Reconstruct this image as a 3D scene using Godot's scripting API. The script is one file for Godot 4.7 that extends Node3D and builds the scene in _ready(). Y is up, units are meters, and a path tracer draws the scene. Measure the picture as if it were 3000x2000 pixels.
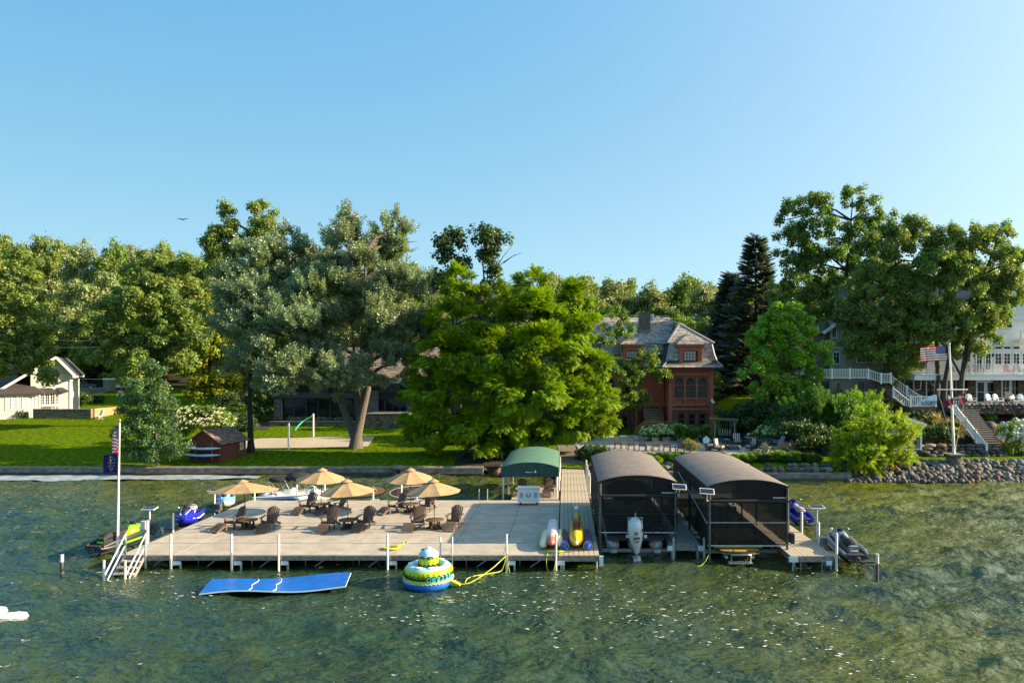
extends Node3D

# ---------- mesh helpers ----------
class MB:
	var st := SurfaceTool.new()
	var g := 0
	func _init() -> void:
		st.begin(Mesh.PRIMITIVE_TRIANGLES)
		st.set_color(Color.WHITE)
		st.set_smooth_group(-1)
	func col(c: Color) -> MB:
		st.set_color(c)
		return self
	func v(p: Vector3, uv := Vector2.ZERO) -> void:
		st.set_uv(uv)
		st.add_vertex(p)
	func tri(a: Vector3, b: Vector3, c: Vector3) -> void:
		v(a); v(b); v(c)
	func quad(a: Vector3, b: Vector3, c: Vector3, d: Vector3) -> void:   # clockwise seen from the front
		v(a, Vector2(0, 1)); v(b, Vector2(0, 0)); v(c, Vector2(1, 0)); v(a, Vector2(0, 1)); v(c, Vector2(1, 0)); v(d, Vector2(1, 1))
	func box(c: Vector3, s: Vector3, b := Basis.IDENTITY) -> MB:
		var h := s * 0.5
		for i in 3:
			for sg in [-1.0, 1.0]:
				var n := Vector3.ZERO; n[i] = sg
				var u := Vector3.ZERO; u[(i + 1) % 3] = 1.0
				var w := n.cross(u)
				quad(c + b * ((n - u - w) * h), c + b * ((n - u + w) * h), c + b * ((n + u + w) * h), c + b * ((n + u - w) * h))
		return self
	func bar(a: Vector3, b: Vector3, w: float, t: float, up := Vector3.UP) -> MB:   # a square bar from a to b
		var z := (b - a)
		var l := z.length()
		z = z / l
		if absf(z.dot(up)) > 0.98: up = Vector3.RIGHT
		var x := up.cross(z).normalized()
		return box((a + b) * 0.5, Vector3(w, t, l), Basis(x, z.cross(x), z))
	func smooth() -> void:
		g += 1
		st.set_smooth_group(g)
	func flat() -> void:
		st.set_smooth_group(-1)
	func loft(rings: Array, closed := true, cap := true) -> MB:   # rings of equal size
		smooth()
		for i in rings.size() - 1:
			var a: PackedVector3Array = rings[i]
			var b: PackedVector3Array = rings[i + 1]
			var n := a.size()
			for k in (n if closed else n - 1):
				var l := (k + 1) % n
				tri(a[k], b[k], b[l]); tri(a[k], b[l], a[l])
		flat()
		if cap and closed:
			for e in [0, rings.size() - 1]:
				var r: PackedVector3Array = rings[e]
				var m := Vector3.ZERO
				for p in r: m += p
				m /= r.size()
				for k in r.size():
					if e == 0: tri(m, r[k], r[(k + 1) % r.size()])
					else: tri(m, r[(k + 1) % r.size()], r[k])
		return self
	func tube(pts: Array, rad, n := 7, cap := true) -> MB:   # rad: a number or one per point
		var rings := []
		for i in pts.size():
			var d: Vector3 = (pts[mini(i + 1, pts.size() - 1)] - pts[maxi(i - 1, 0)]).normalized()
			var x := d.cross(Vector3(0.03, 0.02, 1.0) if absf(d.z) < 0.8 else Vector3(0.02, 1.0, 0.03)).normalized()
			var y := d.cross(x)
			var r: float = rad[i] if rad is Array else rad
			var ring := PackedVector3Array()
			for k in n:
				var t := TAU * k / n
				ring.append(pts[i] + (x * cos(t) + y * sin(t)) * r)
			rings.append(ring)
		return loft(rings, true, cap)
	func cyl(a: Vector3, b: Vector3, ra: float, rb := -1.0, n := 10) -> MB:
		return tube([a, b], [ra, ra if rb < 0 else rb], n)
	func lathe(prof: Array, o := Vector3.ZERO, n := 16, sx := 1.0, sz := 1.0) -> MB:   # prof: Vector2(radius, height)
		var rings := []
		for p in prof:
			var ring := PackedVector3Array()
			for k in n:
				var t := -TAU * k / n
				ring.append(o + Vector3(cos(t) * p.x * sx, p.y, sin(t) * p.x * sz))
			rings.append(ring)
		return loft(rings)
	func ell(c: Vector3, r: Vector3, nu := 10, nv := 6, b := Basis.IDENTITY, wob := 0.0, rg: RandomNumberGenerator = null) -> MB:
		var rings := []
		for j in nv + 1:
			var ph := -PI / 2 + PI * j / nv
			var ring := PackedVector3Array()
			for k in nu:
				var t := -TAU * k / nu
				var w := 1.0 + (rg.randf_range(-wob, wob) if rg and j > 0 and j < nv else 0.0)
				ring.append(c + b * (Vector3(cos(t) * cos(ph), sin(ph), sin(t) * cos(ph)) * r * w))
			rings.append(ring)
		return loft(rings, true, false)
	func ext(poly: PackedVector2Array, d: float, b := Basis.IDENTITY, o := Vector3.ZERO) -> MB:   # outline in x,y pulled along z from -d/2 to d/2
		if not Geometry2D.is_polygon_clockwise(poly):
			poly = poly.duplicate(); poly.reverse()
		var ix := Geometry2D.triangulate_polygon(poly)
		for k in range(0, ix.size(), 3):
			var p := [poly[ix[k]], poly[ix[k + 1]], poly[ix[k + 2]]]
			if (p[1] - p[0]).cross(p[2] - p[0]) > 0: p.reverse()
			tri(o + b * Vector3(p[0].x, p[0].y, d / 2), o + b * Vector3(p[1].x, p[1].y, d / 2), o + b * Vector3(p[2].x, p[2].y, d / 2))
			tri(o + b * Vector3(p[2].x, p[2].y, -d / 2), o + b * Vector3(p[1].x, p[1].y, -d / 2), o + b * Vector3(p[0].x, p[0].y, -d / 2))
		for k in poly.size():
			var p := poly[k]
			var q := poly[(k + 1) % poly.size()]
			quad(o + b * Vector3(p.x, p.y, -d / 2), o + b * Vector3(q.x, q.y, -d / 2), o + b * Vector3(q.x, q.y, d / 2), o + b * Vector3(p.x, p.y, d / 2))
		return self
	func torus(c: Vector3, R: float, r: float, b := Basis.IDENTITY, n := 24, m := 8, rx := 1.0) -> MB:
		smooth()
		for i in n:
			for j in m:
				var q := []
				for e in [[0, 0], [1, 0], [1, 1], [0, 1]]:
					var t: float = TAU * (i + e[0]) / n
					var s: float = TAU * (j + e[1]) / m
					q.append(c + b * Vector3(cos(t) * (R + r * cos(s)) * rx, r * sin(s), sin(t) * (R + r * cos(s))))
				tri(q[0], q[2], q[1]); tri(q[0], q[3], q[2])
		flat()
		return self
	func done() -> ArrayMesh:
		st.generate_normals()
		return st.commit()

const F := 2000.0
const EYE := 8.6
var rng := RandomNumberGenerator.new()
var M := {}
var taken := {}
var tex := {}
var hills := FastNoiseLite.new()

func at(px: float, py: float, d: float) -> Vector3:   # a point measured in the photograph, d metres away
	return Vector3((px - 1657.0) * d / F, EYE - (py - 1075.0) * d / F, -d)
func on(px: float, py: float, y: float) -> Vector3:   # the same where it stands on a level of known height
	return at(px, py, (EYE - y) * F / (py - 1075.0))
func gnd(px: float, py: float) -> Vector3:             # the same on the terrain
	var d := 50.0
	while d < 400.0:
		var p := at(px, py, d)
		if p.y < land(p.x, d): return Vector3(p.x, land(p.x, d), -d)
		d += 0.1
	return at(px, py, 200.0)

func numbered(s: String) -> String:
	if not taken.has(s):
		taken[s] = 0
		return s
	taken[s] += 1
	return "%s_%03d" % [s, taken[s]]
func tag(o: Node3D, label: String, category := "", group := "", kind := "") -> Node3D:
	if label: o.set_meta("label", label)
	if category: o.set_meta("category", category)
	if group: o.set_meta("group", group)
	if kind: o.set_meta("kind", kind)
	return o
func thing(called: String, label: String, category: String, p := Vector3.ZERO, turn := 0.0, group := "") -> Node3D:
	var o := Node3D.new()
	o.name = numbered(called)
	add_child(o)
	o.position = p
	o.rotation.y = turn
	tag(o, label, category, group)
	return o
func obj(called: String, m, mat: Material, parent: Node = null) -> MeshInstance3D:
	var o := MeshInstance3D.new()
	o.mesh = m.done() if m is MB else m
	o.material_override = mat
	if parent == null:
		o.name = numbered(called)
		add_child(o)
	else:
		o.name = called
		parent.add_child(o, true)
	return o
func struct(called: String, m, mat: Material) -> MeshInstance3D:
	var o := obj(called, m, mat)
	o.set_meta("kind", "structure")
	return o
func dup(root: Node3D, p: Vector3, turn := 0.0, label := "", s := 1.0) -> Node3D:
	var r: Node3D = root.duplicate()
	r.name = numbered(String(root.name).rstrip("0123456789").rstrip("_"))
	add_child(r)
	r.position = p
	r.rotation = Vector3(0, turn, 0)
	if s != 1.0: r.scale = Vector3.ONE * s
	if label: r.set_meta("label", label)
	return r
func bx(cx: float, cy: float, cz: float, sx: float, sy: float, sz: float) -> MB:
	return MB.new().box(Vector3(cx, cy, cz), Vector3(sx, sy, sz))
func text(called: String, s: String, size: float, depth: float, mat: Material, parent: Node, p: Vector3, b := Basis.IDENTITY, font := "Droid Sans", bold := true) -> MeshInstance3D:
	var t := TextMesh.new()
	var f := SystemFont.new()
	f.font_names = PackedStringArray([font])
	if bold: f.font_weight = 700
	t.font = f
	t.text = s
	t.font_size = 64
	t.pixel_size = size / 46.0
	t.depth = depth
	t.curve_step = 4.0
	var o := obj(called, t, mat, parent)
	o.transform = Transform3D(b, p)
	return o

# ---------- materials ----------
func S(r: float, g: float, b: float) -> Color: return Color(r / 255.0, g / 255.0, b / 255.0)
func L(r: float, g: float, b: float) -> Color: return Color(r, g, b).linear_to_srgb()
func noise_tex(called: String, freq: float, lo: float, hi: float, octaves := 4, size := 256, kind := FastNoiseLite.TYPE_SIMPLEX_SMOOTH) -> NoiseTexture2D:
	if tex.has(called): return tex[called]
	var n := FastNoiseLite.new()
	n.noise_type = kind
	n.frequency = freq
	n.fractal_octaves = octaves
	n.seed = hash(called) % 10000
	var t := NoiseTexture2D.new()
	t.width = size; t.height = size
	t.seamless = true
	t.noise = n
	var r := Gradient.new()
	r.set_color(0, Color(lo, lo, lo)); r.set_color(1, Color(hi, hi, hi))
	t.color_ramp = r
	tex[called] = t
	return t
func mat(called: String, c: Color, rough := 0.7, noise: Texture2D = null, scale := Vector3.ONE, metal := 0.0, vc := false) -> StandardMaterial3D:
	if M.has(called): return M[called]
	var m := StandardMaterial3D.new()
	m.resource_name = called
	m.albedo_color = c
	m.roughness = rough
	m.metallic = metal
	m.vertex_color_use_as_albedo = vc
	if noise:
		m.albedo_texture = noise
		m.uv1_triplanar = true
		m.uv1_world_triplanar = true
		m.uv1_scale = scale
	M[called] = m
	return m
func leafmat(called: String, c: Color, back := 0.95) -> StandardMaterial3D:
	if M.has(called): return M[called]
	var m := mat(called, c, 0.55, null, Vector3.ONE, 0.0, true)
	m.backlight_enabled = true
	m.backlight = Color(back, back, back * 0.6)
	m.metallic_specular = 0.8 if called in ["silver", "maple", "forest"] else 0.5
	m.roughness = 0.42
	return m

func materials() -> void:
	var fine := noise_tex("fine", 0.06, 0.72, 1.0)
	var blot := noise_tex("blot", 0.02, 0.6, 1.0, 5)
	var soft := noise_tex("soft", 0.012, 0.8, 1.0, 3)
	mat("deck", L(0.48, 0.43, 0.345), 0.75, soft, Vector3(0.3, 0.3, 0.3))
	var b := M.deck as StandardMaterial3D
	var im := Image.create(512, 512, false, Image.FORMAT_RGB8)
	var wear := FastNoiseLite.new()
	wear.frequency = 0.012; wear.fractal_octaves = 5; wear.seed = 4
	for y in 512:
		for x in 512:
			var q := 0.93 - (0.07 if y % 16 < 2 else 0.0) + 0.10 * wear.get_noise_2d(x * 0.7, y * 0.8) - 0.4 * maxf(0.0, wear.get_noise_2d(x * 2.0 + 900.0, y * 2.0) - 0.34)
			im.set_pixel(x, y, Color(q, q * 0.995, q * 0.98))
	tex.lines = ImageTexture.create_from_image(im)
	for i in 3: mat("deck_line%d" % i, L(0.465 - 0.016 * i, 0.415 - 0.014 * i, 0.348 - 0.012 * i), 0.75, tex.lines, Vector3(0.213, 0.213, 0.213))
	mat("plank", L(0.53, 0.45, 0.34), 0.8, fine, Vector3(3, 1, 0.3))
	mat("plank_grey", L(0.33, 0.31, 0.29), 0.8, fine, Vector3(3, 1, 0.3))
	mat("fascia", L(0.34, 0.30, 0.255), 0.8, blot, Vector3(0.7, 1.5, 0.7))
	mat("white", L(0.80, 0.79, 0.77), 0.45)
	mat("white_pole", L(0.70, 0.68, 0.66), 0.4, soft, Vector3(1, 0.3, 1))
	mat("alu", L(0.55, 0.55, 0.54), 0.4, soft, Vector3.ONE, 0.5)
	mat("alu_dark", L(0.16, 0.16, 0.16), 0.5, blot, Vector3.ONE, 0.3)
	mat("bracket", L(0.55, 0.66, 0.70), 0.5)
	mat("steel", L(0.62, 0.64, 0.66), 0.3, soft, Vector3(1, 4, 1), 0.35)
	mat("black", L(0.012, 0.012, 0.013), 0.6)
	mat("rubber", L(0.02, 0.02, 0.021), 0.75, fine, Vector3(2, 2, 2))
	mat("chair", L(0.15, 0.105, 0.08), 0.6, fine, Vector3(2, 2, 2))
	mat("chair_dark", L(0.055, 0.035, 0.028), 0.6, fine, Vector3(2, 2, 2))
	mat("umbrella", L(0.47, 0.31, 0.155), 0.85, soft, Vector3(0.6, 0.6, 0.6))
	(M.umbrella as StandardMaterial3D).backlight_enabled = true
	(M.umbrella as StandardMaterial3D).backlight = Color(0.28, 0.22, 0.15)
	mat("concrete", L(0.26, 0.235, 0.19), 0.9, blot, Vector3(0.25, 0.5, 0.25))
	mat("concrete_wet", L(0.075, 0.062, 0.045), 0.75, blot, Vector3(0.2, 0.5, 0.2))
	mat("bark", L(0.155, 0.125, 0.095), 0.95, noise_tex("bark", 0.05, 0.35, 1.0, 5), Vector3(1.6, 0.35, 1.6))
	mat("bark_pale", L(0.27, 0.235, 0.19), 0.95, noise_tex("bark", 0.05, 0.35, 1.0, 5), Vector3(1.6, 0.3, 1.6))
	mat("bark_dark", L(0.07, 0.052, 0.04), 0.95, noise_tex("bark", 0.05, 0.35, 1.0, 5), Vector3(1.6, 0.35, 1.6))
	for n in ["bark", "bark_pale", "bark_dark"]:
		M[n].heightmap_enabled = true
		M[n].heightmap_texture = tex.bark
		M[n].heightmap_scale = 4.0
	mat("grass", L(0.185, 0.305, 0.008), 0.95, noise_tex("grass", 0.03, 0.45, 1.0, 6, 512), Vector3(0.11, 0.11, 0.11))
	M.grass.metallic_specular = 0.08
	M.grass.heightmap_enabled = true
	M.grass.heightmap_texture = noise_tex("blades", 0.14, 0.0, 1.0, 4, 512)
	M.grass.heightmap_scale = 14.0
	mat("mulch", L(0.055, 0.036, 0.026), 1.0, noise_tex("mulch", 0.12, 0.3, 1.0, 4), Vector3(0.6, 0.6, 0.6))
	mat("sand", L(0.50, 0.42, 0.31), 1.0, noise_tex("sandy", 0.04, 0.8, 1.0, 5), Vector3(0.25, 0.25, 0.25))
	mat("gravel", L(0.33, 0.27, 0.20), 1.0, noise_tex("mulch", 0.12, 0.3, 1.0, 4), Vector3(0.8, 0.8, 0.8))
	mat("paver", L(0.40, 0.38, 0.35), 0.9, fine, Vector3(1, 1, 1), 0.0, true)
	mat("siding_white", L(0.76, 0.75, 0.71), 0.6, soft, Vector3(0.4, 2, 0.4))
	mat("siding_dark", L(0.10, 0.10, 0.10), 0.7, fine, Vector3(0.4, 3, 0.4))
	mat("siding_cream", L(0.60, 0.56, 0.44), 0.7, soft, Vector3(0.4, 3, 0.4))
	mat("siding_taupe", L(0.30, 0.27, 0.23), 0.7, soft, Vector3(0.4, 3, 0.4))
	mat("trim_white", L(0.80, 0.80, 0.78), 0.5)
	mat("glass", L(0.012, 0.014, 0.016), 0.04)
	M.glass.metallic_specular = 0.4
	mat("glass_lit", L(0.55, 0.50, 0.40), 0.1)
	mat("roof_dark", L(0.065, 0.058, 0.055), 0.9, fine, Vector3(2, 4, 2))
	mat("shingle", L(0.80, 0.75, 0.71), 0.9, fine, Vector3(2, 2, 2), 0.0, true)
	mat("stone", L(0.78, 0.74, 0.68), 0.9, blot, Vector3(1, 1, 1), 0.0, true)
	mat("mortar", L(0.20, 0.18, 0.155), 0.95)
	mat("rust", L(0.55, 0.14, 0.066), 0.65, soft, Vector3(0.4, 2, 0.4))
	mat("rust_dark", L(0.16, 0.055, 0.033), 0.65, soft, Vector3(1, 1, 1))
	mat("shedred", L(0.20, 0.062, 0.038), 0.8, noise_tex("grain", 0.05, 0.55, 1.0, 5), Vector3(2.5, 0.4, 2.5))
	mat("charcoal", L(0.022, 0.021, 0.022), 0.7)
	mat("canvas_taupe", L(0.20, 0.172, 0.155), 0.9, soft, Vector3(0.5, 0.5, 0.5))
	mat("canvas_green", L(0.085, 0.20, 0.13), 0.85, soft, Vector3(0.5, 0.5, 0.5))
	mat("canvas_green_dark", L(0.018, 0.075, 0.065), 0.8, soft, Vector3(0.5, 0.5, 0.5))
	mat("canvas_black", L(0.018, 0.018, 0.020), 0.85, soft, Vector3(0.5, 0.5, 0.5))
	var me := mat("mesh_screen", Color(0.03, 0.032, 0.037, 0.76), 0.8)
	me.transparency = BaseMaterial3D.TRANSPARENCY_ALPHA
	var ms := mat("mesh_side", Color(0.10, 0.095, 0.09, 0.92), 0.9)
	ms.transparency = BaseMaterial3D.TRANSPARENCY_ALPHA
	mat("yellow", L(0.72, 0.47, 0.01), 0.35)
	mat("rope", L(0.50, 0.52, 0.02), 0.8)
	mat("blue_vinyl", L(0.012, 0.10, 0.50), 0.35)
	mat("sky_vinyl", L(0.03, 0.30, 0.55), 0.35)
	mat("red_vinyl", L(0.30, 0.008, 0.015), 0.4)
	mat("maroon", L(0.10, 0.012, 0.018), 0.5)
	mat("lime_vinyl", L(0.42, 0.56, 0.01), 0.35)
	mat("cream_vinyl", L(0.72, 0.68, 0.42), 0.4)
	mat("pink_vinyl", L(0.62, 0.40, 0.34), 0.4)
	mat("salmon_vinyl", L(0.60, 0.13, 0.09), 0.4)
	mat("pale_vinyl", L(0.66, 0.68, 0.72), 0.4)
	mat("mat_blue", L(0.012, 0.155, 0.60), 0.35, soft, Vector3(0.5, 0.5, 0.5))
	mat("mat_edge", L(0.65, 0.78, 0.80), 0.5)
	mat("teal_print", L(0.02, 0.42, 0.58), 0.4)
	mat("gold", L(0.60, 0.42, 0.12), 0.3, null, Vector3.ONE, 0.8)
	mat("navy", L(0.008, 0.010, 0.06), 0.8)
	mat("solar", L(0.015, 0.017, 0.04), 0.15)
	mat("oak_leaf_wood", L(0.45, 0.23, 0.06), 0.35, noise_tex("grain", 0.05, 0.55, 1.0, 5), Vector3(0.6, 6, 6))
	mat("redwood", L(0.17, 0.045, 0.025), 0.3, noise_tex("grain", 0.05, 0.55, 1.0, 5), Vector3(0.6, 6, 6))
	mat("teak", L(0.58, 0.29, 0.05), 0.6, fine, Vector3(4, 4, 1))
	mat("weathered", L(0.40, 0.35, 0.27), 0.85, noise_tex("grain", 0.05, 0.55, 1.0, 5), Vector3(2, 2, 2))
	mat("grey_wood", L(0.14, 0.12, 0.10), 0.85, fine, Vector3(2, 2, 2))
	mat("plum", L(0.17, 0.07, 0.11), 0.6)
	mat("slate", L(0.28, 0.30, 0.36), 0.6)
	mat("tan_chair", L(0.34, 0.27, 0.19), 0.7)
	mat("cushion_cream", L(0.62, 0.56, 0.45), 0.9)
	mat("flower_white", L(0.78, 0.79, 0.68), 0.9)
	mat("flower_cream", L(0.60, 0.60, 0.40), 0.9)
	mat("flower_green", L(0.50, 0.62, 0.26), 0.9)
	mat("skin", L(0.45, 0.26, 0.18), 0.7)
	for c in [["oak", 0.195, 0.275, 0.055], ["forest", 0.23, 0.29, 0.095], ["forest_dark", 0.085, 0.135, 0.04], ["maple", 0.20, 0.285, 0.165], ["silver", 0.215, 0.29, 0.15], ["cypress", 0.27, 0.41, 0.006],
			["walnut", 0.15, 0.25, 0.035], ["fresh", 0.22, 0.42, 0.025], ["lime", 0.29, 0.41, 0.012], ["shade", 0.065, 0.12, 0.03], ["hedge", 0.06, 0.12, 0.018], ["pine", 0.10, 0.20, 0.065],
			["spruce", 0.075, 0.10, 0.065], ["tallgrass", 0.13, 0.23, 0.02], ["straw", 0.30, 0.27, 0.10], ["bush", 0.07, 0.19, 0.015], ["yellowleaf", 0.30, 0.35, 0.02]]:
		leafmat(c[0], L(c[1], c[2], c[3]))

# ---------- terrain and water ----------
func ss(a: float, b: float, x: float) -> float: return smoothstep(a, b, x)
func shore(x: float) -> float:
	return 54.4 - 2.8 * ss(-8.0, 14.0, x)
func land(x: float, d: float) -> float:
	var s := shore(x)
	if d < s - 0.01: return -1.2
	var left := 0.65 + 0.045 * (d - 54.4)
	var mid := 0.70 + 0.60 * ss(s, s + 4.5, d) + 0.01 * maxf(0.0, d - 76.0)
	var right := lerpf(0.1, 1.1, ss(s, s + 2.2, d)) + 0.31 * clampf(d - 59.0, 0.0, 11.5)
	var h := lerpf(left, mid, ss(-18.0, -9.0, x))
	h = lerpf(h, right, ss(17.0, 22.0, x))
	var start := lerpf(138.0, 98.0, ss(-60.0, -25.0, x))
	h += 0.24 * minf(maxf(0.0, d - start), 75.0) * lerpf(1.25, 0.75, ss(-60.0, -10.0, x))
	h += hills.get_noise_2d(x, d) * 0.9 * ss(80.0, 130.0, d) + hills.get_noise_2d(x * 6.0, d * 6.0) * 0.07 * ss(s + 1.0, s + 6.0, d) * (1.0 - ss(-13.0, -9.0, x) * (1.0 - ss(17.0, 22.0, x)))
	return h
func terrain() -> void:
	var st := SurfaceTool.new()
	st.begin(Mesh.PRIMITIVE_TRIANGLES)
	var ts := []
	var t := 0.0
	while t < 330.0:
		ts.append(t)
		t += 0.5 if t < 40.0 else (2.0 if t < 100.0 else 8.0)
	var nx := 241
	for k in ts.size():
		for i in nx:
			var u := (i - 120) / 120.0
			var x := u * 90.0 + signf(u) * pow(absf(u), 4.0) * 160.0
			var d: float = shore(x) + 0.02 + ts[k]
			st.add_vertex(Vector3(x, land(x, d), -d))
	for k in ts.size() - 1:
		for i in nx - 1:
			var a := k * nx + i
			for q in [a, a + nx, a + nx + 1, a, a + nx + 1, a + 1]: st.add_index(q)
	st.generate_normals()
	struct("lawn_ground", st.commit(), M.grass)
func drape(called: String, poly: PackedVector2Array, m: Material, up := 0.02, cell := 0.5) -> MeshInstance3D:   # poly: x, distance
	var lo := poly[0]
	var hi := poly[0]
	for p in poly:
		lo = lo.min(p); hi = hi.max(p)
	var b := MB.new()
	b.smooth()
	var y := floorf(lo.y / cell) * cell
	while y < hi.y:
		var x := floorf(lo.x / cell) * cell
		while x < hi.x:
			for piece in Geometry2D.intersect_polygons(poly, PackedVector2Array([Vector2(x, y), Vector2(x + cell, y), Vector2(x + cell, y + cell), Vector2(x, y + cell)])):
				var ix := Geometry2D.triangulate_polygon(piece)
				for k in range(0, ix.size(), 3):
					var q := []
					for j in 3:
						var p: Vector2 = piece[ix[k + j]]
						q.append(Vector3(p.x, land(p.x, p.y) + up, -p.y))
					if (q[1] - q[0]).cross(q[2] - q[0]).y > 0: q.reverse()
					b.tri(q[0], q[1], q[2])
			x += cell
		y += cell
	return struct(called, b, m)
func poly(pts: Array) -> PackedVector2Array:    # outlines measured in the photograph
	var o := PackedVector2Array()
	for p in pts:
		var q := gnd(p[0], p[1])
		o.append(Vector2(q.x, -q.z))
	return o

var chop := FastNoiseLite.new()
var gust := FastNoiseLite.new()
func wave(x: float, d: float) -> float:
	var amp := 0.7 + 0.95 * (gust.get_noise_2d(x, d * 1.5) + 0.35)
	var w := 0.065 * sin(x * 0.55 + d * 1.9 + 2.5 * gust.get_noise_2d(x * 3.0, d * 3.0)) + 0.04 * sin(x * -0.9 + d * 2.9 + 1.3 + 2.0 * gust.get_noise_2d(x * 2.0 + 50.0, d * 2.0)) + 0.03 * sin(x * 1.7 + d * 1.2)
	var r := 1.0 - absf(chop.get_noise_2d(x, d * 2.2)) * 2.2
	return (w + 0.10 * r * absf(r) + 0.13 * chop.get_noise_2d(x * 2.4 + 40.0, d * 4.0)) * amp - 0.03
func water() -> void:
	chop.frequency = 0.2; chop.fractal_octaves = 3; chop.seed = 5; chop.noise_type = FastNoiseLite.TYPE_SIMPLEX_SMOOTH
	gust.frequency = 0.03; gust.fractal_octaves = 2; gust.seed = 9; gust.noise_type = FastNoiseLite.TYPE_SIMPLEX_SMOOTH
	var step := 0.2
	var nx := 601
	var nd := 232
	var vs := PackedVector3Array()
	var hs := PackedFloat32Array()
	vs.resize(nx * nd); hs.resize(nx * nd)
	for k in nd:
		var d := 10.0 + k * step
		for i in nx:
			var x := -60.0 + i * step
			var h := wave(x, d)
			hs[k * nx + i] = h
			vs[k * nx + i] = Vector3(x, h, -d)
	var ns := PackedVector3Array()
	ns.resize(nx * nd)
	for k in nd:
		for i in nx:
			var a := hs[k * nx + maxi(i - 1, 0)] - hs[k * nx + mini(i + 1, nx - 1)]
			var b := hs[mini(k + 1, nd - 1) * nx + i] - hs[maxi(k - 1, 0) * nx + i]
			ns[k * nx + i] = Vector3(a / (2 * step), 1.0, b / (2 * step)).normalized()
	var ix := PackedInt32Array()
	for k in nd - 1:
		for i in nx - 1:
			var a := k * nx + i
			ix.append_array([a, a + nx, a + nx + 1, a, a + nx + 1, a + 1])
	for q in [[-400, 400, 10, -300], [-400, -60, 56.2, 10], [60, 400, 56.2, 10]]:
		var o := vs.size()
		for e in [[0, 2], [0, 3], [1, 3], [1, 2]]:
			vs.append(Vector3(q[e[0]], -0.03, -q[e[1]])); ns.append(Vector3.UP)
		ix.append_array([o, o + 2, o + 1, o, o + 3, o + 2] if true else [])
	var arr := []
	arr.resize(Mesh.ARRAY_MAX)
	var cs := PackedColorArray()
	for p in vs:      # silt and shallows: olive near the shore and to the right, deep green out on the lake
		var q := clampf(smoothstep(34.0, 50.0, -p.z) * (0.55 + 0.45 * smoothstep(-10.0, 14.0, p.x)) + 0.5 * smoothstep(2.0, 14.0, p.x) + 0.6 * gust.get_noise_2d(p.x * 1.3 + 70.0, p.z * 2.0), 0.0, 1.0)
		cs.append(Color(lerpf(0.026, 0.088, q), lerpf(0.048, 0.096, q), lerpf(0.020, 0.010, q)))
	arr[Mesh.ARRAY_COLOR] = cs
	arr[Mesh.ARRAY_VERTEX] = vs; arr[Mesh.ARRAY_NORMAL] = ns; arr[Mesh.ARRAY_INDEX] = ix
	var me := ArrayMesh.new()
	me.add_surface_from_arrays(Mesh.PRIMITIVE_TRIANGLES, arr)
	var m := mat("lake", Color.WHITE, 0.05, null, Vector3.ONE, 0.0, true)
	m.metallic_specular = 0.5
	var t := noise_tex("ripple_height", 0.022, 0.0, 1.0, 4, 512)
	m.heightmap_enabled = true
	m.heightmap_texture = t
	m.heightmap_scale = 10.0
	m.uv1_triplanar = true
	m.uv1_world_triplanar = true
	m.uv1_scale = Vector3(0.16, 0.16, 0.32)
	struct("lake_water", me, m)
	# flecks of foam and painted sky glints in drifting streaks, and the wash along the left seawall
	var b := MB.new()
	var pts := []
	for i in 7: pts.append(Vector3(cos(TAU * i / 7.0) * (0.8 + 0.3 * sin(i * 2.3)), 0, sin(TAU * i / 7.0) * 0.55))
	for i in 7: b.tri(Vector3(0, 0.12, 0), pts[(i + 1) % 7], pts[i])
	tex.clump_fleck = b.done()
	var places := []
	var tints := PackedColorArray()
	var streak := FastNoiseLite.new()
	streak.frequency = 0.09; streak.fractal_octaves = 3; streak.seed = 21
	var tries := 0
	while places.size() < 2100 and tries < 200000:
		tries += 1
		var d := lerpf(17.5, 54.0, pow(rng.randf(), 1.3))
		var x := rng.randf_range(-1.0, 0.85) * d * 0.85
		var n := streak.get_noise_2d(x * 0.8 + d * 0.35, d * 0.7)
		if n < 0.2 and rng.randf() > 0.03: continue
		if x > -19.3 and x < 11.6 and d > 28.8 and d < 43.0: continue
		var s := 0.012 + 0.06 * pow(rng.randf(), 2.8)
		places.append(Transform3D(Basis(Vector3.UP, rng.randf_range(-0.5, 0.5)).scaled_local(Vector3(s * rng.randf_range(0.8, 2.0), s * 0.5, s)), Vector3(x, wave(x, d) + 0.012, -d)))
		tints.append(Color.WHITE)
	tag(scatter("foam_glint_flecks", "fleck", places, tints, mat("foam", L(0.50, 0.52, 0.50), 0.8), null), "white flecks of foam and painted sky glints in streaks on the lake", "foam")
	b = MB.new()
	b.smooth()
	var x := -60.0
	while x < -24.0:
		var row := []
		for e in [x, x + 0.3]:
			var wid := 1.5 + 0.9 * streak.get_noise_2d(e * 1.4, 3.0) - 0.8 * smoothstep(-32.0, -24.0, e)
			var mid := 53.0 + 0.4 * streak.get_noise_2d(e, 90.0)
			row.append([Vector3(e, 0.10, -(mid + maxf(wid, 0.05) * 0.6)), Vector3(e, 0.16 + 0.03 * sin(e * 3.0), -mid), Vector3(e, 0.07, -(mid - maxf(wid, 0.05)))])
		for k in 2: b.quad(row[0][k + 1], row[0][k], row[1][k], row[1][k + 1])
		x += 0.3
	struct("wash_sky_sheen", b, mat("wash_sheen", L(0.46, 0.54, 0.60), 0.4, tex.blot, Vector3(0.2, 0.5, 0.9)))  # wave wash with the sky reflection painted into its pale blue

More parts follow.
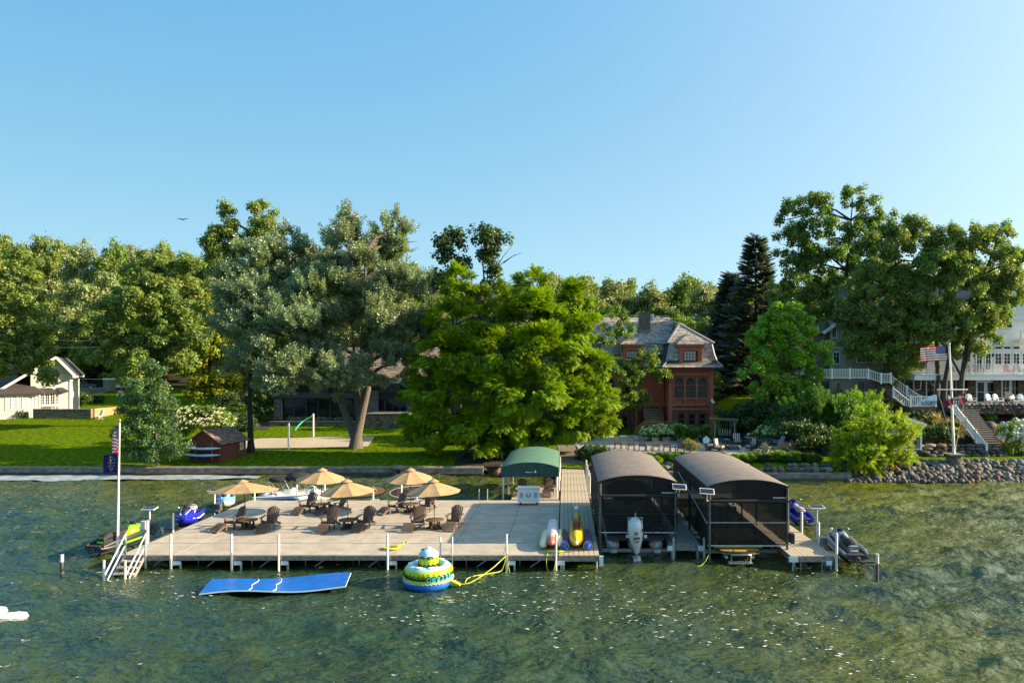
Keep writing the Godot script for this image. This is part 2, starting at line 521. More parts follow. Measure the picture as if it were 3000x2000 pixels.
# ---------- foliage ----------
func clump(kind: String) -> ArrayMesh:
	if tex.has("clump_" + kind): return tex["clump_" + kind]
	var r := RandomNumberGenerator.new()
	r.seed = hash(kind) % 99991
	var b := MB.new()
	var leaf := func(p: Vector3, u: Vector3, n: Vector3, l: float, w: float):
		var s := u.cross(n).normalized() * w * 0.5
		var bend := n * w * 0.18
		b.tri(p, p + u * l * 0.5 + s - bend, p + u * l); b.tri(p, p + u * l, p + u * l * 0.5 - s - bend)
	if kind == "leafy" or kind == "small" or kind == "open":
		var n := 30 if kind == "leafy" else (44 if kind == "small" else 18)
		for k in n:
			var p := Vector3(r.randfn(), r.randfn(), r.randfn()).normalized()
			var nn := (p + Vector3(r.randfn(), r.randfn() + 0.8, r.randfn()) * 0.6).normalized()
			var u := (Vector3(r.randfn(), r.randfn() - 0.3, r.randfn())).cross(nn).normalized()
			var l := r.randf_range(0.36, 0.6) if kind != "small" else r.randf_range(0.22, 0.4)
			leaf.call(p * pow(r.randf(), 0.45) * 0.85 - u * l * 0.5, u, nn, l, l * 0.72)
	elif kind == "spray":        # a leafy shoot along y
		for k in 30:
			var y := k / 30.0
			var t := k * 2.4 + r.randf() * 0.6
			var o := Vector3(cos(t), 0.0, sin(t))
			var u := (o + Vector3.UP * r.randf_range(0.1, 0.9)).normalized()
			var l := (0.30 - 0.16 * y) * r.randf_range(0.8, 1.2)
			leaf.call(Vector3(0, y * 1.1, 0) + o * 0.02, u, (Vector3.UP + o * 0.4).cross(u).cross(u).normalized() * -1.0 if r.randf() < 0.7 else o.cross(u).normalized(), l, l * 0.6)
	elif kind == "frond":        # flat feathery bough along y, tips hanging
		for k in 72:
			var y := (k / 2) / 36.0
			var sd := 1.0 if k % 2 else -1.0
			var u := Vector3(sd * 0.8, 0.6, r.randf_range(-0.7, 0.25)).normalized()
			var l := (0.30 * (1.0 - 0.65 * y)) * r.randf_range(0.7, 1.2)
			leaf.call(Vector3(sd * 0.22 * r.randf() * (1.0 - y), y, -0.30 * y * y + r.randf_range(-0.06, 0.06)), u, Vector3(r.randf_range(-0.6, 0.6), 0.3, 1).normalized(), l, 0.07 + 0.03 * r.randf())
	elif kind == "needle":
		for k in 26:
			var y := (k / 2) / 13.0
			var sd := 1.0 if k % 2 else -1.0
			var u := Vector3(sd * 0.7, 0.6, -0.55 - r.randf() * 0.3).normalized()
			leaf.call(Vector3(0, y, -0.12 * y), u, Vector3(0, 0.3, 1), (0.42 - 0.25 * y) * r.randf_range(0.8, 1.2), 0.12)
	elif kind == "blade":        # a tuft of long leaves
		for k in 26:
			var t := r.randf() * TAU
			var o := Vector3(cos(t), 0, sin(t))
			var lean := r.randf_range(0.15, 0.8)
			var p := o * 0.12 * r.randf()
			var q := p + (Vector3.UP + o * lean * 0.6).normalized() * 0.6
			var e := q + (Vector3.UP * (0.5 - lean) + o * lean).normalized() * 0.45
			var s := o.cross(Vector3.UP) * 0.03
			b.quad(p - s, q - s, q + s, p + s); b.tri(q - s, e, q + s)
	elif kind == "head":         # a round flower head
		for k in 26:
			var p := Vector3(r.randfn(), r.randfn(), r.randfn()).normalized()
			var u := p.cross(Vector3(r.randfn(), r.randfn(), r.randfn())).normalized()
			leaf.call(p * 0.8 - u * 0.25, u, p, 0.5, 0.45)
	tex["clump_" + kind] = b.done()
	return tex["clump_" + kind]
func scatter(called: String, kind: String, places: Array, tints: PackedColorArray, m: Material, parent: Node) -> MultiMeshInstance3D:
	var mm := MultiMesh.new()
	mm.transform_format = MultiMesh.TRANSFORM_3D
	mm.use_colors = true
	mm.mesh = clump(kind)
	mm.instance_count = places.size()
	for i in places.size():
		mm.set_instance_transform(i, places[i])
		mm.set_instance_color(i, tints[i])
	var o := MultiMeshInstance3D.new()
	o.multimesh = mm
	o.material_override = m
	o.name = called if parent else numbered(called)
	o.set_meta("kind", "stuff")
	(parent if parent else self).add_child(o, true)
	return o
func facing(dir: Vector3, roll: float, s: float) -> Basis:    # y along dir
	var y := dir.normalized()
	var x := y.cross(Vector3.UP if absf(y.y) < 0.95 else Vector3.RIGHT).normalized()
	var z := x.cross(y)
	var b := Basis(x, y, z)
	return (b * Basis(Vector3.UP, roll)).scaled_local(Vector3.ONE * s)
# o: clump, size, dens (clumps per square metre of lobe), mat, up (how far shoots turn upwards), holes, var
func crown(parent: Node, lobes: Array, o: Dictionary, called := "crown") -> void:
	var places := []
	var tints := PackedColorArray()
	var kind: String = o.get("clump", "leafy")
	var size: float = o.get("size", 0.7)
	var dens: float = o.get("dens", 1.6)
	var up: float = o.get("up", 0.5)
	var turned: bool = kind in ["spray", "frond", "needle"]
	var cut: float = o.get("holes", -0.45)
	var vary: float = o.get("var", 0.22)
	for l in lobes:
		var c: Vector3 = l[0]
		var r: Vector3 = l[1]
		var area := 4.0 * PI * pow((pow(r.x * r.y, 1.6) + pow(r.x * r.z, 1.6) + pow(r.y * r.z, 1.6)) / 3.0, 1.0 / 1.6)
		var mean := (r.x + r.y + r.z) / 3.0
		var tufts := int(area / (mean * mean) * 0.75 * o.get("tufts", 1.0)) + 2
		var each := maxi(2, int(area * dens / tufts))
		var reach: float = mean * 0.34 * o.get("tuft", 1.0)
		for n in tufts:        # a lobe is made of tufts with gaps between them
			var out := Vector3(rng.randfn(), rng.randfn() + 0.15, rng.randfn()).normalized()
			var tc := c + out * r * rng.randf_range(0.55, 0.98)
			if tc.y < o.get("floor", -99.0): continue
			var buried := false
			for q in lobes:
				if q[0] != c and ((tc - q[0]) / q[1]).length_squared() < o.get("inner", 0.3):
					buried = true
					break
			if buried and rng.randf() < 0.6: continue
			var shade := 1.0 + rng.randf_range(-vary, vary) * 0.8
			var warm := rng.randf_range(-0.1, 0.07)
			for k in each:
				var dir := Vector3(rng.randfn(), rng.randfn(), rng.randfn()).normalized()
				var p := tc + dir * reach * pow(rng.randf(), 0.5) * Vector3(1.15, 0.8, 1.15)
				if p.y < o.get("floor", -99.0): continue
				var s := size * rng.randf_range(0.65, 1.3)
				var bas: Basis
				if turned:
					var w: Vector3 = (out * 0.8 + dir * 0.4 + Vector3(rng.randfn(), rng.randfn(), rng.randfn()) * 0.22 + Vector3.UP * up + o.get("lean", Vector3.ZERO)).normalized()
					bas = facing(w, rng.randf_range(-0.6, 0.6) if kind != "spray" else rng.randf() * TAU, s)
				else:
					bas = Basis.from_euler(Vector3(rng.randf_range(-0.5, 0.5), rng.randf() * TAU, rng.randf_range(-0.5, 0.5))).scaled(Vector3.ONE * s)
				places.append(Transform3D(bas, p))
				var q := shade * (1.0 + rng.randf_range(-vary, vary) * 0.7)
				tints.append(Color(q * (1.0 + warm + rng.randf_range(-0.05, 0.08)), q, q * (1.0 - warm + rng.randf_range(-0.1, 0.1))))
	scatter(called, kind, places, tints, M[o.mat], parent)
func photo_lobes(base: Vector3, list: Array) -> Array:   # [px, py, half width, half height, farther]
	var out := []
	var d0 := -base.z
	for l in list:
		var d: float = d0 + (l[4] if l.size() > 4 else 0.0) + rng.randf_range(-0.6, 0.6)
		var k := d / F
		out.append([at(l[0], l[1], d) - base, Vector3(l[2] * k, l[3] * k, l[2] * k * 0.85)])
	return out
func trunk(parent: Node, lobes: Array, r0: float, m: Material, fork := 0.45, stems: Array = []) -> void:
	var b := MB.new()
	var top := Vector3.ZERO
	for l in lobes:
		if l[0].y > top.y: top = l[0]
	var axis := [Vector3(0, -0.25, 0), Vector3(0, 0.25, 0), Vector3(top.x * 0.06, top.y * 0.22, top.z * 0.05), Vector3(top.x * 0.25, top.y * 0.5, top.z * 0.2), Vector3(top.x * 0.6, top.y * 0.78, top.z * 0.6), top]
	if stems: axis = stems
	var rad := []
	for i in axis.size():
		var f: float = float(i) / (axis.size() - 1)
		rad.append(r0 * (1.45 if i == 0 else 1.08 - 0.95 * f))
	b.tube(axis, rad, 9)
	for l in lobes:
		var c: Vector3 = l[0]
		if c == top: continue
		var best: Vector3 = axis[1]
		var bd := 1e9
		for i in range(2, axis.size()):
			for f in [0.0, 0.5]:
				var p: Vector3 = axis[i].lerp(axis[i - 1], f)
				if p.y < c.y * fork + 0.2 and c.y > 2.0: continue
				if p.y > c.y + 0.3: continue
				var e := (p - c).length()
				if e < bd: bd = e; best = p
		if bd > 1e8: best = axis[mini(2, axis.size() - 1)]
		var mid := best.lerp(c, 0.5) + Vector3(0, 0.12 * best.distance_to(c), 0) + Vector3(rng.randfn(), rng.randfn(), rng.randfn()) * 0.15
		var rr := clampf(r0 * 0.42, 0.04, 0.2)
		b.tube([best, mid, c, c + (c - mid) * 0.5], [rr, rr * 0.7, rr * 0.35, rr * 0.1], 6)
	obj("trunk", b, m, parent)
func tree(called: String, label: String, base: Vector3, list: Array, o: Dictionary, group := "") -> Node3D:
	var t := thing(called, label, "tree", base, 0.0, group)
	var lobes := photo_lobes(base, list)
	crown(t, lobes, o)
	trunk(t, lobes, o.get("r", 0.3), M[o.get("bark", "bark")], o.get("fork", 0.45), o.get("stems", []))
	return t
func grown(h: float, w: float, low: float, n: int) -> Array:    # lobes of a tree of height h and width w
	var out := []
	for i in n:
		var f := (i + 0.5) / n
		var y := lerpf(low * h, h * 0.9, f)
		var reach := w * 0.5 * sin(lerpf(0.75, 2.75, f)) * 0.62
		var t := i * 2.4 + rng.randf()
		var r := w * rng.randf_range(0.17, 0.27)
		out.append([Vector3(cos(t) * reach, y, sin(t) * reach), Vector3(r, r * 0.8, r)])
	return out
func shrub(called: String, label: String, category: String, px: float, py: float, wpx: float, hpx: float, o: Dictionary, group := "", dz := 0.0, flowers := 0, fm := "flower_white", fs := 0.16) -> Node3D:
	var p := gnd(px, py)
	p = Vector3(p.x, p.y, p.z - dz)
	p.y = land(p.x, -p.z)
	var k := -p.z / F
	var t := thing(called, label, category, p, 0.0, group)
	var w := wpx * k * 0.5
	var h := hpx * k
	var lobes := []
	var n := clampi(int(wpx / hpx * 2.0), 2, 8)
	for i in n:
		var x := lerpf(-w, w, (i + 0.5) / n) * 0.8
		lobes.append([Vector3(x, h * rng.randf_range(0.42, 0.55), rng.randf_range(-0.3, 0.3) * minf(w, h)), Vector3(w / n * 1.5, h * rng.randf_range(0.40, 0.5), minf(w, h * 0.8) * 0.7)])
	var oo := o.duplicate()
	oo.floor = -0.1
	if oo.get("clump", "") == "blade": oo.floor = -0.3
	crown(t, lobes, oo, "foliage")
	var b := MB.new()
	for i in 5: b.tube([Vector3(rng.randf_range(-0.2, 0.2) * w, -0.1, 0), Vector3(rng.randf_range(-0.5, 0.5) * w, h * 0.5, rng.randf_range(-0.2, 0.2))], [0.035, 0.012], 5)
	obj("stem", b, M.bark, t)
	if flowers:
		var places := []
		var tints := PackedColorArray()
		for i in flowers:
			var l = lobes[rng.randi() % n]
			var dir := Vector3(rng.randfn(), absf(rng.randfn()) * 0.7 - 0.1, absf(rng.randfn()) + 0.1).normalized()
			places.append(Transform3D(Basis.IDENTITY.scaled(Vector3.ONE * fs * rng.randf_range(0.7, 1.2)), l[0] + dir * l[1] * 1.05))
			var q := rng.randf_range(0.8, 1.05)
			tints.append(Color(q, q, q))
		var fmat: StandardMaterial3D = M[fm]
		fmat.vertex_color_use_as_albedo = true
		scatter("blossom", "head", places, tints, fmat, t)
	return t

func sky() -> ImageTexture:
	var im := Image.create(512, 256, false, Image.FORMAT_RGBF)
	var sun := Vector3(2.5, 1.0, -0.06).normalized()
	for j in 256:
		var el := PI * 0.5 - PI * (j + 0.5) / 256.0
		for i in 512:
			var az := TAU * (i + 0.5) / 512.0
			var d := Vector3(sin(az) * cos(el), sin(el), -cos(az) * cos(el))
			var t := exp(-3.5 * maxf(d.y, 0.0))
			var c := Vector3(0.025, 0.315, 0.68).lerp(Vector3(0.60, 0.93, 1.0), t)
			c += Vector3(1.0, 0.90, 0.76) * 3.6 * exp(-rad_to_deg(d.angle_to(sun)) / 22.0)
			if d.y < 0.0: c = c.lerp(Vector3(0.10, 0.13, 0.08), clampf(-d.y * 12.0, 0.0, 1.0))
			im.set_pixel(i, j, Color(c.x, c.y, c.z))
	return ImageTexture.create_from_image(im)

func _ready() -> void:
	# camera
	var cam := Camera3D.new()
	cam.name = "camera"
	cam.projection = Camera3D.PROJECTION_FRUSTUM
	cam.near = 0.1
	cam.far = 1200.0
	cam.size = 0.1
	cam.frustum_offset = Vector2(-157.0, 75.0) / F * 0.1
	add_child(cam)
	cam.position = Vector3(0, EYE, 0)
	# sky, exposure, sun
	var we := WorldEnvironment.new()
	we.name = "environment"
	var e := Environment.new()
	e.background_mode = Environment.BG_SKY
	e.sky = Sky.new()
	var pm := PanoramaSkyMaterial.new()
	pm.panorama = sky()
	e.sky.sky_material = pm
	e.background_energy_multiplier = 0.365
	e.tonemap_mode = Environment.TONE_MAPPER_LINEAR
	e.tonemap_exposure = 2.9
	e.sdfgi_enabled = true
	e.ssao_enabled = true
	e.ssil_enabled = true
	we.environment = e
	add_child(we)
	var sun := DirectionalLight3D.new()
	sun.name = "sun"
	sun.light_energy = 1.6
	sun.light_color = Color(1.0, 0.90, 0.74)
	sun.light_angular_distance = 0.5
	sun.shadow_enabled = true
	add_child(sun)
	sun.look_at_from_position(Vector3(2.5, 1.0, -0.06) * 50.0, Vector3.ZERO)
	rng.seed = 7
	hills.seed = 3
	hills.frequency = 0.02
	hills.fractal_octaves = 2
	materials()
	terrain()
	water()
	grounds()
	buildings()
	woods()
	dock()
	deck_things()
	boats()
	lifts()
	shore_things()
	details()

func woods() -> void:
	# the trees close to the water
	var b := gnd(1042, 1313)
	tree("silver_maple", "large silver maple with forked pale trunk rising from the lawn beside the sand court", b, [[985, 690, 26, 60, 2], [1015, 670, 22, 55, 2], [1045, 700, 26, 60, 2], [1120, 690, 24, 60, 2], [1155, 680, 24, 60, 2], [1190, 710, 24, 55, 2], [1010, 760, 70, 75, 2], [1150, 770, 75, 75, 2], [925, 810, 70, 65, 1], [1085, 830, 120, 100, 0], [960, 900, 100, 100, -2], [1180, 880, 110, 110, -1], [1050, 980, 150, 110, -3],
		[915, 1010, 80, 80, -2], [1200, 1000, 90, 90, 0], [985, 1085, 110, 50, -3], [1140, 1070, 90, 60, -2], [930, 1110, 50, 40, -3]],
		{"clump": "spray", "size": 1.15, "dens": 3.0, "tuft": 0.8, "tufts": 1.2, "mat": "silver", "up": 0.9, "r": 0.52, "bark": "bark_pale", "lean": Vector3(0.0, 0.0, 0.2), "floor": 4.2, "fork": 0.6,
		"stems": [Vector3(0, -0.3, 0), Vector3(0.1, 1.2, 0), Vector3(0.55, 3.2, 0), Vector3(1.1, 5.5, 0), Vector3(1.35, 8.0, 0), Vector3(1.0, 13.0, 0), Vector3(0.8, 18.0, 0)]})
	var mt: Node3D = get_node("silver_maple")
	var fb := MB.new()
	fb.tube([Vector3(-0.1, 0.9, 0.05), Vector3(-0.7, 2.6, 0.1), Vector3(-1.5, 4.6, 0), Vector3(-2.6, 7.5, -0.3), Vector3(-3.5, 11, -0.5)], [0.36, 0.31, 0.27, 0.18, 0.06], 9)
	fb.tube([Vector3(0.3, 2.6, -0.1), Vector3(0.1, 4.6, -0.3), Vector3(-0.2, 7, -0.5), Vector3(-0.5, 11, -0.6)], [0.3, 0.26, 0.2, 0.05], 9)
	obj("limb", fb, M.bark_pale, mt)
	b = gnd(735, 1325)
	tree("silver_maple", "windswept silver-leaved maple with one straight mottled trunk beside the red shed", b, [[850, 770, 85, 75, 4], [770, 800, 80, 80, 2], [705, 880, 70, 75, 0], [780, 920, 105, 90, -1], [855, 990, 95, 90, -2], [735, 985, 75, 75, -2], [685, 830, 40, 40, 0], [850, 715, 26, 45, 4], [800, 745, 24, 50, 3], [668, 890, 40, 22, -1], [665, 960, 40, 22, -1],
		[825, 1070, 85, 65, -3], [725, 1060, 55, 45, -2], [880, 865, 80, 80, 2], [690, 945, 40, 45, -2]], {"clump": "spray", "size": 1.2, "dens": 3.0, "tuft": 0.8, "tufts": 1.2, "mat": "maple", "up": 0.55, "r": 0.30, "bark": "bark_dark", "lean": Vector3(-0.75, 0.1, 0.15), "fork": 0.7,
		"stems": [Vector3(0, -0.3, 0), Vector3(-0.03, 1.0, 0), Vector3(-0.1, 4.0, 0), Vector3(-0.1, 8.0, 0), Vector3(0.6, 12, -0.5), Vector3(2.0, 16.0, -1.5)]})
	b = gnd(1560, 1318)
	tree("bald_cypress", "huge bright green feathery cypress on the shore left of the red house", b, [[1345, 850, 50, 70, 1], [1335, 950, 90, 80, 0], [1320, 1050, 110, 80, -1], [1280, 1140, 105, 70, -1], [1280, 1225, 105, 60, -1.5], [1370, 1315, 100, 55, -3], [1430, 1350, 55, 32, -3.6],
		[1560, 850, 55, 70, 0], [1560, 940, 100, 90, -1], [1600, 1040, 135, 100, -1.5], [1480, 1040, 110, 100, -2], [1560, 1150, 140, 90, -3], [1680, 890, 50, 80, 1], [1695, 980, 65, 90, 0], [1725, 1085, 65, 80, -1],
		[1735, 1180, 75, 60, -2], [1660, 1240, 110, 50, -3], [1450, 1150, 110, 90, -3], [1430, 1250, 110, 70, -3.5], [1560, 1275, 85, 35, -3], [1770, 1240, 45, 32, -2], [1250, 1270, 60, 35, -2], [1450, 880, 45, 55, 2]],
		{"clump": "frond", "size": 0.44, "dens": 40.0, "tufts": 3.0, "tuft": 0.66, "inner": 0.12, "mat": "cypress", "up": -0.08, "r": 0.55, "bark": "bark", "var": 0.34, "holes": -0.4, "floor": 0.3})
	b = gnd(1850, 1270)
	tree("small_tree", "slender light green tree in front of the red house stairs", b, [[1790, 930, 50, 40, 2], [1830, 965, 45, 35, 2], [1765, 1000, 40, 50, 0], [1895, 1055, 48, 36, 0], [1835, 1085, 70, 38, 0], [1935, 1100, 35, 22, 0], [1840, 1145, 60, 38, 0], [1800, 1190, 60, 30, -1], [1880, 1175, 30, 22, 0]],
		{"clump": "open", "size": 0.42, "dens": 4.2, "tufts": 2.0, "tuft": 0.62, "mat": "walnut", "r": 0.14, "bark": "bark_dark", "holes": -0.15})
	b = gnd(2470, 1170)
	tree("walnut_tree", "tallest walnut tree with an airy crown in front of the big gabled house", b, [[2320, 640, 50, 55], [2395, 610, 60, 55], [2500, 580, 38, 45], [2545, 615, 50, 50], [2325, 720, 60, 60], [2425, 700, 85, 65], [2530, 690, 70, 60], [2345, 800, 70, 60], [2440, 795, 90, 65], [2290, 865, 50, 55], [2395, 880, 80, 55],
		[2490, 865, 60, 60], [2455, 955, 40, 55], [2535, 780, 60, 60], [2370, 940, 55, 45], [2430, 1000, 45, 35], [2485, 1010, 35, 35]], {"clump": "open", "size": 0.62, "dens": 2.6, "tufts": 1.8, "tuft": 0.68, "mat": "walnut", "r": 0.36, "bark": "bark_dark", "holes": -0.12, "fork": 0.7})
	b = gnd(2595, 1195)
	tree("maple_tree", "dark leafy maple with a twin trunk beside the white stairs", b, [[2640, 665, 60, 45, 1], [2700, 680, 40, 40, 1], [2600, 725, 80, 60], [2680, 765, 80, 60], [2560, 820, 70, 60], [2640, 850, 90, 65], [2555, 915, 75, 55], [2630, 955, 90, 65], [2565, 1015, 80, 45], [2650, 1045, 65, 45], [2700, 930, 65, 60], [2620, 1100, 50, 35], [2500, 1005, 45, 40], [2485, 880, 50, 50, 1], [2500, 945, 50, 40, 1], [2690, 1000, 50, 45]],
		{"clump": "open", "size": 0.52, "dens": 5.2, "tufts": 2.4, "tuft": 0.7, "inner": 0.2, "mat": "oak", "r": 0.34, "bark": "bark", "holes": -0.2})
	b = gnd(2812, 1225)
	tree("maple_tree", "wide maple with three bare grey trunks behind the tall white flagpole", b, [[2770, 705, 60, 50, 1], [2850, 695, 70, 50, 1], [2930, 690, 50, 40, 1], [2760, 790, 80, 60], [2860, 790, 90, 65], [2940, 780, 60, 60], [2735, 880, 80, 60], [2830, 895, 90, 60], [2915, 890, 65, 55], [2780, 955, 90, 45], [2875, 965, 80, 45],
		[2835, 1020, 60, 25], [2720, 965, 55, 45], [2960, 850, 50, 60]], {"clump": "open", "size": 0.52, "dens": 4.6, "tufts": 2.4, "tuft": 0.7, "inner": 0.2, "mat": "oak", "r": 0.34, "bark": "bark", "holes": -0.15, "fork": 0.75})
	mt = get_node("maple_tree_001")
	fb = MB.new()
	var k: float = -b.z / F
	for q in [[2738, 2750, 2745, 1.6], [2762, 2770, 2790, 0.8]]:
		fb.tube([at(q[0], 1245, -b.z) - b, at(q[1], 1120, -b.z + q[3]) - b, at(q[2], 1000, -b.z + q[3]) - b, at(q[2] + 10, 850, -b.z + q[3]) - b], [0.3, 0.24, 0.18, 0.08], 8)
	obj("trunk", fb, M.bark, mt)
	b = gnd(2990, 1180)
	tree("maple_tree", "tree cut by the right edge of the view in front of the big house gable", b + Vector3(4, 0, -3), [[3015, 800, 65, 65], [2985, 890, 50, 60], [3030, 970, 50, 70], [3060, 880, 60, 80]], {"clump": "leafy", "size": 0.75, "dens": 2.0, "mat": "oak", "r": 0.3, "holes": -0.15})
	b = gnd(2330, 1222)
	tree("young_tree", "bright green bushy young tree left of the big gabled house", b, [[2300, 925, 60, 45], [2250, 990, 68, 55], [2340, 985, 80, 65], [2400, 1035, 45, 55], [2225, 1080, 60, 55], [2310, 1085, 90, 65], [2385, 1115, 50, 50], [2260, 1155, 65, 40], [2345, 1160, 65, 38]],
		{"clump": "leafy", "size": 0.48, "dens": 5.0, "tufts": 1.7, "tuft": 0.7, "mat": "fresh", "r": 0.2, "bark": "bark", "holes": -0.3})
	b = gnd(492, 1247)
	tree("oak_tree", "spreading oak with a curved trunk standing on the left lawn", b, [[400, 795, 90, 60, 2], [500, 805, 90, 65, 2], [420, 880, 110, 65], [530, 880, 80, 65], [350, 960, 80, 50, -1], [450, 970, 110, 60, -1], [550, 980, 70, 60], [335, 1040, 70, 38, -1], [430, 1055, 90, 50, -1], [395, 1105, 60, 32, -2], [520, 1060, 55, 50]],
		{"clump": "leafy", "size": 0.6, "dens": 3.2, "tufts": 1.7, "tuft": 0.7, "mat": "oak", "r": 0.36, "bark": "bark", "holes": -0.2})
	b = gnd(642, 1205)
	tree("oak_tree", "yellow-green sunlit oak at the far edge of the left lawn", b, [[620, 895, 50, 55], [590, 975, 60, 58], [560, 1045, 55, 50], [625, 1065, 60, 65], [590, 1135, 50, 38], [665, 1125, 40, 40], [675, 990, 45, 60]], {"clump": "leafy", "size": 0.8, "dens": 2.2, "mat": "yellowleaf", "r": 0.32, "bark": "bark_pale", "holes": -0.2})
	b = gnd(-60, 1225)
	tree("oak_tree", "dark oak overhanging the roof of the white cottage", b + Vector3(0, 0, 6), [[40, 790, 85, 55], [20, 880, 100, 75], [70, 960, 75, 65], [110, 1010, 45, 38], [30, 1040, 85, 50], [100, 1072, 40, 28], [-60, 940, 80, 90], [-50, 1060, 80, 60], [140, 1105, 22, 22, -3]], {"clump": "leafy", "size": 0.62, "dens": 3.0, "tufts": 1.7, "tuft": 0.7, "mat": "oak", "r": 0.45, "holes": -0.25})
	b = gnd(460, 1367)
	tree("locust_tree", "small blue-green tree with thin leaning trunks at the seawall by the left flagpole", b, [[440, 1090, 32, 38], [430, 1150, 58, 42], [400, 1200, 48, 42], [470, 1200, 48, 42], [390, 1265, 48, 38], [470, 1275, 58, 45], [430, 1325, 55, 30], [505, 1305, 38, 36], [380, 1320, 32, 28]],
		{"clump": "small", "size": 0.55, "dens": 3.0, "mat": "pine", "r": 0.14, "bark": "bark_pale", "holes": -0.2})
	# farther ones with crowns that show between
	tree("tall_oak", "tall two-topped oak rising over the woods behind the left lawn", at(705, 1120, 104) * Vector3(1, 0, 1) + Vector3(0, land(-50, 104), 0), [[660, 650, 48, 58], [650, 725, 60, 65], [705, 770, 80, 75], [640, 800, 60, 60], [765, 630, 48, 42], [775, 695, 52, 58], [725, 850, 80, 75], [795, 765, 45, 55], [740, 735, 40, 60]],
		{"clump": "small", "size": 0.9, "dens": 1.8, "tufts": 1.6, "tuft": 0.75, "mat": "oak", "r": 0.5, "bark": "bark_dark"})
	tree("tall_walnut", "thin walnut top above the cypress, left of the pair", at(1330, 1120, 97) * Vector3(1, 0, 1) + Vector3(0, land(-16, 97), 0), [[1318, 705, 45, 32], [1300, 750, 25, 25], [1345, 785, 40, 35], [1350, 850, 50, 40], [1290, 820, 30, 40]], {"clump": "open", "size": 1.1, "dens": 1.1, "mat": "shade", "r": 0.35, "bark": "bark_dark", "holes": -0.1, "fork": 0.9})
	tree("tall_walnut", "thin walnut top with dead twigs above the cypress, right of the pair", at(1430, 1120, 97) * Vector3(1, 0, 1) + Vector3(0, land(-11, 97), 0), [[1408, 685, 28, 28], [1450, 705, 42, 40], [1430, 755, 35, 40], [1435, 815, 32, 40], [1420, 880, 50, 40]], {"clump": "open", "size": 1.1, "dens": 1.1, "mat": "shade", "r": 0.35, "bark": "bark_dark", "holes": -0.1, "fork": 0.9})
	var tw := MB.new()
	for q in [[1440, 800, 1510, 745], [1450, 790, 1500, 720], [1475, 770, 1530, 740], [1460, 690, 1462, 668]]:
		var p0 := at(q[0], q[1], 97) - (get_node("tall_walnut_001") as Node3D).position
		var p1 := at(q[2], q[3], 97) - (get_node("tall_walnut_001") as Node3D).position
		tw.tube([p0, p0.lerp(p1, 0.5) + Vector3(0, 0.25, 0), p1], [0.09, 0.05, 0.015], 5)
	obj("bare_twig", tw, M.bark, get_node("tall_walnut_001"))
	# spruces
	for q in [[2215, 690, 95.0, 7.6, "tall dark spruce left of the walnut crown"], [2140, 800, 102.0, 6.4, "shorter dark spruce behind the red house"]]:
		var top := at(q[0], q[1], q[2])
		var gy := land(top.x, q[2])
		var t := thing("spruce_tree", q[4], "tree", Vector3(top.x, gy, top.z))
		var h: float = top.y - gy
		var places := []
		var tints := PackedColorArray()
		for i in 2800:
			var f := pow(rng.randf(), 0.75)
			var y := h * (1.0 - f)
			var a := rng.randf() * TAU
			var o := Vector3(cos(a), 0, sin(a))
			var rr: float = q[3] * f * (0.8 + 0.35 * sin(a * 5.0 + floorf(y * 0.7) * 2.0)) * rng.randf_range(0.45, 1.0)
			places.append(Transform3D(facing(o + Vector3(0, 0.25 - 0.3 * f + rng.randf() * 0.3, 0), rng.randf_range(-0.3, 0.3), rng.randf_range(1.0, 1.6)), Vector3(o.x * rr, y, o.z * rr)))
			var s := rng.randf_range(0.7, 1.3)
			tints.append(Color(s, s, s))
		scatter("crown", "needle", places, tints, M.spruce, t)
		obj("trunk", MB.new().tube([Vector3(0, -0.3, 0), Vector3(0, h, 0)], [0.4, 0.03], 7), M.bark_dark, t)
	# the woods on the hillside: few crowns, many trees
	var kinds := []
	for i in 7:
		var t := thing("woodland_tree", "", "tree")
		var tall := i % 2 == 0
		crown(t, grown(14.0 if tall else 11.0, 8.5 if tall else 9.5, 0.14, 11 if tall else 9), {"clump": "small", "size": 1.0, "dens": 1.25, "tufts": 1.5, "mat": ["forest", "oak", "forest", "walnut", "forest", "oak", "yellowleaf"][i], "var": 0.22})
		obj("trunk", MB.new().tube([Vector3(0, -1, 0), Vector3(0.1, 5, 0), Vector3(0.2, 12.0 if tall else 9.0, 0)], [0.34, 0.24, 0.06], 7), M.bark_dark, t)
		t.set_meta("group", "trees of the woods on the hillside")
		kinds.append(t)
	var rows := []
	var line := [[-120, 690], [0, 690], [90, 680], [170, 695], [250, 692], [330, 700], [400, 705], [470, 715], [560, 735], [640, 760], [720, 760], [830, 740], [900, 760], [980, 780], [1080, 790], [1180, 775], [1260, 790], [1330, 820], [1400, 830], [1480, 830], [1550, 820], [1620, 800], [1690, 808], [1760, 812], [1830, 815], [1895, 822], [1960, 850], [2010, 802], [2070, 815], [2110, 830], [2180, 840], [2260, 830], [2360, 800], [2450, 780], [2560, 760], [2660, 760], [2780, 760], [2890, 770], [3000, 780], [3110, 790]]
	for i in line.size(): rows.append([line[i][0] + rng.randf_range(-12, 12), line[i][1], (168.0 if line[i][0] < 620 else 132.0) + rng.randf_range(-8, 8), 1.0])
	for px in range(-90, 640, 78): rows.append([px + rng.randf_range(-25, 25), 785.0 + rng.randf_range(-15, 30), 150.0 + rng.randf_range(-5, 5), 1.0])
	for px in range(-60, 640, 88): rows.append([px + rng.randf_range(-30, 30), 880.0 + rng.randf_range(-20, 30), 139.0 + rng.randf_range(-4, 4), 0.9])
	for px in range(660, 1300, 85): rows.append([px + rng.randf_range(-30, 30), 880.0 + rng.randf_range(-30, 40), 112.0 + rng.randf_range(-4, 6), 0.9])
